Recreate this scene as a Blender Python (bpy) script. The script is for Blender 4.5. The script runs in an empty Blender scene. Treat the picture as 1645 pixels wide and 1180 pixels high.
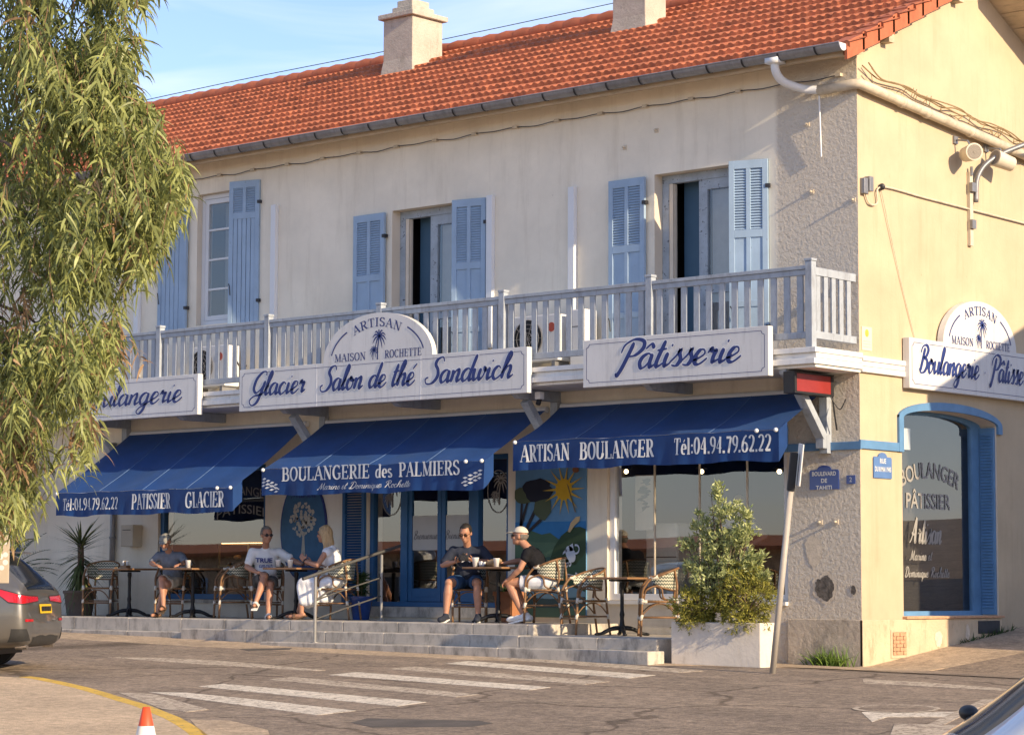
import bpy, bmesh, math, random
from mathutils import Vector, Matrix, Euler, noise
from mathutils.geometry import tessellate_polygon
from mathutils.bvhtree import BVHTree
random.seed(7)
R = math.radians
SC = bpy.context.scene
COL = SC.collection

# ------------------------------------------------------------------ camera
# world: x along the facade (0 = street corner), y into the building, z up; metres
F = 3890.0; CX, CY = 822.5, 590.0
AX = Vector((0.7523441845707359, -0.05670715624996621, -0.6563250158059165))
AY = Vector((0.6587596876765421, 0.0703997996304874, 0.7490524294762629))
AZ = Vector((0.003728516447485765, -0.9959057016816548, 0.09032126838719486))
EYE = Vector((16.636402440772827, -25.590451763005003, 0.9685111926553511))
cam = bpy.data.cameras.new('camera'); cam_o = bpy.data.objects.new('camera', cam); COL.objects.link(cam_o)
right = Vector((AX[0], AY[0], AZ[0])); down = Vector((AX[1], AY[1], AZ[1])); fwd = Vector((AX[2], AY[2], AZ[2]))
cam_o.matrix_world = Matrix(((right.x, -down.x, -fwd.x, EYE.x), (right.y, -down.y, -fwd.y, EYE.y), (right.z, -down.z, -fwd.z, EYE.z), (0, 0, 0, 1)))
cam.sensor_fit = 'HORIZONTAL'; cam.sensor_width = 36.0; cam.lens = 36.0 * F / 1645.0
cam.clip_start = 0.1; cam.clip_end = 5000
SC.camera = cam_o

# ------------------------------------------------------------------ light
SUN_EL, SUN_AZ = R(21.5), R(4.5)          # azimuth: from +x towards -y
sdir = Vector((math.cos(SUN_EL)*math.cos(SUN_AZ), -math.cos(SUN_EL)*math.sin(SUN_AZ), math.sin(SUN_EL)))
sl = bpy.data.lights.new('sun', 'SUN'); sl.energy = 3.3; sl.angle = R(0.5); sl.color = (1.0, 0.79, 0.52)
so = bpy.data.objects.new('sun', sl); COL.objects.link(so); so.rotation_euler = (-sdir).to_track_quat('-Z', 'Y').to_euler()
so.location = (40, -5, 30)
W = bpy.data.worlds.new('World'); SC.world = W; W.use_nodes = True
nt = W.node_tree; nt.nodes.clear()
out = nt.nodes.new('ShaderNodeOutputWorld'); bg = nt.nodes.new('ShaderNodeBackground')
sky = nt.nodes.new('ShaderNodeTexSky'); sky.sky_type = 'NISHITA'; sky.sun_disc = False
sky.sun_elevation = SUN_EL; sky.sun_rotation = R(90) + SUN_AZ
sky.air_density = 1.0; sky.dust_density = 0.3; sky.ozone_density = 3.0
bg.inputs[1].default_value = 0.13
# thin cirrus mixed into the sky
tc = nt.nodes.new('ShaderNodeTexCoord'); mp = nt.nodes.new('ShaderNodeMapping'); mp.inputs['Scale'].default_value = (5, 5, 22)
mp.inputs['Rotation'].default_value = (R(8), R(-14), R(20))
nz = nt.nodes.new('ShaderNodeTexNoise'); nz.inputs['Scale'].default_value = 1.6; nz.inputs['Detail'].default_value = 7; nz.inputs['Distortion'].default_value = 0.7
rp = nt.nodes.new('ShaderNodeValToRGB'); rp.color_ramp.elements[0].position = 0.44; rp.color_ramp.elements[1].position = 0.72
rp.color_ramp.elements[1].color = (.5, .5, .5, 1)
mx = nt.nodes.new('ShaderNodeMixRGB'); mx.inputs[2].default_value = (4.0, 4.3, 4.7, 1)
nt.links.new(tc.outputs['Generated'], mp.inputs[0]); nt.links.new(mp.outputs[0], nz.inputs['Vector']); nt.links.new(nz.outputs[0], rp.inputs[0])
tint = nt.nodes.new('ShaderNodeMixRGB'); tint.blend_type = 'MULTIPLY'; tint.inputs[0].default_value = 1.0; tint.inputs[2].default_value = (.84, .75, .84, 1)
nt.links.new(rp.outputs[0], mx.inputs[0]); nt.links.new(sky.outputs[0], tint.inputs[1]); nt.links.new(tint.outputs[0], mx.inputs[1]); nt.links.new(mx.outputs[0], bg.inputs[0]); nt.links.new(bg.outputs[0], out.inputs[0])
SC.view_settings.view_transform = 'Standard'; SC.view_settings.look = 'None'; SC.view_settings.exposure = 1.12; SC.view_settings.gamma = 1.0
SC.render.engine = 'CYCLES'
SC.cycles.max_bounces = 6; SC.cycles.transparent_max_bounces = 12
SC.render.resolution_x = 1024; SC.render.resolution_y = 734

# ------------------------------------------------------------------ measuring helpers (survey of the real planes)
def ray(px, py):
    c = Vector(((px-CX)/F, (py-CY)/F, 1.0))
    return Vector((AX.dot(c), AY.dot(c), AZ.dot(c)))
def hit(px, py, ax, val):
    r = ray(px, py); i = 'xyz'.index(ax); t = (val-EYE[i])/r[i]
    return EYE + r*t
def gz(x, y):
    if y >= -2: b = 0.03*min(1, max(0, -y)/1.5)
    else: b = 0.03 + 0.040*(y+2)
    if y < -40: b = 0.03 + 0.04*(-38)
    z = -0.017*max(-60, min(x, 40)) + b
    if y > 0 and x > -0.5: z = -0.017*x + 0.115*min(y, 30)
    return z
def gp(px, py, dz=0.0):
    r = ray(px, py); lo, hi = 3.0, 300.0
    for _ in range(50):
        m = (lo+hi)/2; p = EYE + r*m
        if p.z > gz(p.x, p.y): lo = m
        else: hi = m
    p = EYE + r*lo
    return Vector((p.x, p.y, gz(p.x, p.y)+dz))

# ------------------------------------------------------------------ objects
WM = {}
def tag(o, label=None, cat=None, group=None, kind=None):
    if label: o['label'] = label
    if cat: o['category'] = cat
    if group: o['group'] = group
    if kind: o['kind'] = kind
    return o
def thing(name, label, cat, loc=(0, 0, 0), rz=0.0, group=None):
    o = bpy.data.objects.new(name, None); COL.objects.link(o); o.empty_display_size = 0.2
    o.location = loc; o.rotation_euler = (0, 0, rz)
    WM[o.name] = Matrix.Translation(Vector(loc)) @ Matrix.Rotation(rz, 4, 'Z')
    return tag(o, label, cat, group)
def link_mesh(name, me, m, parent=None, local=False):
    o = bpy.data.objects.new(name, me); COL.objects.link(o)
    if m is not None:
        for q in (m if isinstance(m, (list, tuple)) else [m]): me.materials.append(q)
    if parent is not None:
        o.parent = parent
        pm = WM[parent.name]
        if not local: me.transform(pm.inverted())
        WM[o.name] = pm
    else: WM[o.name] = Matrix.Identity(4)
    return o
class MB:
    def __init__(s): s.v = []; s.f = []; s.mi = []; s.cur = 0; s.uv = None
    def add(s, vs, fs):
        b = len(s.v); s.v += [tuple(p) for p in vs]
        for f in fs: s.f.append([b+i for i in f]); s.mi.append(s.cur)
        return s
    def box(s, x0, x1, y0, y1, z0, z1):
        return s.add([(x0,y0,z0),(x1,y0,z0),(x1,y1,z0),(x0,y1,z0),(x0,y0,z1),(x1,y0,z1),(x1,y1,z1),(x0,y1,z1)],
                     [(0,3,2,1),(4,5,6,7),(0,1,5,4),(1,2,6,5),(2,3,7,6),(3,0,4,7)])
    def obox(s, c, ux, uy, uz, hx, hy, hz):
        c = Vector(c); ux, uy, uz = Vector(ux), Vector(uy), Vector(uz); vs = []
        for k in (-1, 1):
            for i, j in ((-1,-1),(1,-1),(1,1),(-1,1)): vs.append(c + ux*hx*i + uy*hy*j + uz*hz*k)
        return s.add(vs, [(0,3,2,1),(4,5,6,7),(0,1,5,4),(1,2,6,5),(2,3,7,6),(3,0,4,7)])
    def bar(s, p, q, w, h, up=(0, 0, 1)):
        p, q = Vector(p), Vector(q); d = (q-p); l = d.length; d.normalize()
        a = d.cross(Vector(up));
        if a.length < 1e-4: a = d.cross(Vector((1, 0, 0)))
        a.normalize(); b = a.cross(d)
        return s.obox((p+q)/2, a, b, d, w/2, h/2, l/2)
    def tube(s, pts, r, n=8, caps=True):
        pts = [Vector(p) for p in pts]; m = len(pts); rs = r if isinstance(r, (list, tuple)) else [r]*m
        prev = None; rings = []
        for i, p in enumerate(pts):
            t = (pts[min(i+1, m-1)] - pts[max(i-1, 0)]); t.normalize()
            if prev is None:
                a = t.cross(Vector((0, 0, 1)))
                if a.length < 1e-3: a = t.cross(Vector((1, 0, 0)))
            else: a = prev - t*prev.dot(t)
            a.normalize(); prev = a; b = t.cross(a)
            rings.append([p + (a*math.cos(2*math.pi*k/n) + b*math.sin(2*math.pi*k/n))*rs[i] for k in range(n)])
        vs = [v for g in rings for v in g]; fs = []
        for i in range(m-1):
            for k in range(n): fs.append((i*n+k, i*n+(k+1)%n, (i+1)*n+(k+1)%n, (i+1)*n+k))
        if caps: fs.append(tuple(range(n-1, -1, -1))); fs.append(tuple((m-1)*n+k for k in range(n)))
        return s.add(vs, fs)
    def lathe(s, c, prof, n=20, caps=True):
        c = Vector(c); vs = []; fs = []; m = len(prof)
        for r, z in prof:
            for k in range(n): vs.append(c + Vector((r*math.cos(2*math.pi*k/n), r*math.sin(2*math.pi*k/n), z)))
        for i in range(m-1):
            for k in range(n): fs.append((i*n+k, i*n+(k+1)%n, (i+1)*n+(k+1)%n, (i+1)*n+k))
        if caps: fs.append(tuple(range(n-1, -1, -1))); fs.append(tuple((m-1)*n+k for k in range(n)))
        return s.add(vs, fs)
    def ell(s, c, r, rot=None, n=14, m=9):
        c = Vector(c); vs = []; fs = []
        r = (r, r, r) if isinstance(r, (int, float)) else r
        rot = rot or Matrix.Identity(3)
        for i in range(1, m):
            a = math.pi*i/m
            for k in range(n):
                b = 2*math.pi*k/n
                vs.append(c + rot @ Vector((r[0]*math.sin(a)*math.cos(b), r[1]*math.sin(a)*math.sin(b), r[2]*math.cos(a))))
        t = len(vs); vs.append(c + rot @ Vector((0, 0, r[2]))); vs.append(c - rot @ Vector((0, 0, r[2])))
        for i in range(m-2):
            for k in range(n): fs.append((i*n+k, (i+1)*n+k, (i+1)*n+(k+1)%n, i*n+(k+1)%n))
        for k in range(n):
            fs.append((t, k, (k+1)%n)); fs.append((t+1, (m-2)*n+(k+1)%n, (m-2)*n+k))
        return s.add(vs, fs)
    def cap(s, p, q, r0, r1, n=12):           # tapered capsule
        p, q = Vector(p), Vector(q)
        s.tube([p, p.lerp(q, .5), q], [r0, (r0+r1)/2, r1], n); s.ell(p, r0, None, n, 8); s.ell(q, r1, None, n, 8); return s
    def prism(s, pts, d):                      # closed outline (3D points) pushed along d, both faces tessellated
        pts = [Vector(p) for p in pts]; d = Vector(d); n = len(pts)
        tri = tessellate_polygon([pts])
        vs = pts + [p+d for p in pts]; fs = [tuple(t) for t in tri] + [tuple(n+i for i in reversed(t)) for t in tri]
        for i in range(n): fs.append((i, (i+1)%n, n+(i+1)%n, n+i))
        return s.add(vs, fs)
    def sheet(s, pts):
        pts = [Vector(p) for p in pts]
        return s.add(pts, [tuple(t) for t in tessellate_polygon([pts])])
    def mesh(s, name='m', smooth=False, fix=True):
        me = bpy.data.meshes.new(name); me.from_pydata(s.v, [], s.f)
        if s.uv:
            l = me.uv_layers.new(name='UVMap'); k = 0
            for p in me.polygons:
                for li in p.loop_indices: l.data[li].uv = s.uv[me.loops[li].vertex_index]
        for p, i in zip(me.polygons, s.mi): p.material_index = i; p.use_smooth = smooth
        if fix:
            bm = bmesh.new(); bm.from_mesh(me); bmesh.ops.recalc_face_normals(bm, faces=bm.faces); bm.to_mesh(me); bm.free()
        me.update(); return me
    def build(s, name, m, parent=None, smooth=False, local=False, fix=True, bevel=0):
        me = s.mesh(name, smooth, fix)
        if bevel:
            bm = bmesh.new(); bm.from_mesh(me)
            bmesh.ops.bevel(bm, geom=[e for e in bm.edges if e.is_manifold and e.calc_face_angle(0) > .6], offset=bevel, segments=2, affect='EDGES', profile=.5)
            bm.to_mesh(me); bm.free()
        return link_mesh(name, me, m, parent, local)
def autosmooth(o, ang=40):
    me = o.data
    for p in me.polygons: p.use_smooth = True
    try: me.set_sharp_from_angle(angle=R(ang))
    except Exception: pass
    return o
def spline(pts, k=6):
    pts = [Vector(p) for p in pts]; o = []
    for i in range(len(pts)-1):
        a = pts[max(i-1, 0)]; b = pts[i]; c = pts[i+1]; d = pts[min(i+2, len(pts)-1)]
        for j in range(k):
            t = j/k
            o.append(.5*((2*b) + (c-a)*t + (2*a-5*b+4*c-d)*t*t + (3*b-a-3*c+d)*t*t*t))
    o.append(pts[-1]); return o
def copy_thing(src, loc=None, rz=None):
    def rec(o, par):
        c = o.copy(); COL.objects.link(c); c.parent = par
        WM[c.name] = Matrix.Identity(4)
        for ch in [q for q in o.children]: rec(ch, c)
        return c
    c = rec(src, None)
    if loc is not None: c.location = loc
    if rz is not None: c.rotation_euler = (0, 0, rz)
    WM[c.name] = Matrix.Translation(c.location) @ Matrix.Rotation(c.rotation_euler.z, 4, 'Z')
    return c
def solid(mb, voxel, smooth=4, bump=0.0, bscale=9):
    """one continuous surface out of overlapping closed shapes"""
    me = mb.mesh('tmp'); o = bpy.data.objects.new('tmp', me); COL.objects.link(o)
    r = o.modifiers.new('r', 'REMESH'); r.mode = 'VOXEL'; r.voxel_size = voxel
    if smooth:
        q = o.modifiers.new('s', 'SMOOTH'); q.factor = .5; q.iterations = smooth
    bpy.context.view_layer.update(); dg = bpy.context.evaluated_depsgraph_get()
    res = bpy.data.meshes.new_from_object(o.evaluated_get(dg)); bpy.data.objects.remove(o); bpy.data.meshes.remove(me)
    if bump:
        for v in res.vertices:
            n = noise.noise(v.co*bscale + Vector((3, 1, 7))) + .5*noise.noise(Vector((v.co.x*2.3, v.co.y*2.3, v.co.z*.8))*bscale)
            v.co += v.normal*n*bump
    for p in res.polygons: p.use_smooth = True
    return res

# ------------------------------------------------------------------ materials
def newmat(name):
    m = bpy.data.materials.new(name); m.use_nodes = True
    t = m.node_tree; b = t.nodes['Principled BSDF']; return m, t, b
def N(t, kind, **kw):
    n = t.nodes.new('ShaderNode'+kind)
    for k, v in kw.items():
        if k in n.inputs: n.inputs[k].default_value = v
        else: setattr(n, k, v)
    return n
def sc3(c, k): return (min(1, c[0]*k), min(1, c[1]*k), min(1, c[2]*k), 1)
def mat(name, col, rough=.6, metal=0.0, var=.12, vs=5.0, bump=0.0, bs=60.0, dirt=None, dscale=(3, 3, .5), damt=.5, dpos=(.5, .68), spec=.4, wear=None, wpos=.6, coat=0.0, mapscale=None, grain=0, cracks=False):
    m, t, b = newmat(name); L = t.links.new
    tc = N(t, 'TexCoord'); co = tc.outputs['Object']
    if mapscale:
        mm = N(t, 'Mapping'); mm.inputs['Scale'].default_value = mapscale; L(co, mm.inputs[0]); co = mm.outputs[0]
    n = N(t, 'TexNoise', Scale=vs, Detail=6.0, Roughness=.62); L(co, n.inputs['Vector'])
    r = N(t, 'ValToRGB'); r.color_ramp.elements[0].position = .3; r.color_ramp.elements[1].position = .7
    r.color_ramp.elements[0].color = sc3(col, 1-var); r.color_ramp.elements[1].color = sc3(col, 1+var)
    L(n.outputs[0], r.inputs[0]); c = r.outputs[0]
    if dirt:
        mp = N(t, 'Mapping'); mp.inputs['Scale'].default_value = dscale; L(tc.outputs['Object'], mp.inputs[0])
        n2 = N(t, 'TexNoise', Scale=2.2, Detail=8.0, Roughness=.7); L(mp.outputs[0], n2.inputs['Vector'])
        r2 = N(t, 'ValToRGB'); r2.color_ramp.elements[0].position = dpos[0]; r2.color_ramp.elements[1].position = dpos[1]
        r2.color_ramp.elements[1].color = (damt, damt, damt, 1)
        x = N(t, 'MixRGB'); x.inputs[2].default_value = (*dirt, 1); L(n2.outputs[0], r2.inputs[0]); L(r2.outputs[0], x.inputs[0]); L(c, x.inputs[1]); c = x.outputs[0]
    if wear:
        n3 = N(t, 'TexNoise', Scale=14.0, Detail=9.0, Roughness=.75); L(tc.outputs['Object'], n3.inputs['Vector'])
        r3 = N(t, 'ValToRGB'); r3.color_ramp.elements[0].position = wpos; r3.color_ramp.elements[1].position = wpos+.05
        x = N(t, 'MixRGB'); x.inputs[2].default_value = (*wear, 1); L(n3.outputs[0], r3.inputs[0]); L(r3.outputs[0], x.inputs[0]); L(c, x.inputs[1]); c = x.outputs[0]
    if cracks:
        wn = N(t, 'TexNoise', Scale=1.3, Detail=5.0); L(tc.outputs['Object'], wn.inputs[0]); va = N(t, 'VectorMath', operation='MULTIPLY_ADD'); va.inputs[1].default_value = (.9, .9, 0); L(wn.outputs[1], va.inputs[0]); L(tc.outputs['Object'], va.inputs[2])
        vo = N(t, 'TexVoronoi', feature='DISTANCE_TO_EDGE', Scale=.28); L(va.outputs[0], vo.inputs['Vector']); cr = N(t, 'ValToRGB'); cr.color_ramp.elements[0].position = .004; cr.color_ramp.elements[1].position = .012; cr.color_ramp.elements[0].color = (.42, .40, .38, 1); cr.color_ramp.elements[1].color = (1, 1, 1, 1); L(vo.outputs['Distance'], cr.inputs[0])
        x = N(t, 'MixRGB', blend_type='MULTIPLY'); x.inputs[0].default_value = .85; L(c, x.inputs[1]); L(cr.outputs[0], x.inputs[2]); c = x.outputs[0]
    if grain:
        for gs in (9.0, 34.0):
            g = N(t, 'TexNoise', Scale=gs, Detail=3.0, Roughness=.7); L(tc.outputs['Object'], g.inputs['Vector']); gr = N(t, 'MapRange'); gr.inputs[1].default_value = .3; gr.inputs[2].default_value = .7; gr.inputs[3].default_value = 1-grain; gr.inputs[4].default_value = 1+grain; L(g.outputs[0], gr.inputs[0])
            x = N(t, 'MixRGB', blend_type='MULTIPLY'); x.inputs[0].default_value = 1.0; L(c, x.inputs[1]); L(gr.outputs[0], x.inputs[2]); c = x.outputs[0]
    L(c, b.inputs['Base Color']); b.inputs['Roughness'].default_value = rough; b.inputs['Metallic'].default_value = metal
    b.inputs['Specular IOR Level'].default_value = spec; b.inputs['Coat Weight'].default_value = coat; b.inputs['Coat Roughness'].default_value = .04
    if bump:
        nb = N(t, 'TexNoise', Scale=bs, Detail=6.0, Roughness=.65); L(co, nb.inputs['Vector'])
        bp = N(t, 'Bump', Strength=min(1.0, bump), Distance=.02); L(nb.outputs[0], bp.inputs['Height']); L(bp.outputs[0], b.inputs['Normal'])
    return m
def glassmat(name, tint=(.9, .93, .95), refl=1.0, base=.12):
    m, t, b = newmat(name); L = t.links.new; t.nodes.remove(b)
    tr = N(t, 'BsdfTransparent'); tr.inputs[0].default_value = (*tint, 1)
    gl = N(t, 'BsdfGlossy', Roughness=.01); gl.inputs[0].default_value = (refl, refl, refl, 1)
    mx = N(t, 'MixShader'); ge = N(t, 'NewGeometry'); dp = N(t, 'VectorMath', operation='DOT_PRODUCT'); L(ge.outputs['Incoming'], dp.inputs[0]); L(ge.outputs['True Normal'], dp.inputs[1])
    ab = N(t, 'Math', operation='ABSOLUTE'); L(dp.outputs['Value'], ab.inputs[0]); su = N(t, 'Math', operation='SUBTRACT'); su.inputs[0].default_value = 1.0; L(ab.outputs[0], su.inputs[1])
    pw = N(t, 'Math', operation='POWER'); pw.inputs[1].default_value = 5.0; L(su.outputs[0], pw.inputs[0]); fr = N(t, 'Math', operation='MULTIPLY_ADD'); fr.inputs[1].default_value = .9; fr.inputs[2].default_value = base; L(pw.outputs[0], fr.inputs[0])
    n = N(t, 'TexNoise', Scale=.5, Detail=0.0); tc = N(t, 'TexCoord'); L(tc.outputs['Object'], n.inputs['Vector'])
    bp = N(t, 'Bump', Strength=.05, Distance=.05); L(n.outputs[0], bp.inputs['Height']); L(bp.outputs[0], gl.inputs['Normal'])
    L(fr.outputs[0], mx.inputs[0]); L(tr.outputs[0], mx.inputs[1]); L(gl.outputs[0], mx.inputs[2])
    L(mx.outputs[0], t.nodes['Material Output'].inputs[0]); return m
def emit(name, col, s):
    m, t, b = newmat(name); b.inputs['Base Color'].default_value = (*col, 1); b.inputs['Emission Color'].default_value = (*col, 1); b.inputs['Emission Strength'].default_value = s; return m
def leafmat(name, c1, c2, trans=.35, rough=.5, scale=9.0):
    m, t, b = newmat(name); L = t.links.new
    oi = N(t, 'TexCoord'); n = N(t, 'TexNoise', Scale=scale, Detail=3.0); L(oi.outputs['Object'], n.inputs['Vector'])
    wn = N(t, 'NewGeometry'); add = N(t, 'Math', operation='MULTIPLY_ADD'); add.inputs[1].default_value = .5; L(wn.outputs['Random Per Island'], add.inputs[0]); L(n.outputs[0], add.inputs[2])
    r = N(t, 'ValToRGB'); r.color_ramp.elements[0].position = .35; r.color_ramp.elements[1].position = 1.0; r.color_ramp.elements[0].color = (*c1, 1); r.color_ramp.elements[1].color = (*c2, 1)
    L(add.outputs[0], r.inputs[0]); L(r.outputs[0], b.inputs['Base Color']); b.inputs['Roughness'].default_value = rough; b.inputs['Specular IOR Level'].default_value = .35
    tl = N(t, 'BsdfTranslucent'); L(r.outputs[0], tl.inputs[0]); mx = N(t, 'MixShader'); mx.inputs[0].default_value = trans
    L(b.outputs[0], mx.inputs[1]); L(tl.outputs[0], mx.inputs[2]); L(mx.outputs[0], t.nodes['Material Output'].inputs[0]); return m
M = {}
M['asphalt'] = mat('asphalt', (.235, .182, .135), .92, var=.22, vs=.7, grain=.36, cracks=True, bump=.9, bs=55, dirt=(.37, .285, .205), dscale=(.25, .9, 1), damt=.6, dpos=(.42, .7))
M['dusty'] = mat('dusty_asphalt', (.47, .355, .24), .95, var=.16, vs=1.2, grain=.25, bump=.9, bs=60, dirt=(.17, .14, .11), dscale=(.5, .9, 1), damt=.6, dpos=(.5, .75))
M['plaza'] = mat('sandy_asphalt', (.56, .425, .285), .95, var=.12, vs=.8, grain=.22, bump=.9, bs=70, dirt=(.33, .25, .17), dscale=(.6, .8, 1), damt=.5, dpos=(.5, .75))
M['patch'] = mat('tar_patch', (.115, .098, .082), .9, var=.3, vs=3, bump=.6, bs=80)
M['white_line'] = mat('road_paint_white', (.66, .58, .46), .85, var=.15, vs=3, grain=.15, bump=.4, bs=60, wear=(.27, .21, .155), wpos=.53)
M['faded_line'] = mat('road_paint_faded', (.50, .415, .31), .9, var=.15, vs=3, grain=.15, bump=.4, bs=60, wear=(.26, .20, .15), wpos=.50)
M['yellow_line'] = mat('road_paint_yellow', (.66, .42, .07), .85, var=.15, vs=3, wear=(.3, .22, .12), wpos=.56)
M['stone'] = mat('step_stone', (.50, .45, .38), .85, var=.15, vs=3, bump=.3, bs=40, dirt=(.16, .145, .125), dscale=(2.5, 2.5, 1.2), damt=.75, dpos=(.47, .66))
M['tile_floor'] = mat('terrace_floor', (.36, .32, .27), .8, var=.15, vs=4, bump=.2, bs=30)
# ------------------------------------------------------------------ building materials
def stucco(name, col, rough_x=None, side=False):
    m, t, b = newmat(name); L = t.links.new
    tc = N(t, 'TexCoord'); co = tc.outputs['Object']
    n = N(t, 'TexNoise', Scale=1.1, Detail=7.0, Roughness=.6); L(co, n.inputs[0])
    r = N(t, 'ValToRGB'); r.color_ramp.elements[0].position = .32; r.color_ramp.elements[1].position = .68
    r.color_ramp.elements[0].color = sc3(col, .9); r.color_ramp.elements[1].color = sc3(col, 1.07); L(n.outputs[0], r.inputs[0]); c = r.outputs[0]
    def layer(c, scale, mscale, p0, p1, amt, dcol, detail=8.0):
        mp = N(t, 'Mapping'); mp.inputs['Scale'].default_value = mscale; L(co, mp.inputs[0])
        q = N(t, 'TexNoise', Scale=scale, Detail=detail, Roughness=.72); L(mp.outputs[0], q.inputs[0])
        rr = N(t, 'ValToRGB'); rr.color_ramp.elements[0].position = p0; rr.color_ramp.elements[1].position = p1; rr.color_ramp.elements[1].color = (amt, amt, amt, 1)
        L(q.outputs[0], rr.inputs[0]); x = N(t, 'MixRGB'); x.inputs[2].default_value = (*dcol, 1); L(rr.outputs[0], x.inputs[0]); L(c, x.inputs[1]); return x.outputs[0], rr.outputs[0]
    c, _ = layer(c, 2.0, (2.2, 2.2, .25), .52, .80, .48, (col[0]*.62, col[1]*.58, col[2]*.52))      # rain streaks
    c, _ = layer(c, .55, (1, 1, 1.3), .50, .62, .22, (col[0]*.80, col[1]*.80, col[2]*.80))
    c, _ = layer(c, 9.0, (1, 1, .6), .655, .74, .6, (col[0]*.5, col[1]*.46, col[2]*.42))           # specks
    sx = N(t, 'SeparateXYZ'); L(co, sx.inputs[0])
    # splash dirt near the ground
    mr = N(t, 'MapRange'); mr.inputs[1].default_value = 1.1; mr.inputs[2].default_value = 0.0; L(sx.outputs[2], mr.inputs[0])
    nn = N(t, 'TexNoise', Scale=4.0, Detail=8.0, Roughness=.7); L(co, nn.inputs[0]); ml = N(t, 'Math', operation='MULTIPLY'); L(mr.outputs[0], ml.inputs[0]); L(nn.outputs[0], ml.inputs[1])
    x = N(t, 'MixRGB'); x.inputs[2].default_value = (.27, .23, .18, 1); L(ml.outputs[0], x.inputs[0]); L(c, x.inputs[1]); c = x.outputs[0]
    nb = N(t, 'TexNoise', Scale=30.0, Detail=5.0, Roughness=.6); L(co, nb.inputs[0])
    b1 = N(t, 'Bump', Strength=.25, Distance=.01); L(nb.outputs[0], b1.inputs['Height']); nrm = b1.outputs[0]
    if rough_x is not None:
        # coarse thrown render on the corner strip and the ground-floor pillar
        vo = N(t, 'TexNoise', Scale=17.0, Detail=7.0, Roughness=.62); L(co, vo.inputs[0])
        mk = N(t, 'MapRange'); mk.inputs[1].default_value = rough_x-.06; mk.inputs[2].default_value = rough_x+.02; L(sx.outputs[0], mk.inputs[0])
        b2 = N(t, 'Bump', Strength=1.0, Distance=.05); L(vo.outputs[0], b2.inputs['Height']); L(mk.outputs[0], b2.inputs['Strength']); L(nrm, b2.inputs['Normal']); nrm = b2.outputs[0]
        x = N(t, 'MixRGB'); x.inputs[2].default_value = (.62, .55, .46, 1); k = N(t, 'Math', operation='MULTIPLY'); k.inputs[1].default_value = .8; L(mk.outputs[0], k.inputs[0]); L(k.outputs[0], x.inputs[0]); L(c, x.inputs[1]); c = x.outputs[0]
    L(c, b.inputs['Base Color']); L(nrm, b.inputs['Normal']); b.inputs['Roughness'].default_value = .9; b.inputs['Specular IOR Level'].default_value = .2
    return m
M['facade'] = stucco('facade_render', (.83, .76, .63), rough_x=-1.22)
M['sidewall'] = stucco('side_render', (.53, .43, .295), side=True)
M['plinth'] = mat('plinth_render', (.54, .46, .36), .92, var=.15, vs=3, bump=1.0, bs=14, dirt=(.22, .19, .15), dscale=(2, 2, 1), damt=.7, dpos=(.48, .66))
M['plinth_side'] = mat('plinth_side_render', (.55, .44, .30), .92, var=.1, vs=3, bump=.6, bs=22, dirt=(.36, .28, .18), dscale=(3, 3, 1.2), damt=.7, dpos=(.52, .64))
M['reveal'] = mat('reveal_plaster', (.70, .61, .49), .9, var=.06, vs=2)
M['soffit'] = mat('soffit_board', (.55, .44, .31), .9, var=.15, vs=3, dirt=(.25, .2, .15), dscale=(1, 6, 6), damt=.5)
M['tile'] = mat('roof_tile', (.48, .15, .066), .85, var=.36, vs=4.5, bump=.3, bs=70, dirt=(.17, .065, .04), dscale=(3.5, 1.4, 1.4), damt=.8, dpos=(.47, .72))
M['verge'] = mat('verge_tile', (.45, .135, .065), .8, var=.15, vs=4, dirt=(.25, .08, .04), dscale=(3, 3, 3), damt=.5)
M['zinc'] = mat('zinc_gutter', (.27, .27, .28), .45, metal=.55, var=.18, vs=4, dirt=(.14, .14, .145), dscale=(3, 1, 1), damt=.6)
M['pipe'] = mat('painted_pipe', (.60, .52, .40), .6, var=.12, vs=6, dirt=(.34, .27, .19), dscale=(2, 3, 2), damt=.6)
M['chimney'] = mat('chimney_render', (.48, .43, .36), .92, var=.12, vs=4, bump=.8, bs=25, dirt=(.28, .25, .2), dscale=(3, 3, 1), damt=.7, dpos=(.55, .7))
M['blue'] = mat('blue_paint', (.11, .24, .42), .55, var=.12, vs=5, wear=(.25, .32, .4), wpos=.72)
M['shopblue'] = mat('shopfront_blue', (.022, .10, .235), .45, var=.1, vs=4, wear=(.2, .25, .3), wpos=.78)
M['shutter'] = mat('shutter_blue', (.30, .41, .545), .6, var=.08, vs=4, wear=(.19, .22, .26), wpos=.63)
M['wornwood'] = mat('worn_grey_blue_wood', (.36, .41, .46), .7, var=.2, vs=7, wear=(.10, .10, .11), wpos=.58)
M['rail'] = mat('balcony_paint', (.35, .39, .44), .65, var=.12, vs=6, bump=.2, bs=30, dirt=(.20, .20, .22), dscale=(5, 5, 1.4), damt=.7, dpos=(.5, .7))
M['white'] = mat('white_paint', (.74, .73, .70), .55, var=.06, vs=4, dirt=(.45, .42, .37), dscale=(4, 4, 1), damt=.4)
M['pvc'] = mat('white_pvc', (.70, .71, .72), .4, var=.03, vs=3)
M['glass'] = glassmat('window_glass'); M['shopglass'] = glassmat('shop_glass', base=.15)
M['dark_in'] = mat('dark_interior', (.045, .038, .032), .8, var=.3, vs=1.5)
M['in_blue'] = mat('blue_interior_door', (.065, .135, .21), .6, var=.1, vs=1)
M['curtain'] = mat('net_curtain', (.30, .285, .27), .9, var=.08, vs=8)
M['metal_dark'] = mat('dark_metal', (.05, .05, .055), .5, metal=.6, var=.2, vs=8)
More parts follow.
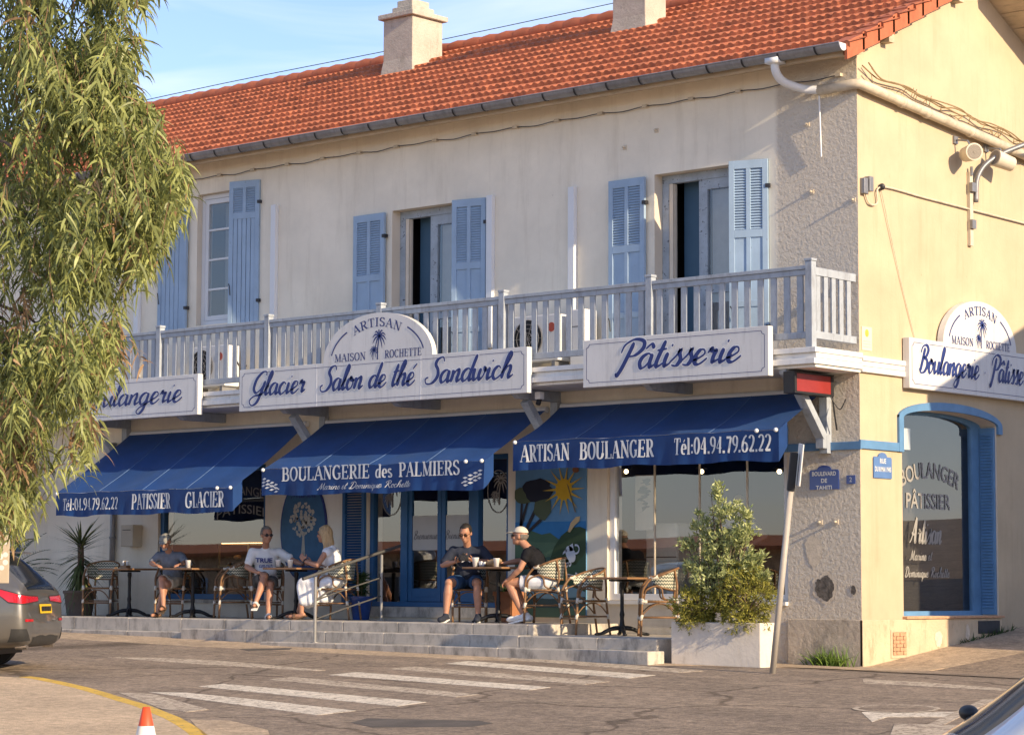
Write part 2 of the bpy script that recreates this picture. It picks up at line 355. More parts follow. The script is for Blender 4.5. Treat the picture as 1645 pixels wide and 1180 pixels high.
M['black'] = mat('black_plastic', (.02, .02, .022), .5, var=.2, vs=8)
M['brick'] = mat('vent_brick', (.50, .29, .17), .9, var=.25, vs=14, bump=.4, bs=40)

bld = thing('bakery_building', 'two storey cream rendered corner building with orange tiled roof and blue shutters', 'building', (0, 0, 0))
BX0 = -30.0; BY1 = 9.1; RIDGE_Y = 4.55; RZ0 = 7.92; RS = .488
def P_fac(x, z): return Vector((x, 0, z))
def P_side(y, z): return Vector((0, y, z))
def wall(name, m, to3, outer, holes, depth, mrev):
    mb = MB()
    rings = [[to3(*p) for p in outer]] + [[to3(*p) for p in h] for h in holes]
    flat = [v for r in rings for v in r]
    mb.add(flat, [tuple(t) for t in tessellate_polygon(rings)])
    mb.cur = 1
    for h in holes:
        n = len(h); a = [to3(*p) for p in h]; b = [p+Vector(depth) for p in a]
        mb.add(a+b, [(i, (i+1) % n, n+(i+1) % n, n+i) for i in range(n)])
    return mb.build(name, [m, mrev], bld, fix=False)
def rect(x0, x1, z0, z1): return [(x0, z0), (x1, z0), (x1, z1), (x0, z1)]
H_WINL = (-13.34, -10.83, .76, 2.85); H_DOOR = (-8.62, -5.85, .68, 2.85); H_WINR = (-4.06, -1.1, .80, 2.9)
H_UP = [(-12.5, -11.05, 5.10, 7.21), (-8.16, -6.28, 3.95, 6.52), (-3.24, -1.36, 3.95, 6.52)]
H_FAR = (-17.9, -16.9, .4, 2.7)
wall('facade_wall', M['facade'], P_fac, rect(BX0, 0, -.3, 7.9), [rect(*h) for h in [H_WINL, H_DOOR, H_WINR, H_FAR]+H_UP], (0, .32, 0), M['reveal'])
ARCH = [(.97, .62), (3.35, .62), (3.35, 3.15)] + [(2.16+1.19*math.cos(a), 3.15-.0+.14*math.sin(a)) for a in [math.pi*k/12 for k in range(1, 12)]] + [(.97, 3.15)]
wall('side_wall', M['sidewall'], P_side, [(0, -.3), (BY1, -.3), (BY1, 7.9), (RIDGE_Y, RZ0+RS*RIDGE_Y-.08), (0, 7.9)], [ARCH], (-.36, 0, 0), M['reveal'])
mb = MB(); mb.sheet([(BX0, BY1, -.3), (0, BY1, -.3), (0, BY1, 7.9), (BX0, BY1, 7.9)]); mb.sheet([(BX0, 0, -.3), (BX0, BY1, -.3), (BX0, BY1, 7.9), (BX0, RIDGE_Y, RZ0+RS*RIDGE_Y-.08), (BX0, 0, 7.9)])
mb.build('back_wall', M['sidewall'], bld)
# ---- roof: pressed double-roll tiles, each course lapping the one below
def roof_side(name, sgn):
    mb = MB(); per = .132; row = .43; slope = math.hypot(1, RS)
    y_start = -.50; L = (RIDGE_Y-y_start)*slope; nr = int(round(L/row)); row = L/nr
    xs = []; x = BX0-.1
    while x < .16: xs += [x, x+per*.18, x+per*.36, x+per*.54, x+per*.77]; x += per
    prof = [0.0, .030, .036, .030, .012]
    nv = len(xs)
    for r in range(nr):
        rnd = random.Random(r)
        for s, lift in ((0.0, .062), (1.0, .0), (1.10, -.004)):
            u = (r+s)*row; yy = y_start + u/slope; zz = RZ0 + RS*yy
            for i, xx in enumerate(xs):
                t = i//5; j = .006*noise.noise(Vector((t*.37, r*1.7, 0)))
                h = prof[i % 5]*(.8 if s else 1.0) + lift + j + .02*noise.noise(Vector((xx*.25, r*.3, 4)))
                y2 = yy + .012*noise.noise(Vector((t*.9, r*3.1, 2)))*(1 if s == 0 else 0)
                mb.v.append((xx, y2 if sgn > 0 else 2*RIDGE_Y-y2, zz+h))
        b = r*3*nv
        for k in (0, 1):
            for i in range(nv-1):
                a = b+k*nv+i; q = [a, a+1, a+nv+1, a+nv]; mb.f.append(q if sgn > 0 else q[::-1]); mb.mi.append(0)
        # front lip of the course
        lb = len(mb.v)
        for i in range(nv):
            p = mb.v[b+i]; mb.v.append((p[0], p[1]+(.006 if sgn > 0 else -.006), p[2]-.075))
        for i in range(nv-1):
            q = [lb+i, lb+i+1, b+i+1, b+i]; mb.f.append(q if sgn > 0 else q[::-1]); mb.mi.append(0)
        # keep index arithmetic: three rows per course, lips moved to the end
        if r < nr-1:
            lips = mb.v[lb:]; del mb.v[lb:]
            roof_side.l.append((lb, lips, b))
            for _ in range(nv-1): mb.f.pop(); mb.mi.pop()
    for lb, lips, b in roof_side.l:
        q0 = len(mb.v); mb.v += lips
        for i in range(nv-1):
            q = [q0+i, q0+i+1, b+i+1, b+i]; mb.f.append(q if sgn > 0 else q[::-1]); mb.mi.append(0)
    roof_side.l = []
    return mb.build(name, M['tile'], bld, fix=False)
roof_side.l = []
roof = roof_side('roof', 1)
mb = MB(); mb.sheet([(BX0-.1, RIDGE_Y, RZ0+RS*RIDGE_Y-.02), (.14, RIDGE_Y, RZ0+RS*RIDGE_Y-.02), (.14, 2*RIDGE_Y+.5, RZ0-.5*RS), (BX0-.1, 2*RIDGE_Y+.5, RZ0-.5*RS)]); mb.build('rear_roof', M['tile'], bld)
mb = MB()
x = BX0
while x < .1:
    mb.tube([(x-.03, RIDGE_Y, RZ0+RS*RIDGE_Y+.02), (x+.12, RIDGE_Y, RZ0+RS*RIDGE_Y+.035), (x+.40, RIDGE_Y, RZ0+RS*RIDGE_Y+.02)], [.125, .13, .112], 10); x += .37
autosmooth(mb.build('ridge_tile', M['verge'], roof), 50)
mb = MB(); k = 0; y = -.50
while y < RIDGE_Y:
    z = RZ0+RS*y+.07; y2 = y+.40; z2 = RZ0+RS*y2+.045
    mb.add([(-.06, y, z+.02), (.19, y, z+.02), (.19, y, z-.21), (-.06, y2, z2+.02), (.19, y2, z2+.02), (.19, y2, z2-.21), (.15, y, z-.21), (.15, y2, z2-.21), (.15, y, z-.02), (.15, y2, z2-.02)],
           [(0, 1, 4, 3), (1, 2, 5, 4), (2, 6, 7, 5), (6, 8, 9, 7), (0, 8, 6, 2, 1), (3, 4, 5, 7, 9)])
    y += .355
mb.build('verge_tile', M['verge'], roof, fix=True)
# rafters ends under the verge
for yy in (.55, 2.3, 4.2): mb = MB(); mb.box(.002, .14, yy, yy+.12, RZ0+RS*yy-.24, RZ0+RS*yy-.11); mb.build('purlin_end', M['soffit'], roof)
# under-eave board and slab
mb = MB(); mb.add([(BX0, -.46, 7.60), (.1, -.46, 7.60), (.1, .0, 7.70), (BX0, .0, 7.70), (BX0, -.46, 7.66), (.1, -.46, 7.66), (.1, .0, 7.86), (BX0, .0, 7.86)], [(0, 3, 2, 1), (0, 1, 5, 4), (1, 2, 6, 5), (4, 5, 6, 7)])
mb.build('eave_soffit', M['soffit'], bld)
# gutter: half round with lap joints
gut = None
mb = MB(); gx1 = .16; r0 = .085; yc = -.56; zc = 7.73
prof = [(yc+r0*math.cos(a), zc+r0*1.1*math.sin(a)) for a in [math.pi+math.pi*k/10 for k in range(11)]]
prof_in = [(yc+(r0-.012)*math.cos(a), zc+.004+(r0-.012)*1.1*math.sin(a)) for a in [2*math.pi-math.pi*k/10 for k in range(11)]]
ring = prof + prof_in; n = len(ring)
vs = [(BX0, p[0], p[1]) for p in ring]+[(gx1, p[0], p[1]) for p in ring]
mb.add(vs, [(i, (i+1) % n, n+(i+1) % n, n+i) for i in range(n)]); mb.tube([(BX0, yc-r0, zc), (gx1, yc-r0, zc)], .012, 8)
gut = autosmooth(mb.build('gutter', M['zinc'], bld), 50)
mb = MB(); x = gx1-.38
while x > BX0:
    pr = [(yc+(r0+.007)*math.cos(a), zc+(r0+.007)*1.1*math.sin(a)) for a in [math.pi+math.pi*k/10 for k in range(11)]]
    mb = MB(); mb.add([(x, *p) for p in pr]+[(x+.028, *p) for p in pr], [(i, i+1, 12+i, 11+i) for i in range(10)]); x -= .56; mb.build('gutter_joint', M['metal_dark'], gut, smooth=True, fix=False)
mb = MB(); mb.add([(gx1, p[0], p[1]) for p in prof]+[(gx1+.012, p[0], p[1]) for p in prof], [tuple(range(11)), tuple(range(21, 10, -1))]+[(i, i+1, 12+i, 11+i) for i in range(10)]); mb.build('gutter_end', M['pvc'], gut)
# downpipe wandering round the corner and along the side wall
mb = MB(); mb.tube(spline([(-.86, -.56, 7.66), (-.86, -.55, 7.52), (-.83, -.42, 7.40), (-.70, -.17, 7.33), (-.5, -.09, 7.30)], 6), .055, 12); mb.box(-.96, -.76, -.65, -.47, 7.61, 7.68)
mb.build('downpipe', M['pvc'], bld, smooth=True)
mb = MB(); mb.tube([(-.52, -.085, 7.30), (.0, -.085, 7.31), (.085, -.06, 7.31), (.10, .1, 7.29), (.10, 6.0, 6.80)], .066, 14)
for yy in (.9, 1.5, 2.6, 3.7): mb.tube([(.10, yy-.03, 7.295-.083*yy), (.10, yy+.03, 7.29-.083*yy)], .074, 14)
mb.build('drain_pipe', M['pipe'], bld, smooth=True)
mb = MB(); mb.tube([(-.53, -.06, 7.28), (-.53, -.05, 7.0), (-.525, -.03, 6.45)], .012, 6); mb.build('conduit', M['pvc'], bld)
# chimneys
def chimney(x0, x1, y0, y1, ztop, tier):
    mb = MB(); zb = RZ0+RS*y0-.15
    mb.add([(x0-.06, y0-.06, zb), (x1+.06, y0-.06, zb), (x1+.05, y1+.06, zb), (x0-.05, y1+.06, zb), (x0, y0, zb+.42), (x1, y0, zb+.42), (x1, y1, zb+.42), (x0, y1, zb+.42), (x0, y0, ztop), (x1, y0, ztop), (x1, y1, ztop), (x0, y1, ztop)],
           [(0, 1, 5, 4), (1, 2, 6, 5), (2, 3, 7, 6), (3, 0, 4, 7), (4, 5, 9, 8), (5, 6, 10, 9), (6, 7, 11, 10), (7, 4, 8, 11), (8, 9, 10, 11)])
    c = mb.build('chimney', M['chimney'], roof, bevel=.012)
    m2 = MB(); m2.box(x0-.07, x1+.07, y0-.07, y1+.07, ztop+.001, ztop+.09)
    if tier: m2.box(x0+.1, x1-.1, y0+.1, y1-.1, ztop+.092, ztop+.22); m2.box(x0+.16, x1-.16, y0+.16, y1-.16, ztop+.222, ztop+.34)
    m2.build('chimney_cap', M['chimney'], roof, bevel=.015)
    return c
chimney(-11.66, -10.98, 3.36, 4.10, 10.53, True)
chimney(-6.46, -5.82, 3.10, 3.62, 11.2, False)
mb = MB(); mb.box(-12.12, -12.0, 3.85, 3.97, 9.75, 10.24); mb.tube([(-12.06, 3.91, 10.24), (-12.06, 3.91, 10.30)], .04, 8); mb.build('roof_vent', M['pvc'], roof)
# wooden rake soffit of the rear roof, high on the side wall
mb = MB(); d = Vector((0, .9, -.43)).normalized(); up = Vector((0, .43, .9)).normalized(); p0 = Vector((0, 2.97, 9.21))
for k in range(10):
    c = p0 + d*(.18+.36*k) + Vector((.42, 0, 0)); mb.obox(c, d, (1, 0, 0), up, .172, .42, .02)
mb.cur = 0
mb.obox(p0 + d*1.8 + Vector((.42, 0, 0)) + up*.07, d, (1, 0, 0), up, 1.82, .44, .045)
mb.build('rake_soffit', M['soffit'], bld)

# ---- plinths, sills, trim
mb = MB(); mb.box(-1.08, .045, -.05, -.002, -.3, .585); mb.build('plinth', M['plinth'], bld, bevel=.008)
mb = MB(); mb.box(.002, .048, -.05, 3.35, -.3, .583); mb.build('side_plinth', M['plinth_side'], bld, bevel=.008)
mb = MB(); mb.box(.002, .012, .60, .92, .13, .43); mb.box(.05, .058, .58, .97, .10, .135); mb.box(.05, .058, .58, .97, .425, .455); mb.box(.05, .058, .58, .615, .135, .425); mb.box(.05, .058, .935, .97, .135, .425)
mb.build('vent_frame', M['plinth_side'], bld)
mb = MB()
for j in range(6):
    for i in range(4): mb.box(.05, .064+.004*((i+j) % 2), .622+i*.078, .692+i*.078, .142+j*.047, .182+j*.047)
mb.build('vent_brick', M['brick'], bld)
mb = MB(); mb.box(.05, .056, 2.72, 3.28, .38, .55); mb.build('side_vent', M['metal_dark'], bld)
mb = MB(); mb.box(-.2, .075, .94, 3.38, .586, .618); mb.build('brick_sill', M['brick'], bld, bevel=.006)
# broken and peeled patches
def blotch(o, u, v, r, seed, s=1.0, k=44):
    out_ = []
    for i in range(k):
        a = 2*math.pi*i/k; q_ = r*(1+.28*noise.noise(Vector((math.cos(a)*1.3, math.sin(a)*1.3, seed)))+.16*noise.noise(Vector((math.cos(a)*5, math.sin(a)*5, seed+9))))
        out_.append(Vector(o)+Vector(u)*(q_*math.cos(a))+Vector(v)*(q_*s*math.sin(a)))
    return out_
M['lime'] = mat('bare_lime_render', (.64, .55, .43), .95, var=.2, vs=12, bump=.6, bs=40)
for c_, r_, s_, sd_ in (((-.545, -.004, .98), .15, 1.0, 3), ((-.115, -.004, .95), .04, 1.4, 5)):
    mb = MB(); mb.sheet(blotch(c_, (1, 0, 0), (0, 0, 1), r_*1.22, sd_+20, s_)); mb.build('broken_edge', M['lime'], bld, fix=False)
    mb = MB(); mb.sheet(blotch((c_[0], -.006, c_[2]), (1, 0, 0), (0, 0, 1), r_, sd_, s_)); mb.build('broken_patch', mat('exposed_core', (.13, .115, .10), .95, var=.5, vs=14, bump=1, bs=30), bld, fix=False)
for c_, u_, r_, s_, sd_ in (((-.70, -.004, 1.45), (1, 0, 0), .12, 1.7, 7), ((.052, 1.72, .33), (0, 1, 0), .085, 1.3, 11), ((.052, 2.45, .40), (0, 1, 0), .05, 2.0, 15)):
    mb = MB(); mb.sheet(blotch(c_, u_, (0, 0, 1), r_, sd_, s_)); mb.build('peeled_patch', M['lime'], bld, fix=False)
# blue band round the corner
mb = MB(); mb.box(-1.08, .03, -.032, -.001, 2.70, 2.80); mb.box(-1.2, -1.083, -.035, -.001, 2.70, 3.02)
mb.box(.001, .032, -.03, .95, 2.71, 2.82); mb.build('trim_band', M['blue'], bld, bevel=.004)
mb = MB(); arc = lambda ry, rz, k: (2.16+ry*math.cos(k), 3.15+rz*math.sin(k))
ks = [math.pi*k/20 for k in range(21)]
ol = [(.86, 2.71), (.86, 3.18)] + [arc(1.30, .25, math.pi-k) for k in ks] + [(3.46, 3.05), (3.35, 3.05)] + [arc(1.19, .14, k) for k in ks] + [(.97, 2.71)]
mb.prism([(.002, y, z) for y, z in ol], (.034, 0, 0)); mb.build('arch_surround', M['blue'], bld)

# ---- upper windows
def leaf_frame(mb, x0, x1, y, z0, z1, w=.07, d=.045):
    mb.box(x0, x0+w, y, y+d, z0, z1); mb.box(x1-w, x1, y, y+d, z0, z1); mb.box(x0+w, x1-w, y, y+d, z0, z0+w); mb.box(x0+w, x1-w, y, y+d, z1-w, z1)
def pane(x0, x1, y, z0, z1, par, name='pane'):
    mb = MB(); mb.sheet([(x0, y, z0), (x1, y, z0), (x1, y, z1), (x0, y, z1)]); return mb.build(name, M['glass'], par)
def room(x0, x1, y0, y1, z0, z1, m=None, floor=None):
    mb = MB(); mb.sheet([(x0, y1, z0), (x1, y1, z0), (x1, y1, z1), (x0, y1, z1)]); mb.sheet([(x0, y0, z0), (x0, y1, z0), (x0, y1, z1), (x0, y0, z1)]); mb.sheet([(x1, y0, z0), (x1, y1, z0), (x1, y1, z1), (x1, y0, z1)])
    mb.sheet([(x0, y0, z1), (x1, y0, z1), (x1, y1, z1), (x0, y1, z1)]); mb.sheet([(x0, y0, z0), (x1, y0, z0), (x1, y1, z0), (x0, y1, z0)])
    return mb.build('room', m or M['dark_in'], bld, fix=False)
# white four-pane casement (left)
x0, x1, z0, z1 = H_UP[0]
mb = MB(); leaf_frame(mb, x0+.004, x1-.004, .10, z0+.004, z1-.004, .07, .07); w1 = mb.build('window', M['pvc'], bld)
for a, b in ((x0+.075, -11.79), (-11.77, x1-.075)):
    mb = MB(); leaf_frame(mb, a, b, .11, z0+.08, z1-.08, .075, .05)
    for k in (1, 2, 3): zz = z0+.1+(z1-z0-.2)*k/4; mb.box(a+.076, b-.076, .115, .15, zz-.015, zz+.015)
    mb.build('casement', M['pvc'], w1); pane(a+.07, b-.07, .135, z0+.15, z1-.15, w1)
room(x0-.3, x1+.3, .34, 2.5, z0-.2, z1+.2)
mb = MB(); mb.box(x0+.12, x0+.42, .5, .52, z0, z1-.1); mb.build('curtain', M['curtain'], w1)
def french(h):
    x0, x1, z0, z1 = h
    mb = MB(); leaf_frame(mb, x0+.004, x1-.004, .17, z0+.002, z1-.004, .11, .09); w = mb.build('french_window', M['wornwood'], bld)
    mb = MB(); leaf_frame(mb, x0+.118, x0+.20, .20, z0+.12, z1-.12, .03, .04); mb.box(x0+.13, x0+.19, .16, .2, z0+.12, z1-.12); mb.build('inner_jamb', M['reveal'], w)
    a, b = x0+.61, x1-.12
    mb = MB(); leaf_frame(mb, a, b, .185, z0+.09, z1-.115, .14, .05); zz = z0+.92; mb.box(a+.14, b-.14, .187, .233, zz, zz+.14); mb.build('casement', M['wornwood'], w)
    pane(a+.13, b-.13, .215, zz+.13, z1-.25, w); pane(a+.13, b-.13, .215, z0+.22, zz, w)
    mb = MB(); mb.box(a+.16, b-.14, .27, .285, z0+.1, z1-.26); mb.build('curtain', M['curtain'], w)
    mb = MB(); mb.box(x0+.20, a+.02, .40, .44, z0+.02, z1-.08); mb.build('inner_door', M['in_blue'], w)
    mb = MB(); mb.tube([(a+.03, .17, z0+1.05), (a+.03, .13, z0+1.05), (a-.05, .13, z0+1.06)], .012, 6); mb.build('handle', M['metal_dark'], w)
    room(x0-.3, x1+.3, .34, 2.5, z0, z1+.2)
    return w
french(H_UP[1]); french(H_UP[2])
# shutters
def shutter(hx, z0, z1, wd, ang, hinge, panels=False, thick=.045, y=-.012):
    """hinge at hx; ang = 0 closed (in the opening plane) .. 180 flat on the wall; hinge -1 left jamb, +1 right jamb"""
    d = Vector((-hinge*math.cos(R(ang)), -math.sin(R(ang)), 0)) if ang < 179 else Vector((hinge, 0, 0))
    nrm = Vector((0, 0, 1)).cross(d); nrm = nrm if nrm.y < 0 else -nrm
    if ang >= 179: o = Vector((hx+hinge*.06, y-thick/2-.02, 0))
    else: o = Vector((hx, -.02, 0))
    mb = MB(); U = d; V = Vector((0, 0, 1))
    def bx(a, b, c, e, t0=-thick/2, t1=thick/2):
        mb.obox(o+U*(a+b)/2+V*(c+e)/2+nrm*(t0+t1)/2, U, V, nrm, (b-a)/2, (e-c)/2, (t1-t0)/2)
    fr = .075; zm = z0+(z1-z0)*.62 if not panels else z1-.55
    bx(0, fr, z0, z1); bx(wd-fr, wd, z0, z1); bx(fr, wd-fr, z1-.11, z1); bx(fr, wd-fr, zm-.05, zm+.05)
    bx(wd/2-.03, wd/2+.03, zm+.05, z1-.11)
    if not panels:
        bx(fr, wd-fr, z0, z0+.11); bx(wd/2-.03, wd/2+.03, z0+.11, zm-.05)
        if z1-z0 > 2.2: bx(fr, wd-fr, z0+.62, z0+.70, -.02, .02)
        for a, b in ((fr, wd/2-.03), (wd/2+.03, wd-fr)): bx(a, b, z0+.11, zm-.05, -.010, .006)
    else:
        k = 5; w_ = (wd-2*fr)/k
        for i in range(k): bx(fr+i*w_+.006, fr+(i+1)*w_-.006, z0+.0, zm-.05, -.012, .014)
    s = mb.build('shutter', M['shutter'], bld, bevel=.003)
    mb = MB()
    for a, b in ((fr, wd/2-.03), (wd/2+.03, wd-fr)):
        zz = zm+.06
        while zz < z1-.12:
            c = o+U*(a+b)/2+V*(zz+.014); t = (V*math.cos(R(35))+nrm*(-math.sin(R(35)))); q = U.cross(t)
            mb.obox(c, U, t, q, (b-a)/2, .021, .004); zz += .036
    mb.build('louvre', M['shutter'], s)
    for zz in (z0+.35, z1-.35): mb = MB(); mb.obox(o+U*.0+V*zz+nrm*.0, U, V, nrm, .03, .025, .035); mb.build('hinge', M['metal_dark'], s)
    mb = MB(); e = o+U*(wd-.05)+V*(z0+.45)+nrm*.04; mb.tube([e, e+V*.14+nrm*.02, e+V*.18+U*.03], .008, 6)
    mb.build('latch', M['metal_dark'], s)
    return s
shutter(-12.62, 5.05, 7.28, .68, 180, -1, panels=True)
shutter(-11.02, 5.05, 7.30, .56, 14, 1, panels=True)
shutter(-8.20, 3.98, 6.50, .64, 180, -1); shutter(-6.27, 3.98, 6.52, .55, 14, 1)
shutter(-3.30, 3.98, 6.50, .62, 180, -1); shutter(-1.36, 3.98, 6.52, .53, 18, 1)
# white trunking boxes for the air conditioners
for x, zt in ((-10.66, 6.86), (-6.17, 6.54), (-4.65, 6.50), (-13.9, 6.6)):
    mb = MB(); mb.box(x-.055, x+.055, -.075, -.001, 4.35, zt); mb.build('cable_trunking', M['pvc'], bld, bevel=.006)
# small iron pegs and studs left in the render
for x, z in ((-.69, 6.02), (-.06, 5.85), (-.36, 1.80), (-.60, 1.80), (-.75, 6.9), (-3.2, 7.12), (-3.75, 6.95)): mb = MB(); mb.tube([(x, .01, z), (x, -.055, z+.004)], .014, 6); mb.box(x-.03, x+.03, -.012, -.001, z-.03, z+.03); mb.build('wall_stud', M['pipe'], bld)

# ---- balcony (one part, its pieces are sub-parts)
YB = -1.0; ZF = 3.90
mb = MB()
for a, b, c, e in ((3.84, 3.905, -1.06, .06), (3.775, 3.838, -1.02, .045), (3.70, 3.772, -1.10+.03, .05), (3.66, 3.698, -1.0, .02)):
    mb.box(-17.6, .0+e, c, -.001, a, b)
balc = mb.build('balcony', M['white'], bld, bevel=.006)
mb = MB()
for a, b, e in ((3.84, 3.903, .06), (3.775, 3.836, .045), (3.70, 3.77, .05)): mb.box(.001, e, .003, 1.12, a-.03, b-.03)
mb.build('side_moulding', M['white'], bld, bevel=.006)
posts = [-.045, -2.53, -5.07, -7.40, -9.73, -12.19, -14.63, -17.1]
def post_mb(x, y):
    mb = MB(); mb.box(x-.05, x+.05, y-.05, y+.05, ZF, 4.965); mb.box(x-.058, x+.058, y-.058, y+.058, 4.967, 5.0); return mb
for x in posts: post_mb(x, YB).build('post', M['rail'], balc, bevel=.006)
mb = MB(); mb.box(-17.1, .0, YB-.045, YB+.045, 4.87, 4.915); mb.box(-17.1, 0, YB-.028, YB+.028, 4.80, 4.868); mb.box(-17.1, 0, YB-.028, YB+.028, 4.02, 4.10)
mb.box(-.07, -.02, YB+.05, -.03, 4.80, 4.90); mb.box(-.075, -.015, YB+.05, -.03, 4.02, 4.11); mb.build('handrail', M['rail'], balc, bevel=.004)
base = None
for i in range(len(posts)-1):
    a, b = posts[i+1]+.05, posts[i]-.05; k = 12; st = (b-a)/(k)
    for j in range(k):
        xx = a+(j+.5)*st
        if base is None:
            mb = MB(); mb.box(-.044, .044, -.013, .013, -.352, .352); base = mb.build('baluster', M['rail'], balc, bevel=.003, local=True); base.location = (xx, YB, 4.45)
        else:
            c = base.copy(); COL.objects.link(c); c.parent = balc; c.location = (xx + random.uniform(-.004, .004), YB, 4.45)
for j in range(5):
    c = base.copy(); COL.objects.link(c); c.parent = balc; c.location = (-.045, YB+.15+j*.17, 4.45); c.rotation_euler = (0, 0, R(90))
# timber brackets under the balcony
def bracket(x, full=True):
    mb = MB(); mb.box(x-.05, x+.05, -.86, -.002, 3.52, 3.655); mb.add([(x-.05, -1.0, 3.655), (x+.05, -1.0, 3.655), (x-.05, -.86, 3.655), (x+.05, -.86, 3.655), (x-.05, -.86, 3.52), (x+.05, -.86, 3.52), (x-.05, -.98, 3.6), (x+.05, -.98, 3.6)], [(0, 1, 7, 6), (6, 7, 5, 4), (0, 6, 4, 2), (1, 3, 5, 7)])
    if full:
        mb.box(x-.06, x+.06, -.105, -.003, 2.66, 3.518)
        a = Vector((x, -.14, 2.86)); b = Vector((x, -.70, 3.50)); mb.bar(a, b, .095, .13, up=(1, 0, 0)); mb.box(x-.058, x+.058, -.19, -.107, 2.72, 2.90)
    mb.build('bracket', M['rail'], balc, bevel=.005)
for x in (-.48, -4.93, -9.5, -14.1): bracket(x)
for x in (-2.65, -7.2, -11.8): bracket(x, False)
def pane_s(x0, x1, y, z0, z1, par):
    mb = MB(); mb.sheet([(x0, y, z0), (x1, y, z0), (x1, y, z1), (x0, y, z1)]); return mb.build('pane', M['shopglass'], par)
# ------------------------------------------------------------------ shopfronts (parts of the building)
def shop_frame(mb, x0, x1, z0, z1, y=.06, w=.07, d=.07): leaf_frame(mb, x0, x1, y, z0, z1, w, d)
# left display window
x0, x1, z0, z1 = H_WINL
mb = MB(); shop_frame(mb, x0+.004, x1-.004, z0+.003, z1-.003, .05, .085, .09); f = mb.build('display_window', M['shopblue'], bld, bevel=.004); pane_s(x0+.09, x1-.09, .10, z0+.09, z1-.09, f)
mb = MB(); mb.box(x0-.03, x1+.03, -.03, .05, z0-.055, z0-.002); mb.build('window_sill', M['stone'], bld)
# entrance: side light, two sliding leaves, side light
x0, x1, z0, z1 = H_DOOR
mb = MB(); shop_frame(mb, x0+.004, x1-.004, z0+.003, z1-.003, .05, .07, .10)
for xx in (-7.92, -6.52): mb.box(xx-.065, xx+.065, .045, .16, z0+.075, z1-.075)
f = mb.build('entrance_frame', M['shopblue'], bld, bevel=.004)
for a, b in ((x0+.07, -7.985), (-6.455, x1-.07)): pane_s(a, b, .10, z0+.07, z1-.07, f)
for a, b in ((-7.85, -7.20), (-7.19, -6.59)):
    mb = MB(); leaf_frame(mb, a, b, .07, z0+.08, z1-.09, .07, .05); mb.box(a+.07, b-.07, .072, .118, z0+.15, z0+.27); dr = mb.build('door', M['shopblue'], bld, bevel=.003)
    pane_s(a+.06, b-.06, .095, z0+.26, z1-.14, dr)
    mb = MB(); mb.box(a+.075, b-.075, .085, .088, z0+.82, z0+1.32); mb.build('frosted_band', mat('frosted_film', (.42, .41, .39), .8, var=.04), dr)
mb = MB(); mb.box(x0-.02, x1+.02, -.04, .05, z0-.15, z0-.002); mb.build('door_sill', M['stone'], bld)
# louvred blue shutter beside the door
mb = MB(); leaf_frame(mb, -9.10, -8.64, -.05, .70, 2.85, .06, .045); zz = .79
while zz < 2.78: mb.add([(-9.04, -.045, zz), (-8.70, -.045, zz), (-8.70, -.01, zz+.028), (-9.04, -.01, zz+.028), (-9.04, -.05, zz-.006), (-8.70, -.05, zz-.006)], [(0, 1, 2, 3), (4, 5, 1, 0), (3, 2, 5, 4)]); zz += .04
mb.build('louvre_panel', M['shopblue'], bld)
# right display window
x0, x1, z0, z1 = H_WINR
mb = MB(); shop_frame(mb, x0+.004, x1-.004, z0+.003, z1-.003, .05, .085, .09); f = mb.build('display_window', M['pvc'], bld, bevel=.004)
xs = [x0+.085, -3.32, -2.57, -1.80, x1-.085]
for i in range(4): pane_s(xs[i]+.003, xs[i+1]-.003, .10, z0+.085, z1-.085, f)
mb = MB()
for xx in xs[1:-1]: mb.box(xx-.008, xx+.008, .085, .115, z0+.086, z1-.086)
mb.build('glazing_bar', M['pipe'], f)
mb = MB(); mb.box(x0-.02, x1+.0, -.06, .05, z0-.05, z0-.002); mb.build('window_sill', M['white'], bld)
# far left blue doorway
x0, x1, z0, z1 = H_FAR
mb = MB(); shop_frame(mb, x0+.004, x1-.004, z0+.003, z1-.003, .03, .16, .10); f = mb.build('doorway_frame', M['shopblue'], bld); pane_s(x0+.16, x1-.16, .1, z0+.16, z1-.16, f)
# shop interior
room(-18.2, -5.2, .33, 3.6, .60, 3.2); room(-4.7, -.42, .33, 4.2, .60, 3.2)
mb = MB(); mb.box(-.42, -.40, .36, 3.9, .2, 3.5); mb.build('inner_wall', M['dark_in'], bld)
# ground-floor details on the wall
mb = MB(); mb.tube([(-14.40, -.06, .50), (-14.40, -.06, 3.3)], .045, 10)
for z in (1.1, 1.75, 2.5): mb.tube([(-14.40, -.06, z-.02), (-14.40, -.06, z+.02)], .055, 10)
mb.build('wall_pipe', M['zinc'], bld, smooth=True)
M['mbox'] = mat('mailbox_cream', (.50, .44, .35), .6, var=.06)
t = thing('mailbox', 'cream metal letter box on the white wall beside the drainpipe', 'mailbox', (-13.78, -.08, 1.6))
mb = MB(); mb.box(-14.02, -13.72, -.20, -.002, 1.60, 1.95); o = mb.build('box', M['mbox'], t, bevel=.008)
mb = MB(); mb.box(-13.99, -13.75, -.206, -.201, 1.84, 1.90); mb.build('letter_flap', M['mbox'], t); mb = MB(); mb.box(-13.97, -13.77, -.209, -.2065, 1.862, 1.874); mb.build('slot', M['black'], t)

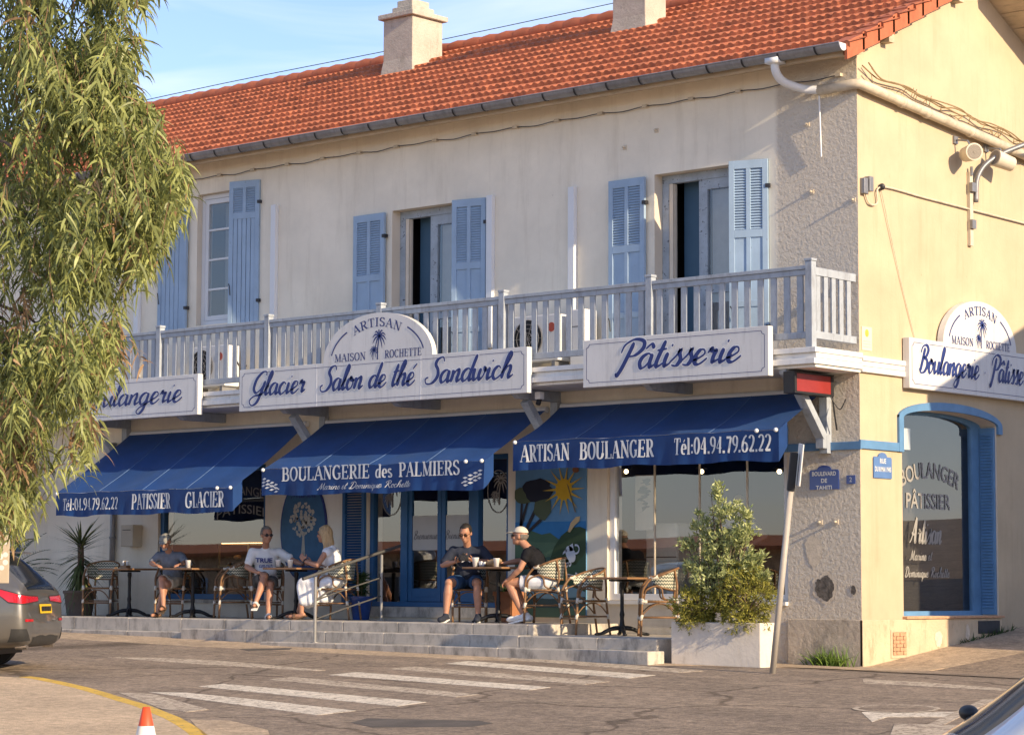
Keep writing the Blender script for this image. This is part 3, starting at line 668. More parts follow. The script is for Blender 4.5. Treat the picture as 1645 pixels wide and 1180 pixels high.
# side window: frame, glass, louvred jamb panel
yy = [(1.03, .68), (3.10, .68), (3.10, 3.12)] + [(2.065+1.035*math.cos(a), 3.12+.12*math.sin(a)) for a in [math.pi*k/14 for k in range(1, 14)]] + [(1.03, 3.12)]
outer = [(.972, .622), (3.348, .622), (3.348, 3.15)] + [(2.16+1.188*math.cos(a), 3.15+.138*math.sin(a)) for a in [math.pi*k/14 for k in range(1, 14)]] + [(.972, 3.15)]
mb = MB(); n = len(yy)
vs = [(-.24, *p) for p in outer]+[(-.24, *p) for p in yy]+[(-.30, *p) for p in outer]+[(-.30, *p) for p in yy]
fs = []
for i in range(n):
    j = (i+1) % n; fs += [(i, j, n+j, n+i), (2*n+j, 2*n+i, 3*n+i, 3*n+j), (n+i, n+j, 3*n+j, 3*n+i)]
mb.add(vs, fs); sw = mb.build('arched_window', M['blue'], bld)
mb = MB(); mb.sheet([(-.27, *p) for p in yy]); mb.build('pane', M['shopglass'], sw)
mb = MB(); mb.box(-.235, -.02, 3.30, 3.345, .63, 3.14); zz = .72
mb.cur = 0
while zz < 3.05: mb.add([(-.21, 3.30, zz), (-.045, 3.30, zz), (-.045, 3.275, zz+.004), (-.21, 3.275, zz+.004), (-.21, 3.30, zz+.034), (-.045, 3.30, zz+.034)], [(0, 1, 2, 3), (3, 2, 5, 4), (0, 3, 4), (1, 5, 2)]); zz += .042
mb.build('jamb_louvre', M['blue'], sw)
room_o = MB(); room_o.sheet([(-.85, .45, .6), (-.85, 4.5, .6), (-.85, 4.5, 3.4), (-.85, .45, 3.4)]); room_o.sheet([(-.85, 4.5, .6), (-.30, 4.5, .6), (-.30, 4.5, 3.4), (-.85, 4.5, 3.4)]); room_o.sheet([(-.85, .45, .6), (-.3, .45, .6), (-.3, 4.5, .6), (-.85, 4.5, .6)]); room_o.sheet([(-.85, .45, 3.4), (-.3, .45, 3.4), (-.3, 4.5, 3.4), (-.85, 4.5, 3.4)])
room_o.build('window_room', mat('brown_interior', (.36, .24, .14), .8, var=.35, vs=1.2), bld, fix=False)
mb = MB()
for k in range(9): mb.box(-.72, -.70, 2.5+k*.085, 2.57+k*.085, .66, 3.1)
mb.build('blind', M['curtain'], sw)
mb = MB(); mb.box(-.6, -.34, 1.05, 1.72, 2.78, 3.06); mb.build('roller_blind', M['white'], sw)
# ------------------------------------------------------------------ ground
def tz(x, y): return gz(x, y)
mb = MB()
gx = [-200, -120, -70, -45] + [-32+.8*i for i in range(0, 66)] + [22, 30, 40, 70, 140, 300]
gy = [-200, -120, -70, -45] + [-34+.8*i for i in range(0, 42)] + [-1.5, -.2, .002, .5, 1, 2, 3, 4, 6, 9, 13, 18, 25, 40, 80, 160, 400]
gx = sorted(set(gx + [-.4, -.6, .0])); nx = len(gx)
for y in gy:
    for x in gx:
        z = tz(x, y) if not (y > 0 and x < -.5) else -.017*max(x, -60)
        mb.v.append((x, y, z))
for j in range(len(gy)-1):
    for i in range(nx-1): mb.f.append((j*nx+i, j*nx+i+1, (j+1)*nx+i+1, (j+1)*nx+i)); mb.mi.append(0)
o = mb.build('road', M['asphalt'], None, smooth=True, fix=False); tag(o, kind='structure')
def overlay(name, pts, m, dz, sub=.5, kind='structure'):
    """a thin sheet laid on the ground, cut into small faces so that it follows it"""
    pts = [Vector((p[0], p[1], 0)) for p in pts]
    bm = bmesh.new(); vs = [bm.verts.new(p) for p in pts]
    for t in tessellate_polygon([pts]):
        try: bm.faces.new([vs[i] for i in t])
        except ValueError: pass
    for _ in range(7):
        es = [e for e in bm.edges if e.calc_length() > sub]
        if not es: break
        bmesh.ops.subdivide_edges(bm, edges=es, cuts=1); bmesh.ops.triangulate(bm, faces=[f for f in bm.faces if len(f.verts) > 3])
    for v in bm.verts: v.co.z = gz(v.co.x, v.co.y) + dz*.3
    for f in bm.faces:
        f.normal_update()
        if f.normal.z < 0: f.normal_flip()
    r = bmesh.ops.extrude_edge_only(bm, edges=[e for e in bm.edges if e.is_boundary])      # a thin rim, so no gap shows under the sheet
    for v in r['geom']:
        if isinstance(v, bmesh.types.BMVert): v.co.z -= .02
    me = bpy.data.meshes.new(name); bm.to_mesh(me); bm.free()
    o = link_mesh(name, me, m); tag(o, kind=kind); return o
def G(*pp): return [gp(*p) for p in pp]
# worn sandy strip in front of the steps and round the corner, plaza on the near side
overlay('pavement', [(-34, -.3), (-34, -3.0), (-20, -2.9), (-15, -2.9), (-9, -3.1), (-4, -2.9), (-1.4, -2.4), (.3, -1.15), (1.0, -.1), (1.25, 1.5), (1.35, 4.5), (1.5, 9), (1.5, 30), (.02, 30), (.02, -.2)], M['dusty'], .004)
plz = G((-700, 1083), (0, 1086), (55, 1089), (130, 1104), (200, 1124), (250, 1141), (290, 1157), (335, 1185), (380, 1260), (420, 1400), (430, 1700)) + [Vector((2.5, -22, 0)), Vector((-2, -38, 0)), Vector((-40, -38, 0))]
overlay('plaza', plz, M['plaza'], .008, .7)
yl = [(40, 1086.5), (60, 1089), (95, 1096), (130, 1104), (165, 1114), (200, 1125), (225, 1132), (250, 1142), (275, 1152), (295, 1163), (312, 1174), (328, 1188)]
pts = [gp(*p) for p in yl]; L_, R_ = [], []
for i, p in enumerate(pts):
    d = (pts[min(i+1, len(pts)-1)]-pts[max(i-1, 0)]); d.z = 0; d.normalize(); q = Vector((-d.y, d.x, 0)); L_.append(p+q*.075); R_.append(p-q*.075)
overlay('yellow_kerb_line', L_+R_[::-1], M['yellow_line'], .012, .3)
zeb = [[(239, 1111), (300, 1112), (400, 1122), (572, 1141), (510, 1148), (330, 1124)], [(319, 1102), (359, 1097.5), (685, 1127), (638, 1134)], [(429, 1091), (469, 1086.5), (770, 1115), (733, 1119)],
       [(528, 1083.5), (573, 1079), (885, 1103), (850, 1108)], [(623, 1074), (663, 1070), (980, 1094), (940, 1099)], [(713, 1065), (753, 1061), (1053, 1084), (1010, 1089)], [(790, 1057), (835, 1053), (1130, 1077), (1090, 1080)]]
for i, q in enumerate(zeb): overlay('crossing_stripe', G(*q), M['white_line'] if i in (0, 1, 3, 5) else M['faded_line'], .008, .4)
overlay('road_line', G((172, 1055), (260, 1056), (372, 1062), (523, 1076), (500, 1077), (300, 1065)), M['faded_line'], .008, .4)
overlay('road_line', G((1386, 1090), (1480, 1095), (1600, 1104), (1640, 1110), (1590, 1108), (1470, 1101), (1388, 1097)), M['faded_line'], .008, .4)
overlay('road_arrow', G((1384, 1143.5), (1396, 1142.5), (1550, 1143), (1545, 1151), (1425, 1151), (1401, 1159)), M['white_line'], .008, .4)
overlay('road_line', G((1488, 1164), (1578, 1123), (1600, 1123), (1516, 1164)), M['faded_line'], .012, .4)
overlay('road_line', G((1437, 1162), (1545, 1165), (1640, 1166), (1640, 1190), (1428, 1186)), M['faded_line'], .016, .4)
overlay('road_patch', G((563, 1160), (590, 1153), (770, 1157), (793, 1161), (760, 1167), (600, 1168)), M['patch'], .008, .4)
overlay('road_patch', G((385, 1042), (470, 1040), (465, 1043), (400, 1045)), M['patch'], .008, .4)
overlay('worn_patch', G((190, 1112), (245, 1114), (335, 1139), (300, 1143), (260, 1138)), M['faded_line'], .012, .4)
overlay('worn_patch', G((305, 1155), (370, 1157), (430, 1172), (440, 1200), (345, 1200)), M['dusty'], .012, .4)
# manhole ring
c = gp(1440, 1138); r = [c+Vector((.42*math.cos(a), .42*math.sin(a), 0)) for a in [2*math.pi*k/28 for k in range(28)]]; r2 = [c+Vector((.36*math.cos(a), .36*math.sin(a), 0)) for a in [2*math.pi*k/28 for k in range(28)]]
mb = MB(); mb.add([(p.x, p.y, gz(p.x, p.y)+.006) for p in r+r2], [(i, (i+1) % 28, 28+(i+1) % 28, 28+i) for i in range(28)]); mb.cur = 1; mb.sheet([(p.x, p.y, gz(p.x, p.y)+.005) for p in r2])
tag(mb.build('manhole_cover', [M['faded_line'], M['asphalt']], None), 'round iron manhole cover in the road beside the painted arrow', 'manhole')
# steps and terrace
def slab(name, x0, x1, y0, y1, z0, z1, m, sp=1.15):
    mb = MB(); x = x0; k = 0
    while x < x1-.01:
        xe = min(x1, x+sp*(1+.2*math.sin(k*2.3))); mb.box(x+.003, xe-.003, y0, y1, z0, z1); x = xe; k += 1
    o = mb.build(name, m, None, bevel=.012); tag(o, kind='structure'); return o
slab('terrace', -16.6, -3.86, -1.75, .0, -.4, .49, M['stone'])
slab('lower_terrace', -3.855, -1.62, -1.62, -.052, -.4, .352, M['stone'], 1.3)
slab('step', -10.4, -3.86, -2.05, -1.752, -.4, .352, M['stone'], 1.4); slab('step', -16.6, -10.41, -1.95, -1.752, -.4, .30, M['stone'], 1.2); slab('step', -3.855, -1.62, -2.05, -1.625, -.4, .348, M['stone'], 1.3)
slab('step', -8.35, -1.50, -2.38, -2.053, -.4, .203, M['stone'], 1.5)
# ------------------------------------------------------------------ lettering: stroke alphabets drawn here
def AR(cx, cy, rx, ry, a0, a1, n=12): return [(cx+rx*math.cos(R(a0+(a1-a0)*k/n)), cy+ry*math.sin(R(a0+(a1-a0)*k/n))) for k in range(n+1)]
T_, t_ = .165, .06
def sf(x, y, w=.27): return ('t', [(x-w/2, y), (x+w/2, y)])
def st(x, y0=0.03, y1=.97): return [('T', [(x, y0), (x, y1)]), sf(x, .03), sf(x, .97)]
SERIF = {
 'A': (.66, [('t', [(.06, .0), (.31, .98)]), ('T', [(.31, .99), (.58, .02)]), ('t', [(.15, .33), (.47, .33)]), sf(.07, .03, .2), sf(.57, .03, .26)]),
 'B': (.60, st(.14)+[('c', [(.14, .97), (.30, .97)]+AR(.30, .75, .17, .22, 90, -90)+[(.14, .53)]), ('c', [(.14, .53), (.32, .53)]+AR(.32, .28, .20, .25, 90, -90)+[(.14, .03)])]),
 'C': (.62, [('c', AR(.34, .5, .27, .48, 48, 312, 22)), ('t', [(.53, .98), (.53, .72)])]),
 'E': (.56, st(.14)+[('t', [(.14, .97), (.49, .97)]), ('t', [(.14, .5), (.40, .5)]), ('t', [(.14, .03), (.50, .03)]), ('t', [(.49, .97), (.49, .76)]), ('t', [(.51, .03), (.51, .25)]), ('t', [(.40, .6), (.40, .4)])]),
 'G': (.66, [('c', AR(.34, .5, .27, .48, 48, 330, 22)), ('T', [(.54, .42), (.54, .08)]), ('t', [(.40, .42), (.64, .42)]), ('t', [(.53, .98), (.53, .74)])]),
 'H': (.68, st(.14)+st(.54)+[('t', [(.14, .5), (.54, .5)])]),
 'I': (.29, st(.145)),
 'L': (.55, st(.14)+[('t', [(.14, .03), (.49, .03)]), ('t', [(.50, .03), (.50, .27)])]),
 'M': (.80, [('t', [(.12, .03), (.12, .97)]), ('T', [(.12, .97), (.40, .05)]), ('t', [(.40, .05), (.66, .97)]), ('T', [(.66, .03), (.66, .97)]), sf(.12, .03, .2), sf(.12, .97, .2), sf(.66, .03), sf(.68, .97, .2)]),
 'N': (.68, [('t', [(.12, .03), (.12, .97)]), ('T', [(.12, .97), (.55, .05)]), ('t', [(.56, .0), (.56, .97)]), sf(.12, .03, .2), sf(.10, .97, .2), sf(.56, .97, .22)]),
 'O': (.66, [('c', AR(.33, .5, .265, .48, 90, 450, 26))]),
 'P': (.56, st(.14)+[('c', [(.14, .97), (.30, .97)]+AR(.30, .71, .19, .26, 90, -90)+[(.14, .45)])]),
 'R': (.62, st(.14)+[('c', [(.14, .97), (.30, .97)]+AR(.30, .73, .18, .24, 90, -90)+[(.14, .49)]), ('T', [(.30, .49), (.53, .03)]), sf(.55, .03, .18)]),
 'S': (.50, [('c', AR(.25, .735, .18, .24, 25, 200, 10)+[(.16, .60), (.25, .52), (.36, .44)]+AR(.25, .265, .19, .24, 40, -160, 12)), ('t', [(.42, .95), (.42, .75)]), ('t', [(.07, .05), (.07, .27)])]),
 'T': (.58, st(.29)[:2]+[('t', [(.04, .97), (.54, .97)]), ('t', [(.045, .97), (.045, .74)]), ('t', [(.535, .97), (.535, .74)])]),
 'U': (.66, [('T', [(.14, .97), (.14, .32)]), ('c', [(.14, .33)]+AR(.345, .28, .205, .26, 180, 360, 12)+[(.55, .33)]), ('t', [(.55, .30), (.55, .97)]), sf(.14, .97), sf(.55, .97, .22)]),
 'é': (.44, [('c', [(.08, .33), (.38, .33)]+AR(.23, .33, .15, .30, 0, 300, 16)), ('t', [(.20, .74), (.30, .90)])]),
 'e': (.44, [('c', [(.08, .33), (.38, .33)]+AR(.23, .33, .15, .30, 0, 300, 16))]),
 'd': (.50, [('c', AR(.23, .32, .16, .30, 60, 300, 14)), ('T', [(.39, .02), (.39, .98)]), sf(.34, .97, .14), sf(.43, .03, .12)]),
 's': (.38, [('c', AR(.19, .47, .12, .15, 30, 210, 8)+[(.2, .33), (.28, .26)]+AR(.19, .17, .13, .15, 30, -160, 9))]),
 'l': (.27, [('T', [(.13, .03), (.13, .98)]), sf(.13, .03, .24), sf(.09, .97, .12)]),
 ':': (.24, [('T', [(.12, .06), (.12, .19)]), ('T', [(.12, .46), (.12, .59)])]),
 '.': (.22, [('T', [(.10, .0), (.10, .15)])]),
 '0': (.50, [('c', AR(.25, .5, .19, .48, 90, 450, 22))]),
 '2': (.50, [('c', AR(.24, .72, .18, .25, 160, -20, 10)+[(.34, .45), (.20, .22), (.08, .06)]), ('T', [(.08, .08), (.43, .08)])]),
 '4': (.50, [('T', [(.34, .0), (.34, .97)]), ('t', [(.33, .97), (.05, .32)]), ('t', [(.05, .30), (.46, .30)])]),
 '6': (.50, [('c', [(.38, .97), (.22, .84), (.10, .6), (.07, .35)]+AR(.25, .29, .18, .27, 180, 540, 18))]),
 '7': (.48, [('T', [(.06, .90), (.42, .90)]), ('T', [(.42, .90), (.19, .0)])]),
 '9': (.50, [('c', [(.12, .02), (.28, .16), (.40, .4), (.43, .65)]+AR(.25, .70, .18, .27, 0, 360, 18))]),
 ' ': (.34, []),
}
def q(*p): return ('s', list(p))
BOWL = q((.37, .40), (.25, .5), (.10, .40), (.05, .2), (.14, .01), (.27, .08), (.36, .30), (.38, .48))
STEM = q((.38, .48), (.365, .2), (.42, .01), (.55, .14))
SCRIPT = {
 'a': (.50, [BOWL, STEM]), 'â': (.50, [BOWL, STEM, q((.12, .66), (.26, .82), (.38, .66))]),
 'c': (.40, [q((.34, .40), (.22, .5), (.08, .36), (.06, .15), (.17, .0), (.30, .05), (.44, .2))]),
 'd': (.50, [BOWL, q((.50, 1.02), (.43, .6), (.37, .2), (.42, .01), (.55, .14))]),
 'e': (.39, [q((.0, .14), (.16, .2), (.31, .34), (.27, .48), (.15, .48), (.06, .28), (.09, .06), (.20, .0), (.31, .06), (.43, .2))]),
 'é': (.39, [q((.0, .14), (.16, .2), (.31, .34), (.27, .48), (.15, .48), (.06, .28), (.09, .06), (.20, .0), (.31, .06), (.43, .2)), q((.20, .64), (.36, .86))]),
 'g': (.50, [BOWL, q((.38, .48), (.35, .1), (.30, -.24), (.16, -.42), (.02, -.32), (.12, -.14), (.38, .02), (.55, .14))]),
 'h': (.49, [q((-.02, .12), (.16, .5), (.29, .88), (.22, 1.02), (.13, .8), (.09, .4), (.06, 0)), q((.08, .18), (.2, .44), (.32, .48), (.36, .34), (.33, .12), (.39, .01), (.53, .14))]),
 'i': (.24, [q((.09, .48), (.06, .2), (.11, .01), (.26, .14)), q((.15, .68), (.17, .76))]),
 'k': (.46, [q((.0, .12), (.16, .5), (.27, .9), (.2, 1.02), (.12, .8), (.06, 0)), q((.08, .2), (.3, .46), (.3, .3), (.14, .24)), q((.16, .24), (.34, .01), (.48, .14))]),
 'l': (.23, [q((-.02, .12), (.14, .48), (.25, .88), (.18, 1.02), (.10, .78), (.06, .22), (.12, .01), (.26, .14))]),
 'm': (.70, [q((.04, .48), (.06, .3), (.04, 0)), q((.06, .18), (.17, .45), (.27, .46), (.28, .3), (.26, 0)), q((.28, .18), (.39, .45), (.5, .47), (.53, .34), (.51, .12), (.57, .01), (.72, .14))]),
 'n': (.46, [q((.05, .48), (.07, .3), (.04, 0)), q((.06, .18), (.18, .44), (.29, .48), (.32, .34), (.29, .12), (.35, .01), (.49, .14))]),
 'o': (.42, [q((.22, .5), (.08, .38), (.06, .15), (.18, .0), (.31, .1), (.34, .34), (.23, .5), (.22, .4), (.32, .36), (.46, .42))]),
 'q': (.50, [BOWL, q((.38, .48), (.35, .1), (.33, -.38), (.40, -.2), (.55, .14))]),
 'r': (.38, [q((.02, .36), (.09, .54), (.13, .42), (.25, .44), (.22, .22), (.25, .03), (.40, .14))]),
 's': (.34, [q((-.02, .12), (.13, .34), (.22, .56), (.22, .44), (.30, .2), (.22, .01), (.06, .04)), q((.2, .01), (.37, .14))]),
 't': (.27, [q((.18, .9), (.11, .45), (.08, .14), (.14, .01), (.29, .14)), q((.0, .58), (.29, .62))]),
 'u': (.48, [q((.07, .48), (.05, .2), (.12, .01), (.25, .12), (.35, .36), (.37, .48)), q((.37, .48), (.345, .2), (.40, .01), (.54, .14))]),
 'w': (.60, [q((.05, .48), (.04, .18), (.12, .01), (.24, .14), (.31, .46)), q((.31, .46), (.28, .16), (.36, .01), (.47, .16), (.52, .44), (.47, .5), (.50, .38), (.64, .38))]),
 'P': (.66, [q((.34, .92), (.27, .5), (.18, .05), (.08, -.22), (.02, -.1)), q((.02, .58), (.08, .86), (.34, 1.03), (.64, .94), (.68, .70), (.50, .48), (.28, .44))]),
 'B': (.70, [q((.30, .92), (.23, .5), (.14, .02)), q((.02, .70), (.12, .95), (.38, 1.02), (.56, .86), (.46, .62), (.26, .54), (.52, .48), (.60, .26), (.44, .02), (.18, -.02), (.04, .14))]),
 'G': (.68, [q((.60, .84), (.56, 1.0), (.36, 1.0), (.12, .72), (.07, .32), (.24, .12), (.44, .26), (.58, .56)), q((.60, .62), (.52, .15), (.40, -.28), (.16, -.42), (-.02, -.22), (.16, -.02), (.50, .04), (.68, .14))]),
 'S': (.62, [q((.66, .84), (.56, 1.02), (.36, .96), (.30, .76), (.46, .52), (.50, .26), (.34, .02), (.08, .0), (-.02, .18), (.10, .26))]),
 'M': (.90, [q((.02, .1), (.1, .0), (.2, .4), (.3, .98)), q((.3, .98), (.36, .4), (.38, .04)), q((.38, .04), (.56, .6), (.68, .98)), q((.68, .98), (.68, .4), (.72, .02), (.9, .14))]),
 'R': (.72, [q((.30, .92), (.23, .5), (.12, .0)), q((.02, .64), (.1, .92), (.36, 1.02), (.58, .88), (.50, .62), (.26, .5)), q((.30, .5), (.46, .2), (.60, .0), (.74, .14))]),
 'D': (.74, [q((.30, .94), (.24, .5), (.16, .04)), q((.02, .74), (.14, .98), (.44, 1.0), (.66, .7), (.58, .26), (.34, .0), (.08, .02), (.1, .14), (.3, .06))]),
 'A': (.70, [q((.0, .02), (.18, .2), (.4, .8), (.5, 1.0)), q((.5, 1.0), (.5, .5), (.52, .05), (.64, .1)), q((.14, .4), (.36, .34), (.58, .42))]),
 '•': (.34, [q((.15, .28), (.19, .28))]), ' ': (.30, []), ',': (.2, []),
}
SCRIPT['A'] = SCRIPT['A']
def ribbon(mb, pts, ws, to3):
    n = len(pts); L, Rr = [], []
    for i in range(n):
        a = pts[max(i-1, 0)]; b = pts[min(i+1, n-1)]; dx, dy = b[0]-a[0], b[1]-a[1]; l = math.hypot(dx, dy) or 1
        nx, ny = -dy/l, dx/l; w = ws[i]/2; L.append((pts[i][0]+nx*w, pts[i][1]+ny*w)); Rr.append((pts[i][0]-nx*w, pts[i][1]-ny*w))
    mb.add([to3(*p) for p in L+Rr], [(i, i+1, n+i+1, n+i) for i in range(n-1)])
def layout(font, text, space=0.0): return sum(font[c][0]+space for c in text)-space
def text_strokes(mb, font, text, h, to3, width=None, slant=0.0, bold=1.0, space=.04, track=None, extra=0.0, xs=1.0):
    """draw text with its left end at u=0, base line v=0; to3(u, v) gives the point on the sign"""
    W_ = layout(font, text, space)*h*xs; k = xs*(width/W_ if width else 1.0); u = 0.0; idx = 0
    for ch in text:
        adv, strokes = font[ch]
        for kind, pts in strokes:
            if kind == 's': pts = [(p.x, p.y) for p in spline([(a, b, 0) for a, b in pts], 7)]
            P = [((u+p[0]+slant*p[1])*h*k, p[1]*h) for p in pts]; n = len(P); ws = []
            for i in range(n):
                a = pts[max(i-1, 0)]; b = pts[min(i+1, n-1)]; dx, dy = b[0]-a[0], b[1]-a[1]; l = math.hypot(dx, dy) or 1
                if kind == 'T': w = T_
                elif kind == 't': w = t_
                elif kind == 'c': w = t_+(T_-t_)*(abs(dy)/l)**1.5
                else: w = .062 + .085*(max(0, -(dy-.25*dx)/l))**.8; w *= min(1, .55+min(i, n-1-i)*.2)
                ws.append(w*h*bold*(k**.4 if kind != 's' else 1)+extra)
            if extra:
                d0 = (P[0][0]-P[1][0], P[0][1]-P[1][1]); l0 = math.hypot(*d0) or 1; P[0] = (P[0][0]+d0[0]/l0*extra/2, P[0][1]+d0[1]/l0*extra/2)
                d1 = (P[-1][0]-P[-2][0], P[-1][1]-P[-2][1]); l1 = math.hypot(*d1) or 1; P[-1] = (P[-1][0]+d1[0]/l1*extra/2, P[-1][1]+d1[1]/l1*extra/2)
            lay = (idx % 12)*.00012; idx += 1
            ribbon(mb, P, ws, lambda a, b, lay=lay: to3(a, b, lay))
        u += adv+space
    return W_*(k/xs)
def plane(o, U, V, Nn):
    o, U, V, Nn = Vector(o), Vector(U), Vector(V), Vector(Nn)
    return lambda a, b, lay=0.0, d=0.0: o+U*a+V*b+Nn*(lay+d)
def fnt(text, size, to3, width=None, center=True, bold=0.0):
    """plain sans capitals from the built-in font as a mesh"""
    cu = bpy.data.curves.new('tmp', 'FONT'); cu.body = text; cu.size = size; cu.align_x = 'CENTER' if center else 'LEFT'; cu.offset = bold; cu.resolution_u = 3
    o = bpy.data.objects.new('tmp', cu); COL.objects.link(o); bpy.context.view_layer.update()
    me = bpy.data.meshes.new_from_object(o.evaluated_get(bpy.context.evaluated_depsgraph_get())); bpy.data.objects.remove(o); bpy.data.curves.remove(cu)
    xs = [v.co.x for v in me.vertices] or [0, 1]; w = max(xs)-min(xs); k = width/w if width else 1.0
    vs = [to3(v.co.x*k, v.co.y) for v in me.vertices]; fs = [tuple(p.vertices) for p in me.polygons]; bpy.data.meshes.remove(me); return vs, fs
M['navy'] = mat('navy_letter', (.018, .035, .17), .5, var=.08)
M['signwhite'] = mat('sign_board_white', (.66, .65, .63), .5, var=.05, vs=2, dirt=(.36, .35, .33), dscale=(5, 5, .5), damt=.45, dpos=(.52, .72))
M['signedge'] = M['pvc']; M['edge_white'] = mat('letter_edge_white', (.80, .80, .80), .5, var=.02)  # white outline behind the script letters, also the board joints
def palm_mesh(mb, to3, x, y, s):
    rnd = random.Random(5)
    for cx, cy, h, k in ((x+.05*s, y, 1.0*s, 1.0), (x-.22*s, y, .42*s, .62)):
        top = (cx+.10*s*k, cy+h); pts = [(cx, cy), (cx+.01*s, cy+h*.5), top]
        sp = [(p.x, p.y) for p in spline([(a, b, 0) for a, b in pts], 5)]; ribbon(mb, sp, [.075*s*k*(1-.3*i/len(sp)) for i in range(len(sp))], to3)
        for a in (-65, -35, -5, 25, 60, 95, 130, 165, 200, 235):
            l = .42*s*k; ca, sa = math.cos(R(a)), math.sin(R(a)); p1 = (top[0]+ca*l*.55, top[1]+sa*l*.55+.03*s*k); p2 = (top[0]+ca*l, top[1]+sa*l-.16*s*k)
            sp = [(p.x, p.y) for p in spline([(top[0], top[1], 0), (*p1, 0), (*p2, 0)], 4)]; m = len(sp)
            ribbon(mb, sp, [.062*s*k*math.sin(math.pi*(.12+.88*i/(m-1)))+.003 for i in range(m)], to3)
def signboard(name, label, o, U, Nn, Wd, H, arch=None, words=(), bw=.10):
    """o: lower left corner of the front face"""
    U, Nn = Vector(U), Vector(Nn); V = Vector((0, 0, 1)); o = Vector(o)
    t = thing(name, label, 'sign', tuple(o+U*Wd/2-Nn*bw/2))
    P = plane(o, U, V, Nn)
    mb = MB(); mb.obox(o+U*Wd/2+V*H/2-Nn*bw/2, U, V, Nn, Wd/2, H/2, bw/2); b = mb.build('board', M['signwhite'], t, bevel=.006)
    mb = MB()
    for a, c in ((0, Wd*.285), (0, Wd*.655)):
        if Wd > 5: mb.obox(o+U*(Wd*(.29 if c < Wd*.5 else .655))+V*H/2+Nn*.0005, U, V, Nn, .004, H/2-.004, .0008)
    if mb.v: mb.build('board_joint', M['edge_white'], t)
    mb = MB(); e = .055; c = .05
    oc = [(e+c, e), (Wd-e-c, e), (Wd-e-c*.7, e+c*.7), (Wd-e, e+c), (Wd-e, H-e-c), (Wd-e-c*.7, H-e-c*.7), (Wd-e-c, H-e), (e+c, H-e), (e+c*.7, H-e-c*.7), (e, H-e-c), (e, e+c), (e+c*.7, e+c*.7)]
    inn = [(Wd/2+(p[0]-Wd/2)*(1-.016/Wd), H/2+(p[1]-H/2)*(1-.016/H)) for p in oc]; n = len(oc)
    mb.add([P(*p, d=.003) for p in oc+inn], [(i, (i+1) % n, n+(i+1) % n, n+i) for i in range(n)]); mb.build('border_line', M['navy'], t)
    if arch:
        ac, aw, ah = arch
        out = [(ac+aw*math.cos(a), H-.002+ah*math.sin(a)) for a in [math.pi*k/32 for k in range(33)]]
        mb = MB(); mb.prism([P(*p) for p in out], tuple(-Nn*bw*.9)); o2 = mb.build('arch_board', M['signwhite'], t); 
        mb = MB()
        for a0, a1 in ((12, 50), (130, 168)): ribbon(mb, [(ac+aw*.86*math.cos(R(a0+(a1-a0)*k/12)), H-.02+ah*.86*math.sin(R(a0+(a1-a0)*k/12))) for k in range(13)], [.022]*13, lambda a, b, lay=0: P(a, b, d=.004))
        palm_mesh(mb, lambda a, b, lay=0: P(a, b, d=.004), ac, H-.01, ah*.50)
        mb.build('emblem', M['navy'], t)
        mb = MB(); hh = ah*.17
        text_strokes(mb, SERIF, 'MAISON', hh, lambda a, b, l=0: P(ac-aw*.78+a, H+.0+b, d=.0045+l), width=aw*.58, bold=.9)
        text_strokes(mb, SERIF, 'ROCHETTE', hh, lambda a, b, l=0: P(ac+aw*.15+a, H+.0+b, d=.0045+l), width=aw*.66, bold=.9)
        Wt = aw*.86; rr = aw*1.15; y0 = H+ah*.72
        def onarc(a, b, l=0):
            th = (a-Wt/2)/(aw*.95); return P(ac+(aw*.95+b)*math.sin(th), H+ah*.70-aw*.95+(aw*.95+b)*math.cos(th), d=.0045+l)
        text_strokes(mb, SERIF, 'ARTISAN', ah*.19, onarc, width=Wt, bold=.95, space=.08)
        mb.build('arch_lettering', M['navy'], t)
    for txt, u0, v0, hh, wd in words:
        mb = MB(); text_strokes(mb, SCRIPT, txt, hh, lambda a, b, l=0: P(u0+a, v0+b, d=.003+l), width=wd, slant=.28, space=.0, bold=1.12, extra=.022); mb.build('lettering_edge', M['edge_white'], t, fix=False)
        mb = MB(); text_strokes(mb, SCRIPT, txt, hh, lambda a, b, l=0: P(u0+a, v0+b, d=.007+l), width=wd, slant=.28, space=.0, bold=1.12); mb.build('lettering', M['navy'], t, fix=False)
    return t
signboard('shop_sign', 'long white board with blue script Glacier Salon de the Sandwich under an arched palm emblem', (-10.17, -1.17, 3.56), (1, 0, 0), (0, -1, 0), 5.68, .62, arch=(2.86, 1.08, .66),
          words=(('Glacier', .26, .22, .34, 1.14), ('Salon de thé', 1.72, .215, .345, 1.86), ('Sandwich', 3.80, .215, .345, 1.60)))
signboard('shop_sign', 'white board with the blue script word Patisserie fixed on the balcony near the corner', (-3.52, -1.17, 3.575), (1, 0, 0), (0, -1, 0), 2.96, .62, words=(('Pâtisserie', .55, .20, .37, 1.95),))
signboard('shop_sign', 'white board with the blue script word Boulangerie half hidden behind the tree', (-14.9, -1.17, 3.56), (1, 0, 0), (0, -1, 0), 3.80, .62, words=(('Boulangerie', .95, .215, .35, 2.45),))
signboard('shop_sign', 'white board with script Boulangerie Patisserie and arched palm emblem on the sunlit side wall', (.115, .99, 3.53), (0, 1, 0), (1, 0, 0), 4.0, .65, arch=(1.78, .95, .62),
          words=(('Boulangerie • Pâtisserie', .20, .22, .35, 3.0),))

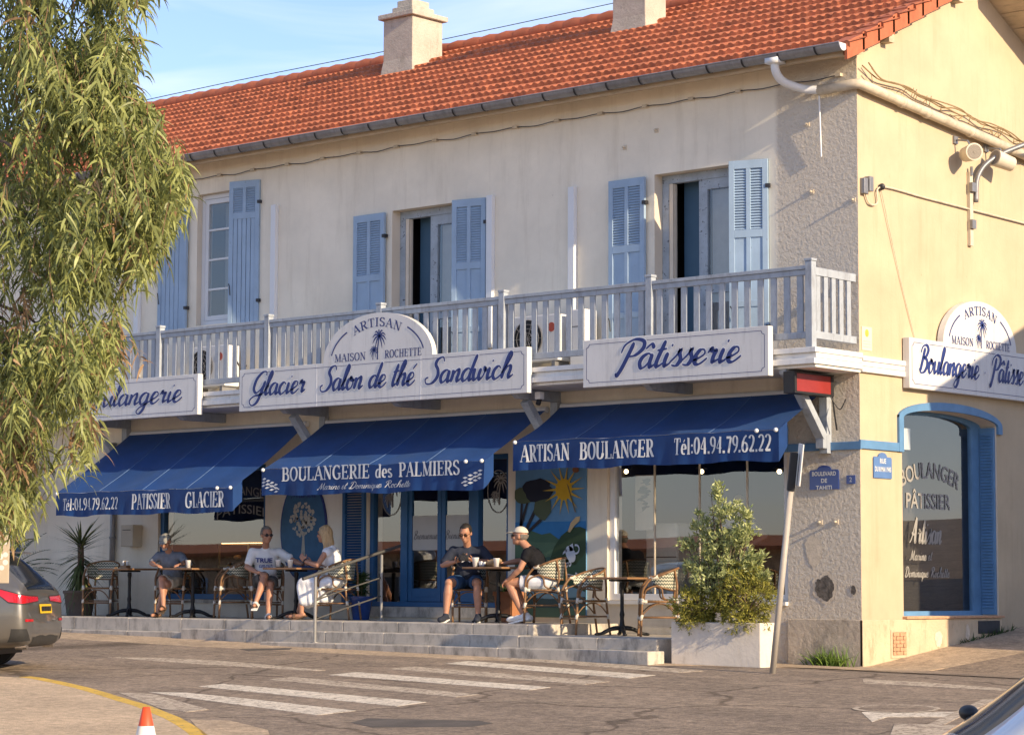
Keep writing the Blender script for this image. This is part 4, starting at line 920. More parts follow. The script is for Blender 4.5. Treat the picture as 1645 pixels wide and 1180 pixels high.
# ------------------------------------------------------------------ awnings
def clothmat(name, col):
    m, t, b = newmat(name); L = t.links.new; tc = N(t, 'TexCoord'); n = N(t, 'TexNoise', Scale=1.6, Detail=8.0, Roughness=.7); L(tc.outputs['Object'], n.inputs[0])
    r = N(t, 'ValToRGB'); r.color_ramp.elements[0].position = .3; r.color_ramp.elements[1].position = .7; r.color_ramp.elements[0].color = sc3(col, .78); r.color_ramp.elements[1].color = sc3(col, 1.22)
    L(n.outputs[0], r.inputs[0]); L(r.outputs[0], b.inputs['Base Color']); b.inputs['Roughness'].default_value = .6; b.inputs['Specular IOR Level'].default_value = .35; b.inputs['Sheen Weight'].default_value = .16; b.inputs['Sheen Roughness'].default_value = .3; b.inputs['Sheen Tint'].default_value = (.45, .70, 1.0, 1)
    tl = N(t, 'BsdfTranslucent'); L(r.outputs[0], tl.inputs[0]); mx = N(t, 'MixShader'); mx.inputs[0].default_value = .12; L(b.outputs[0], mx.inputs[1]); L(tl.outputs[0], mx.inputs[2]); L(mx.outputs[0], t.nodes['Material Output'].inputs[0])
    w = N(t, 'TexNoise', Scale=90.0, Detail=3.0); L(tc.outputs['Object'], w.inputs[0]); bp = N(t, 'Bump', Strength=.25, Distance=.004); L(w.outputs[0], bp.inputs['Height']); L(bp.outputs[0], b.inputs['Normal']); return m
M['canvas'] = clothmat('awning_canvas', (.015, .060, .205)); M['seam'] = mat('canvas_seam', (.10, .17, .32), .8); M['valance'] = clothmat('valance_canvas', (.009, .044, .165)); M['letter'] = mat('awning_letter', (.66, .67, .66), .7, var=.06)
def awning(label, x0, x1, ztop, zfront, d, hv, ends=()):
    t = thing('awning', label, 'awning', ((x0+x1)/2, -.1, ztop), 0, 'blue canvas awnings over the shopfronts')
    nu, nv = 60, 16; mb = MB(); seams = 4
    def cz(u, v):      # sag between the arms and along the seams
        s = abs((u*seams) % 1 - .5)*2
        return ztop+(zfront-ztop)*v - .05*math.sin(math.pi*v)*(.6+.4*math.sin(u*9+x0)) - .022*(1-s**2)*v*(1.1-v) + .006*math.sin(u*31)*v
    yy = lambda u, v: -.08-(d-.08)*v + (.012*math.sin(u*17+x0) if v > .9 else 0)
    for j in range(nv+1):
        for i in range(nu+1): u, v = i/nu, j/nv; mb.v.append((x0+(x1-x0)*u, yy(u, v), cz(u, v)))
    for j in range(nv):
        for i in range(nu): a = j*(nu+1)+i; mb.f.append((a, a+nu+1, a+nu+2, a+1)); mb.mi.append(0)
    can = mb.build('canopy', M['canvas'], t, smooth=True, fix=False)
    for u in (.25, .5, .75): mb = MB(); mb.tube([(x0+(x1-x0)*u, yy(u, j/12), cz(u, j/12)+.003) for j in range(13)], .0045, 4); mb.build('seam', M['seam'], can)
    # valance: hangs from the front bar, slightly rippled, with short returns at both ends
    mb = MB(); nw = 6
    def vy(u, w): return -d-.012 + (.026*math.sin(u*38+x0*3)*(.45+.55*math.sin(u*11+1)) + .018*math.sin(u*83+x0))*w**1.6
    def vz(u, w): return cz(u, 1)-.005 - hv*w - .012*w*math.sin(u*19+x0)
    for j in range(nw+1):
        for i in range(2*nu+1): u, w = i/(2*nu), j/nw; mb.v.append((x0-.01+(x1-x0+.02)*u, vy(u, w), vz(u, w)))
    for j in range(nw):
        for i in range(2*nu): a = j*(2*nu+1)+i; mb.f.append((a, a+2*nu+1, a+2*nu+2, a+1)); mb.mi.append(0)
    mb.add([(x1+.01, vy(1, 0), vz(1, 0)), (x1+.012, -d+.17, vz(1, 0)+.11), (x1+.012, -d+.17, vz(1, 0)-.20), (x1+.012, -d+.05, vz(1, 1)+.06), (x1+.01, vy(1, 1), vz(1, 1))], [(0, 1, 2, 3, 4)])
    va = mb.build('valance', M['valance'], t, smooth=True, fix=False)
    mb = MB(); mb.tube([(x0, -d+.02, zfront-.035), (x1, -d+.02, zfront-.035)], .028, 10); mb.tube([(x0, -.06, ztop+.0), (x1, -.06, ztop)], .045, 10); mb.build('awning_bar', M['pvc'], t)
    for u in (.1, .88):
        mb = MB(); xx = x0+(x1-x0)*u; k = -.9 if u > .5 else .9
        mb.tube([(xx, -.08, ztop-.22), (xx+k*.45, -d*.55, (ztop+zfront)/2-.18), (xx, -d+.04, zfront-.05)], .022, 8); mb.build('folding_arm', M['pvc'], t)
    for xx in (x0+.05, x1-.30, x1-.01):
        mb = MB(); mb.ell((xx, -d-.045, zfront-.012), .028, None, 10, 8); mb.build('end_cap', M['pvc'], t)
    return t, (lambda a, b, l=0: Vector((x0+a, vy(a/(x1-x0), min(1, max(0, (zfront-b)/hv)))-.006-l, b)))
t, P = awning('lowest blue awning on the left, valance reading patissier glacier, widest sunlit strip', -13.96, -9.86, 3.42, 2.42, 1.55, .36)
mb = MB(); zb = 2.14
text_strokes(mb, SERIF, 'Tél:04.94.79.62.22', .19, lambda a, b, l=0: P(.17+a, zb+b, l), width=1.34, bold=.85); text_strokes(mb, SERIF, 'PATISSIER', .235, lambda a, b, l=0: P(1.84+a, zb-.01+b, l), width=.88); text_strokes(mb, SERIF, 'GLACIER', .235, lambda a, b, l=0: P(3.08+a, zb-.01+b, l), width=.84); mb.build('lettering', M['letter'], t, fix=False)
t, P = awning('middle blue awning with wheat ears and Boulangerie des Palmiers on its valance', -9.43, -5.08, 3.42, 2.67, 1.36, .385)
mb = MB(); zb = 2.43
text_strokes(mb, SERIF, 'BOULANGERIE', .20, lambda a, b, l=0: P(.42+a, zb+.055+b, l), width=1.78); text_strokes(mb, SERIF, 'des', .19, lambda a, b, l=0: P(2.32+a, zb+.055+b, l), width=.32); text_strokes(mb, SERIF, 'PALMIERS', .20, lambda a, b, l=0: P(2.77+a, zb+.055+b, l), width=1.14); mb.build('lettering', M['letter'], t, fix=False)
mb = MB(); text_strokes(mb, SCRIPT, 'Marine et Dominique Rochette', .095, lambda a, b, l=0: P(1.15+a, zb-.085+b, l), width=1.85, slant=.35, space=-.02, bold=.8); mb.build('small_lettering', M['letter'], t, fix=False)
mb = MB()
for cx, dr in ((.20, 1), (4.13, -1)):
    for k in range(3):
        for j in range(4):
            a = R(18*dr+(k-1)*9); c = (cx+(-.16+.09*j)*math.cos(a)*dr, zb-.02+.03*(k-1)-(.03*(j-1.5))+.02*k)
            pts = [(c[0]-.045, c[1]-.005*dr), (c[0], c[1]+.022), (c[0]+.05, c[1]+.008), (c[0], c[1]-.012)]; mb.add([P(p[0], p[1], .0006*k) for p in pts], [(0, 1, 2, 3)])
    ribbon(mb, [(cx-.19*dr, zb+.05), (cx, zb), (cx+.18*dr, zb-.06)], [.014]*3, lambda a, b, l=0: P(a, b, .002))
mb.build('wheat_emblem', M['letter'], t, fix=False)
t, P = awning('highest blue awning on the right, valance reading artisan boulanger, lit only at its right end', -4.82, -.50, 3.45, 2.92, 1.05, .38)
mb = MB(); zb = 2.64
text_strokes(mb, SERIF, 'ARTISAN', .23, lambda a, b, l=0: P(.14+a, zb+b, l), width=.84); text_strokes(mb, SERIF, 'BOULANGER', .23, lambda a, b, l=0: P(1.16+a, zb+b, l), width=1.23); text_strokes(mb, SERIF, 'Tél:04.94.79.62.22', .215, lambda a, b, l=0: P(2.72+a, zb+.01+b, l), width=1.50, bold=.9); mb.build('lettering', M['letter'], t, fix=False)
# part of a fourth awning behind the tree
awning('small blue awning far left behind the hanging tree leaves', -19.6, -16.3, 3.3, 2.5, 1.2, .34)
# ------------------------------------------------------------------ plates, signs and fittings on the walls
M['plate'] = mat('enamel_blue', (.035, .07, .26), .3, var=.08, coat=.4); M['plate_w'] = mat('enamel_white', (.66, .66, .64), .4, var=.04); M['plate_l'] = mat('worn_plate_blue', (.10, .19, .40), .4, var=.1)
def plate(label, c, U, Nn, w, h, lines, m, fs):
    U, Nn = Vector(U), Vector(Nn); V = Vector((0, 0, 1)); c = Vector(c); t = thing('street_name_plate', label, 'street sign', tuple(c)); P = plane(c, U, V, Nn)
    hump = [(w*.24*math.cos(a), h/2+.0+.055*math.sin(a)) for a in [math.pi*k/10 for k in range(11)]]
    ol = [(-w/2, -h/2), (w/2, -h/2), (w/2, h/2-.02), (w/2-.02, h/2)] + hump + [(-w/2+.02, h/2), (-w/2, h/2-.02)]
    mb = MB(); mb.prism([P(*p, d=.006) for p in ol], tuple(Nn*.012)); mb.build('plate', m, t)
    mb = MB()
    for k, (tx, wd) in enumerate(lines): mb.add(*fnt(tx, fs, lambda a, b, k=k: P(a, b+h*.20-k*fs*1.22, d=.0205), width=wd, bold=.002))
    mb.build('lettering', M['plate_w'], t, fix=False)
plate('dark blue enamel plate reading Boulevard de Tahiti on the grey corner pillar', (-.53, 0, 2.335), (1, 0, 0), (0, -1, 0), .44, .25, [('BOULEVARD', .36), ('DE', .09), ('TAHITI', .24)], M['plate'], .072)
plate('lighter blue enamel plate reading Rue du 8 Mai 1945 on the cream side wall', (0, .49, 2.49), (0, 1, 0), (1, 0, 0), .42, .27, [('RUE', .14), ('DU 8 MAI 1945', .37)], M['plate_l'], .085)
t = thing('house_number', 'small dark blue number plate with a 2 beside the corner edge', 'number plate', (-.13, -.004, 2.33))
mb = MB(); mb.box(-.20, -.07, -.014, -.003, 2.27, 2.38); mb.build('plate', M['plate'], t, bevel=.003); mb = MB(); mb.add(*fnt('2', .085, lambda a, b: Vector((-.135+a, -.0155, 2.297+b)))); mb.build('digit', M['plate_w'], t, fix=False)
# red light panel under the balcony
t = thing('display_sign', 'unlit red display panel in a black frame hanging under the balcony corner', 'display sign', (-.38, -.55, 3.62))
y0, y1, z0, z1 = -1.0, -.14, 3.36, 3.63
mb = MB(); mb.box(-.46, -.302, y0, y1, z0, z1); mb.box(-.30, -.285, y0, y1, z0, z0+.028); mb.box(-.30, -.285, y0, y1, z1-.022, z1); mb.box(-.30, -.285, y0, y0+.045, z0+.029, z1-.023); mb.box(-.30, -.285, y1-.06, y1, z0+.029, z1-.023); mb.build('case', M['black'], t, bevel=.004)
mb = MB(); mb.box(-.299, -.295, y0+.046, y1-.061, z0+.029, z1-.023); mb.build('red_screen', mat('red_acrylic', (.27, .03, .027), .35, var=.1, vs=8), t)
mb = MB(); mb.tube(spline([(-.30, -.2, 3.36), (-.2, -.15, 3.2), (-.14, -.1, 3.33)], 5), .008, 5); mb.tube(spline([(-.30, -.16, 3.36), (-.29, -.12, 3.1), (-.31, -.05, 2.95)], 5), .012, 5); mb.build('loose_cable', M['black'], t)
# loudspeakers
M['spk'] = mat('speaker_cream', (.62, .55, .43), .6, var=.12, vs=6); M['mesh'] = mat('speaker_grille', (.26, .23, .19), .8, var=.2, vs=60)
def speaker(label, c, d):
    c, d = Vector(c), Vector(d).normalized(); t = thing('loudspeaker', label, 'loudspeaker', tuple(c))
    mb = MB(); mb.tube([c-d*.17, c-d*.16, c+d*.12, c+d*.15], [.07, .10, .115, .118], 20); autosmooth(mb.build('horn', M['spk'], t), 50)
    mb = MB(); mb.tube([c+d*.151, c+d*.155], [.098, .098], 20); mb.tube([c+d*.156, c+d*.160], [.02, .02], 10); mb.build('grille', M['mesh'], t)
    mb = MB(); mb.tube([c+Vector((0, 0, .1)), c+Vector((-.04, 0, .17)), Vector((.03, c.y, c.z+.2))], .014, 6); mb.box(.002, .03, c.y-.05, c.y+.05, c.z+.15, c.z+.25); mb.build('bracket', M['zinc'], t)
speaker('cream cylindrical loudspeaker hung under the drain pipe, facing the street', (.24, 2.36, 6.74), (.78, -.62, -.05)); speaker('cylindrical loudspeaker beside the lamp arm, turned away to the right', (.27, 3.16, 6.74), (-.25, -.8, .18))
# street lamp bracket running off to the right
t = thing('wall_lamp_bracket', 'grey curved lamp arm with a mounting bar on the cream side wall', 'lamp bracket', (.03, 2.7, 6.3))
mb = MB(); mb.box(.002, .05, 2.66, 2.74, 5.55, 6.55); mb.build('mounting_bar', M['pipe'], t); mb = MB(); mb.tube(spline([(.06, 2.80, 6.15), (.08, 2.82, 6.5), (.2, 3.0, 6.75), (.5, 3.4, 6.98), (1.3, 4.4, 7.45), (2.6, 6.0, 8.2)], 5), .035, 8); mb.build('arm', M['zinc'], t, smooth=True)
mb = MB(); mb.box(.05, .10, 2.64, 2.76, 6.28, 6.40); mb.box(.05, .09, 2.65, 2.75, 5.78, 5.90); mb.tube([(.06, 2.69, 6.5), (.06, 2.69, 6.62)], .02, 6); mb.build('clamp', M['zinc'], t)
t = thing('light_fitting', 'pale lamp head at the end of the curved arm, out over the side street', 'lamp', (2.7, 6.1, 8.2)); mb = MB(); mb.ell((2.85, 6.3, 8.25), (.28, .28, .09), None, 14, 8); mb.build('lamp_head', M['zinc'], t, smooth=True)
t = thing('junction_box', 'pair of small grey junction boxes at the top corner of the side wall', 'junction box', (.03, .12, 6.05))
mb = MB(); mb.box(.002, .07, .05, .14, 5.93, 6.13); mb.box(.002, .085, .15, .24, 5.97, 6.16); mb.build('box', M['zinc'], t, bevel=.006)
t = thing('electric_cable', 'thin cable stapled along the cream side wall below the speakers', 'cable', (.02, .5, 6.07))
mb = MB(); mb.tube(spline([(.03, .12, 5.95), (.03, .22, 5.82), (.03, .40, 5.85), (.03, .50, 6.07), (.03, 1.6, 6.06), (.035, 3.0, 6.04), (.03, 6, 6.0)], 6), .012, 6); mb.build('strand', M['pipe'], t)
mb = MB(); mb.tube(spline([(.03, .50, 6.03), (.025, .75, 5.4), (.02, 1.05, 4.7), (.02, 1.3, 4.16)], 6), .006, 5); mb.build('drop_wire', M['pipe'], t); mb = MB(); mb.ell((.04, .5, 6.07), .045, None, 8, 6); mb.build('connector', M['metal_dark'], t)
t = thing('creeper', 'dry brown creeper stems climbing along the drain pipe', 'climber', (.1, .5, 7.4)); mb = MB(); rnd = random.Random(4)
for k in range(3):
    pts = [(.07+.05*k, .05+i*.32+rnd.uniform(-.05, .05), 7.42+(.16 if i < 1 else .07)-.083*i*.32+rnd.uniform(-.03, .05)-.02*k) for i in range(16)]; mb.tube(spline(pts, 3), .010, 5)
for k in range(46):
    y = rnd.random()**.8*4.6; p = Vector((.11, y+.05, 7.38-.083*y)); d = Vector((rnd.uniform(-.3, .5), rnd.uniform(-1, 1), rnd.uniform(.0, 1))).normalized(); mb.tube([p, p+d*.06, p+d*rnd.uniform(.08, .17)+Vector((0, 0, -.02))], .005, 4)
mb.build('stem', mat('dry_creeper', (.27, .19, .10), .9, var=.3), t)
# festoon cable under the eaves with porcelain clips
t = thing('festoon_cable', 'dark cable looped between small white clips under the eaves', 'cable', (-8, -.06, 7.5)); mb = MB(); pts = []; clips = []
x = -.25
while x > -18: clips.append(x); x -= .78
for i, x in enumerate(clips[:-1]): pts += [(x, -.045, 7.47), (x-.39, -.05, 7.445+.01*math.sin(i*3))]
mb.tube(spline(pts, 3), .007, 5); mb.build('strand', M['metal_dark'], t); 
for x in clips:
    mb = MB(); mb.box(x-.04, x+.04, -.06, -.001, 7.45, 7.49); mb.build('clip', M['pipe'], t)
# power line over the roof
t = thing('overhead_cable', 'thin dark power line crossing the sky behind the chimneys', 'cable', (-20, 30, 17)); mb = MB()
a = EYE+ray(-400, 304)*72; b = EYE+ray(275, 152)*70; c = EYE+ray(700, 66)*68; d = EYE+ray(1300, -62)*66; mb.tube(spline([a, b, c, d], 6), .012, 5); mb.build('strand', M['black'], t)
# security camera under the balcony, alarm sticker
t = thing('security_camera', 'small white camera under the balcony between the middle and right awnings', 'camera', (-4.62, -.75, 3.6)); mb = MB(); mb.box(-4.66, -4.57, -.82, -.72, 3.50, 3.60); mb.build('housing', M['pvc'], t, bevel=.01); mb = MB(); mb.tube([(-4.615, -.77, 3.50), (-4.615, -.80, 3.43)], .035, 10); mb.build('lens', M['black'], t)
t = thing('wall_notice', 'small pale notice with a yellow emblem on the side wall by the balcony end', 'notice', (.01, .17, 4.05)); mb = MB(); mb.box(.002, .009, .05, .28, 3.95, 4.25); mb.build('board', mat('notice_cream', (.76, .66, .46), .7, var=.04), t); mb = MB(); mb.ell((.0095, .165, 4.17), (.003, .045, .05), None, 10, 8); mb.build('emblem', M['yellow_line'], t)
mb = MB()
for k in range(3): mb.box(.0095, .0105, .08, .25, 4.06-k*.035, 4.072-k*.035)
mb.build('text_line', M['pipe'], t)

# ------------------------------------------------------------------ air conditioners on the balcony
def aircon(label, x, side=False):
    t = thing('air_conditioner', label, 'air conditioner', (x, -.3, ZF))
    mb = MB(); mb.box(x-.42, x+.42, -.42, -.12, ZF+.16, ZF+.80); mb.build('casing', M['pvc'], t, bevel=.015)
    mb = MB(); mb.tube([(x-.12, -.424, ZF+.48), (x-.12, -.428, ZF+.48)], .26, 24); mb.build('fan_opening', M['black'], t)
    mb = MB()
    for r in (.08, .14, .20, .26): 
        ring = [(x-.12+r*math.cos(2*math.pi*k/24), -.436, ZF+.48+r*math.sin(2*math.pi*k/24)) for k in range(25)]; mb.tube(ring, .005, 4, False)
    for k in range(10): a = math.pi*2*k/10; mb.tube([(x-.12, -.436, ZF+.48), (x-.12+.26*math.cos(a), -.436, ZF+.48+.26*math.sin(a))], .004, 4)
    mb.build('fan_guard', M['zinc'], t)
    mb = MB(); mb.tube([(x+.30, -.424, ZF+.62), (x+.30, -.427, ZF+.62)], .065, 16); mb.build('badge', mat('badge_red', (.45, .09, .06), .5), t)
    [MB().box(x+a, x+a+.06, -.42, -.12, ZF+.006, ZF+.158).build('foot', M['zinc'], t) for a in (-.36, .30)]
    mb = MB(); mb.tube(spline([(x+.44, -.25, ZF+.6), (x+.52, -.2, ZF+.45), (x+.47, -.15, ZF+.3), (x+.50, -.05, ZF+.5)], 5), .014, 6); mb.build('hose', M['black'], t)
aircon('white air conditioner with red badge on the balcony between the two french windows', -5.0); aircon('white air conditioner on the balcony below the left casement window', -11.75)
t = thing('storage_box', 'tall white lit box on the balcony beside the right air conditioner', 'box', (-4.35, -.3, ZF)); mb = MB(); mb.box(-4.42, -4.16, -.36, -.1, ZF+.05, ZF+.84); mb.build('body', M['pvc'], t, bevel=.012); mb = MB(); mb.box(-4.40, -4.36, -.34, -.12, ZF+.006, ZF+.049); mb.box(-4.22, -4.18, -.34, -.12, ZF+.006, ZF+.049); mb.build('foot', M['zinc'], t); mb = MB(); mb.box(-4.415, -4.165, -.363, -.361, ZF+.60, ZF+.61); mb.build('lid_joint', M['black'], t)

# ------------------------------------------------------------------ mural and oval sign
t = thing('mural_panel', 'painted panel of pine, sun, sea and hills with white crockery between the windows', 'mural', (-5.05, -.02, .6))
mx0, mx1, mz0, mz1 = -5.69, -4.41, .56, 2.75
def flat(name, col): return mat(name, col, .8, var=.10, vs=4)
mb = MB(); mb.box(mx0, mx1, -.025, -.002, mz0, mz1); mb.build('panel', flat('mural_sky', (.11, .25, .42)), t)
lay = [-.027]
def mpoly(name, pts, col, m=None):
    lay[0] -= .0012; mb = MB()
    for pl in (pts if isinstance(pts[0][0], (tuple, list)) else [pts]):
        mb.sheet([(mx0+(mx1-mx0)*max(0, min(1, a)), lay[0], mz0+(mz1-mz0)*b) for a, b in pl])
    return mb.build(name, m or flat('mural_'+name, col), t, fix=False)
W1 = lambda pts, r=.012, s=1: [pts[i] for i in range(len(pts))]
def blob(cx, cz, rx, rz, n=14, j=.14, seed=0):
    rr = random.Random(seed); return [(cx+rx*(1+rr.uniform(-j, j))*math.cos(2*math.pi*k/n), cz+rz*(1+rr.uniform(-j, j))*math.sin(2*math.pi*k/n)) for k in range(n)]
mpoly('sea', [(0, .40), (1, .40), (1, .60), (0, .60)], (.03, .17, .40))
mpoly('far_hill', [(0, .54), (.2, .55), (.38, .52), (.5, .53), (.62, .49), (1, .45), (1, .2), (0, .2)], (.06, .12, .075))
mpoly('hill', [(0, .50), (.3, .47), (.55, .47), (.7, .44), (1, .42), (1, .1), (0, .1)], (.085, .15, .09))
mpoly('hill_fold', [(0, .38), (.25, .36), (.5, .38), (.62, .30), (.6, .2), (0, .2)], (.05, .10, .075))
mpoly('bush', [[(.52, .26), (.5, .36), (.56, .44), (.66, .51), (.8, .56), (.92, .565), (1, .55), (1, .2), (.5, .2)], [(.5, .3), (.56, .37), (.7, .38), (.82, .33), (1, .37), (1, .1), (.5, .1)]], (.032, .062, .03))
mpoly('bush_front', [(.55, .16), (.6, .27), (.72, .33), (.86, .33), (1, .40), (1, .12), (.55, .12)], (.03, .075, .05))
mpoly('pond', [(0, .20), (.35, .18), (.55, .205), (.75, .20), (1, .16), (1, .0), (0, .0)], (.12, .24, .36)); mpoly('grass', [(0, .10), (1, .11), (1, 0), (0, 0)], (.045, .10, .09)); mpoly('water_dark', [(0, .13), (.5, .115), (1, .13), (1, .06), (0, .06)], (.025, .06, .085))
mpoly('trunk', [[(.0, .48), (.05, .48), (.22, .76), (.19, .76)], [(.10, .47), (.16, .47), (.20, .56), (.36, .72), (.34, .74), (.17, .58)], [(.06, .52), (.10, .52), (.12, .75), (.09, .75)], [(.18, .52), (.38, .60), (.44, .66), (.42, .67), (.36, .62), (.17, .54)]], (.03, .028, .035))
mpoly('foliage', [blob(.14, .77, .18, .055, 16, .12, 1), blob(.40, .70, .13, .085, 14, .15, 4)], (.075, .10, .06)); mpoly('foliage_dark', [blob(.33, .80, .21, .075, 18, .14, 2)], (.012, .016, .032))
sunc = (.70, .80); k = (mx1-mx0)/(mz1-mz0)
mpoly('sun_ray', [[(sunc[0]+.10*math.cos(a-.16), sunc[1]+.10*k*math.sin(a-.16)), (sunc[0]+.30*math.cos(a+.03), sunc[1]+.28*k*math.sin(a+.03)), (sunc[0]+.10*math.cos(a+.16), sunc[1]+.10*k*math.sin(a+.16))] for a in [2*math.pi*i/14 for i in range(14)]], (.50, .34, .05))
mpoly('sun', [(sunc[0]+.115*math.cos(2*math.pi*i/24), sunc[1]+.115*k*math.sin(2*math.pi*i/24)) for i in range(24)], (.52, .32, .02)); mpoly('baguette', [(.74, .84), (.77, .82), (.87, .66), (.86, .65)], (.16, .12, .05))
mpoly('bread', [(.76, .535), (.80, .59), (.87, .625), (.93, .63), (.92, .60), (.85, .57), (.79, .53)], (.50, .37, .20)); mpoly('bird', blob(.87, .92, .05, .02, 10, .25, 8), (.22, .09, .04))
def mell(cx, cz, rx, rz, rot=0, n=20, a0=0, a1=360): return [(cx+(rx*math.cos(R(a0+(a1-a0)*k/n))*math.cos(R(rot))-rz*math.sin(R(a0+(a1-a0)*k/n))*math.sin(R(rot)))*1.0, cz+(rx*math.cos(R(a0+(a1-a0)*k/n))*math.sin(R(rot))+rz*math.sin(R(a0+(a1-a0)*k/n))*math.cos(R(rot)))*k_) for k in range(n+(a1-a0 < 360))]
k_ = k
mpoly('crockery', [mell(.80, .395, .062, .095, 28), [(.775, .445), (.83, .462), (.845, .42), (.79, .41)], [(.75, .41), (.69, .392), (.695, .405), (.745, .43)], mell(.72, .335, .055, .05, 20, 14, 180, 360), mell(.715, .322, .075, .012, 20), mell(.81, .268, .055, .05, -10, 14, 180, 360), mell(.815, .255, .075, .012, -10)], (.50, .55, .62))
mb = MB()
for cx, cz, rr in ((.875, .425, .045), (.785, .335, .022), (.875, .262, .022)):
    ribbon(mb, [(cx+rr*math.cos(R(a)), cz+rr*k*math.sin(R(a))) for a in range(-110, 111, 20)], [.012]*12, lambda a, b, l=0: (mx0+(mx1-mx0)*a, lay[0]-.001, mz0+(mz1-mz0)*b))
mb.build('crockery_handle', bpy.data.materials['mural_crockery'], t, fix=False)
t = thing('oval_sign', 'tall oval blue board with a pale painted tree on the wall behind the seated couple', 'sign', (-9.95, -.03, 1.1))
ov = lambda a, b, n=40: [(-9.95+a*math.cos(2*math.pi*k/n), 0, 1.83+b*math.sin(2*math.pi*k/n)) for k in range(n)]
mb = MB(); mb.prism([(p[0], -.004, p[2]) for p in ov(.50, .78)], (0, -.03, 0)); mb.build('rim', M['navy'], t)
mb = MB(); mb.prism([(p[0], -.0345, p[2]) for p in ov(.475, .755)], (0, -.004, 0)); mb.build('board', mat('oval_board_blue', (.035, .115, .22), .6, var=.15, vs=6), t)
mb = MB(); rr = random.Random(2); cream = mat('oval_cream', (.42, .39, .33), .8, var=.2, vs=20)
for k in range(120):
    a = rr.uniform(0, 2*math.pi); r = math.sqrt(rr.random())*.27; cx, cz = -9.95+r*math.cos(a), 1.98+r*.95*math.sin(a); s = rr.uniform(.016, .036); mb.sheet([(cx+s*math.cos(2*math.pi*i/7), -.0395-.0001*(k % 9), cz+s*math.sin(2*math.pi*i/7)) for i in range(7)])
mb.sheet([(-9.99, -.0392, 1.38), (-9.89, -.0392, 1.38), (-9.92, -.0392, 1.75), (-9.955, -.0392, 1.75)]); mb.build('painted_tree', cream, t)
mb = MB(); text_strokes(mb, SCRIPT, 'Le', .16, lambda a, b, l=0: Vector((-10.2+a, -.0396-l, 2.32+b)), slant=.25) if 'L' in SCRIPT else None
text_strokes(mb, SCRIPT, 'Maison', .16, lambda a, b, l=0: Vector((-10.22+a, -.0396-l, 2.31+b)), width=.54, slant=.25); text_strokes(mb, SCRIPT, 'Rochette', .15, lambda a, b, l=0: Vector((-10.20+a, -.0396-l, 1.20+b)), width=.5, slant=.25); mb.build('lettering', M['navy'], t, fix=False)

# ------------------------------------------------------------------ lettering on the glass
M['etched'] = mat('frosted_letter', (.30, .285, .26), .7, var=.05)
mb = MB(); RR = 1.9
def arcp(a, b): th = a/RR; return Vector((-.263, 2.07+(RR+b)*math.sin(th), 2.42-RR+(RR+b)*math.cos(th)))
mb.add(*fnt('BOULANGER', .30, arcp, width=1.42, bold=.004)); mb.add(*fnt('PÂTISSIER', .28, lambda a, b: Vector((-.263, 2.02+a, 2.02+b)), width=1.10, bold=.004)); text_strokes(mb, SCRIPT, 'Artisan', .34, lambda a, b, l=0: Vector((-.263+l, 1.55+a, 1.56+b)), width=.78, slant=.25)
text_strokes(mb, SCRIPT, 'Marine et', .13, lambda a, b, l=0: Vector((-.263+l, 1.55+a, 1.34+b)), slant=.25); text_strokes(mb, SCRIPT, 'Dominique Rochette', .13, lambda a, b, l=0: Vector((-.263+l, 1.42+a, 1.12+b)), slant=.25); mb.build('window_lettering', M['etched'], sw, fix=False)
mb = MB(); mb.add(*fnt('BOULANGER', .20, lambda a, b: Vector((-11.45+a, .094, 2.38+b-.25*a*a)), width=1.2)); mb.add(*fnt('PÂTISSIER', .20, lambda a, b: Vector((-11.45+a, .094, 2.1+b-.25*a*a)), width=1.2)); mb.build('window_lettering', M['etched'], bld, fix=False)
for cx in (-8.22, -6.12):
    mb = MB(); mb.tube([(cx+.20*math.cos(2*math.pi*k/28), .094, 2.32+.30*math.sin(2*math.pi*k/28)) for k in range(29)], .008, 4, False); palm_mesh(mb, lambda a, b, lay=0: Vector((cx+a, .092, 2.13+b)), 0, 0, .34); mb.build('window_emblem', M['etched'], bld, fix=False)
mb = MB()
for cx in (-7.52, -6.89): text_strokes(mb, SCRIPT, 'Bienuenue', .12, lambda a, b, l=0: Vector((cx-.24+a, .0835-l, 1.66+b)), width=.48, slant=.25, bold=.8)
mb.build('door_lettering', mat('grey_letter', (.12, .12, .13), .8), bld, fix=False)
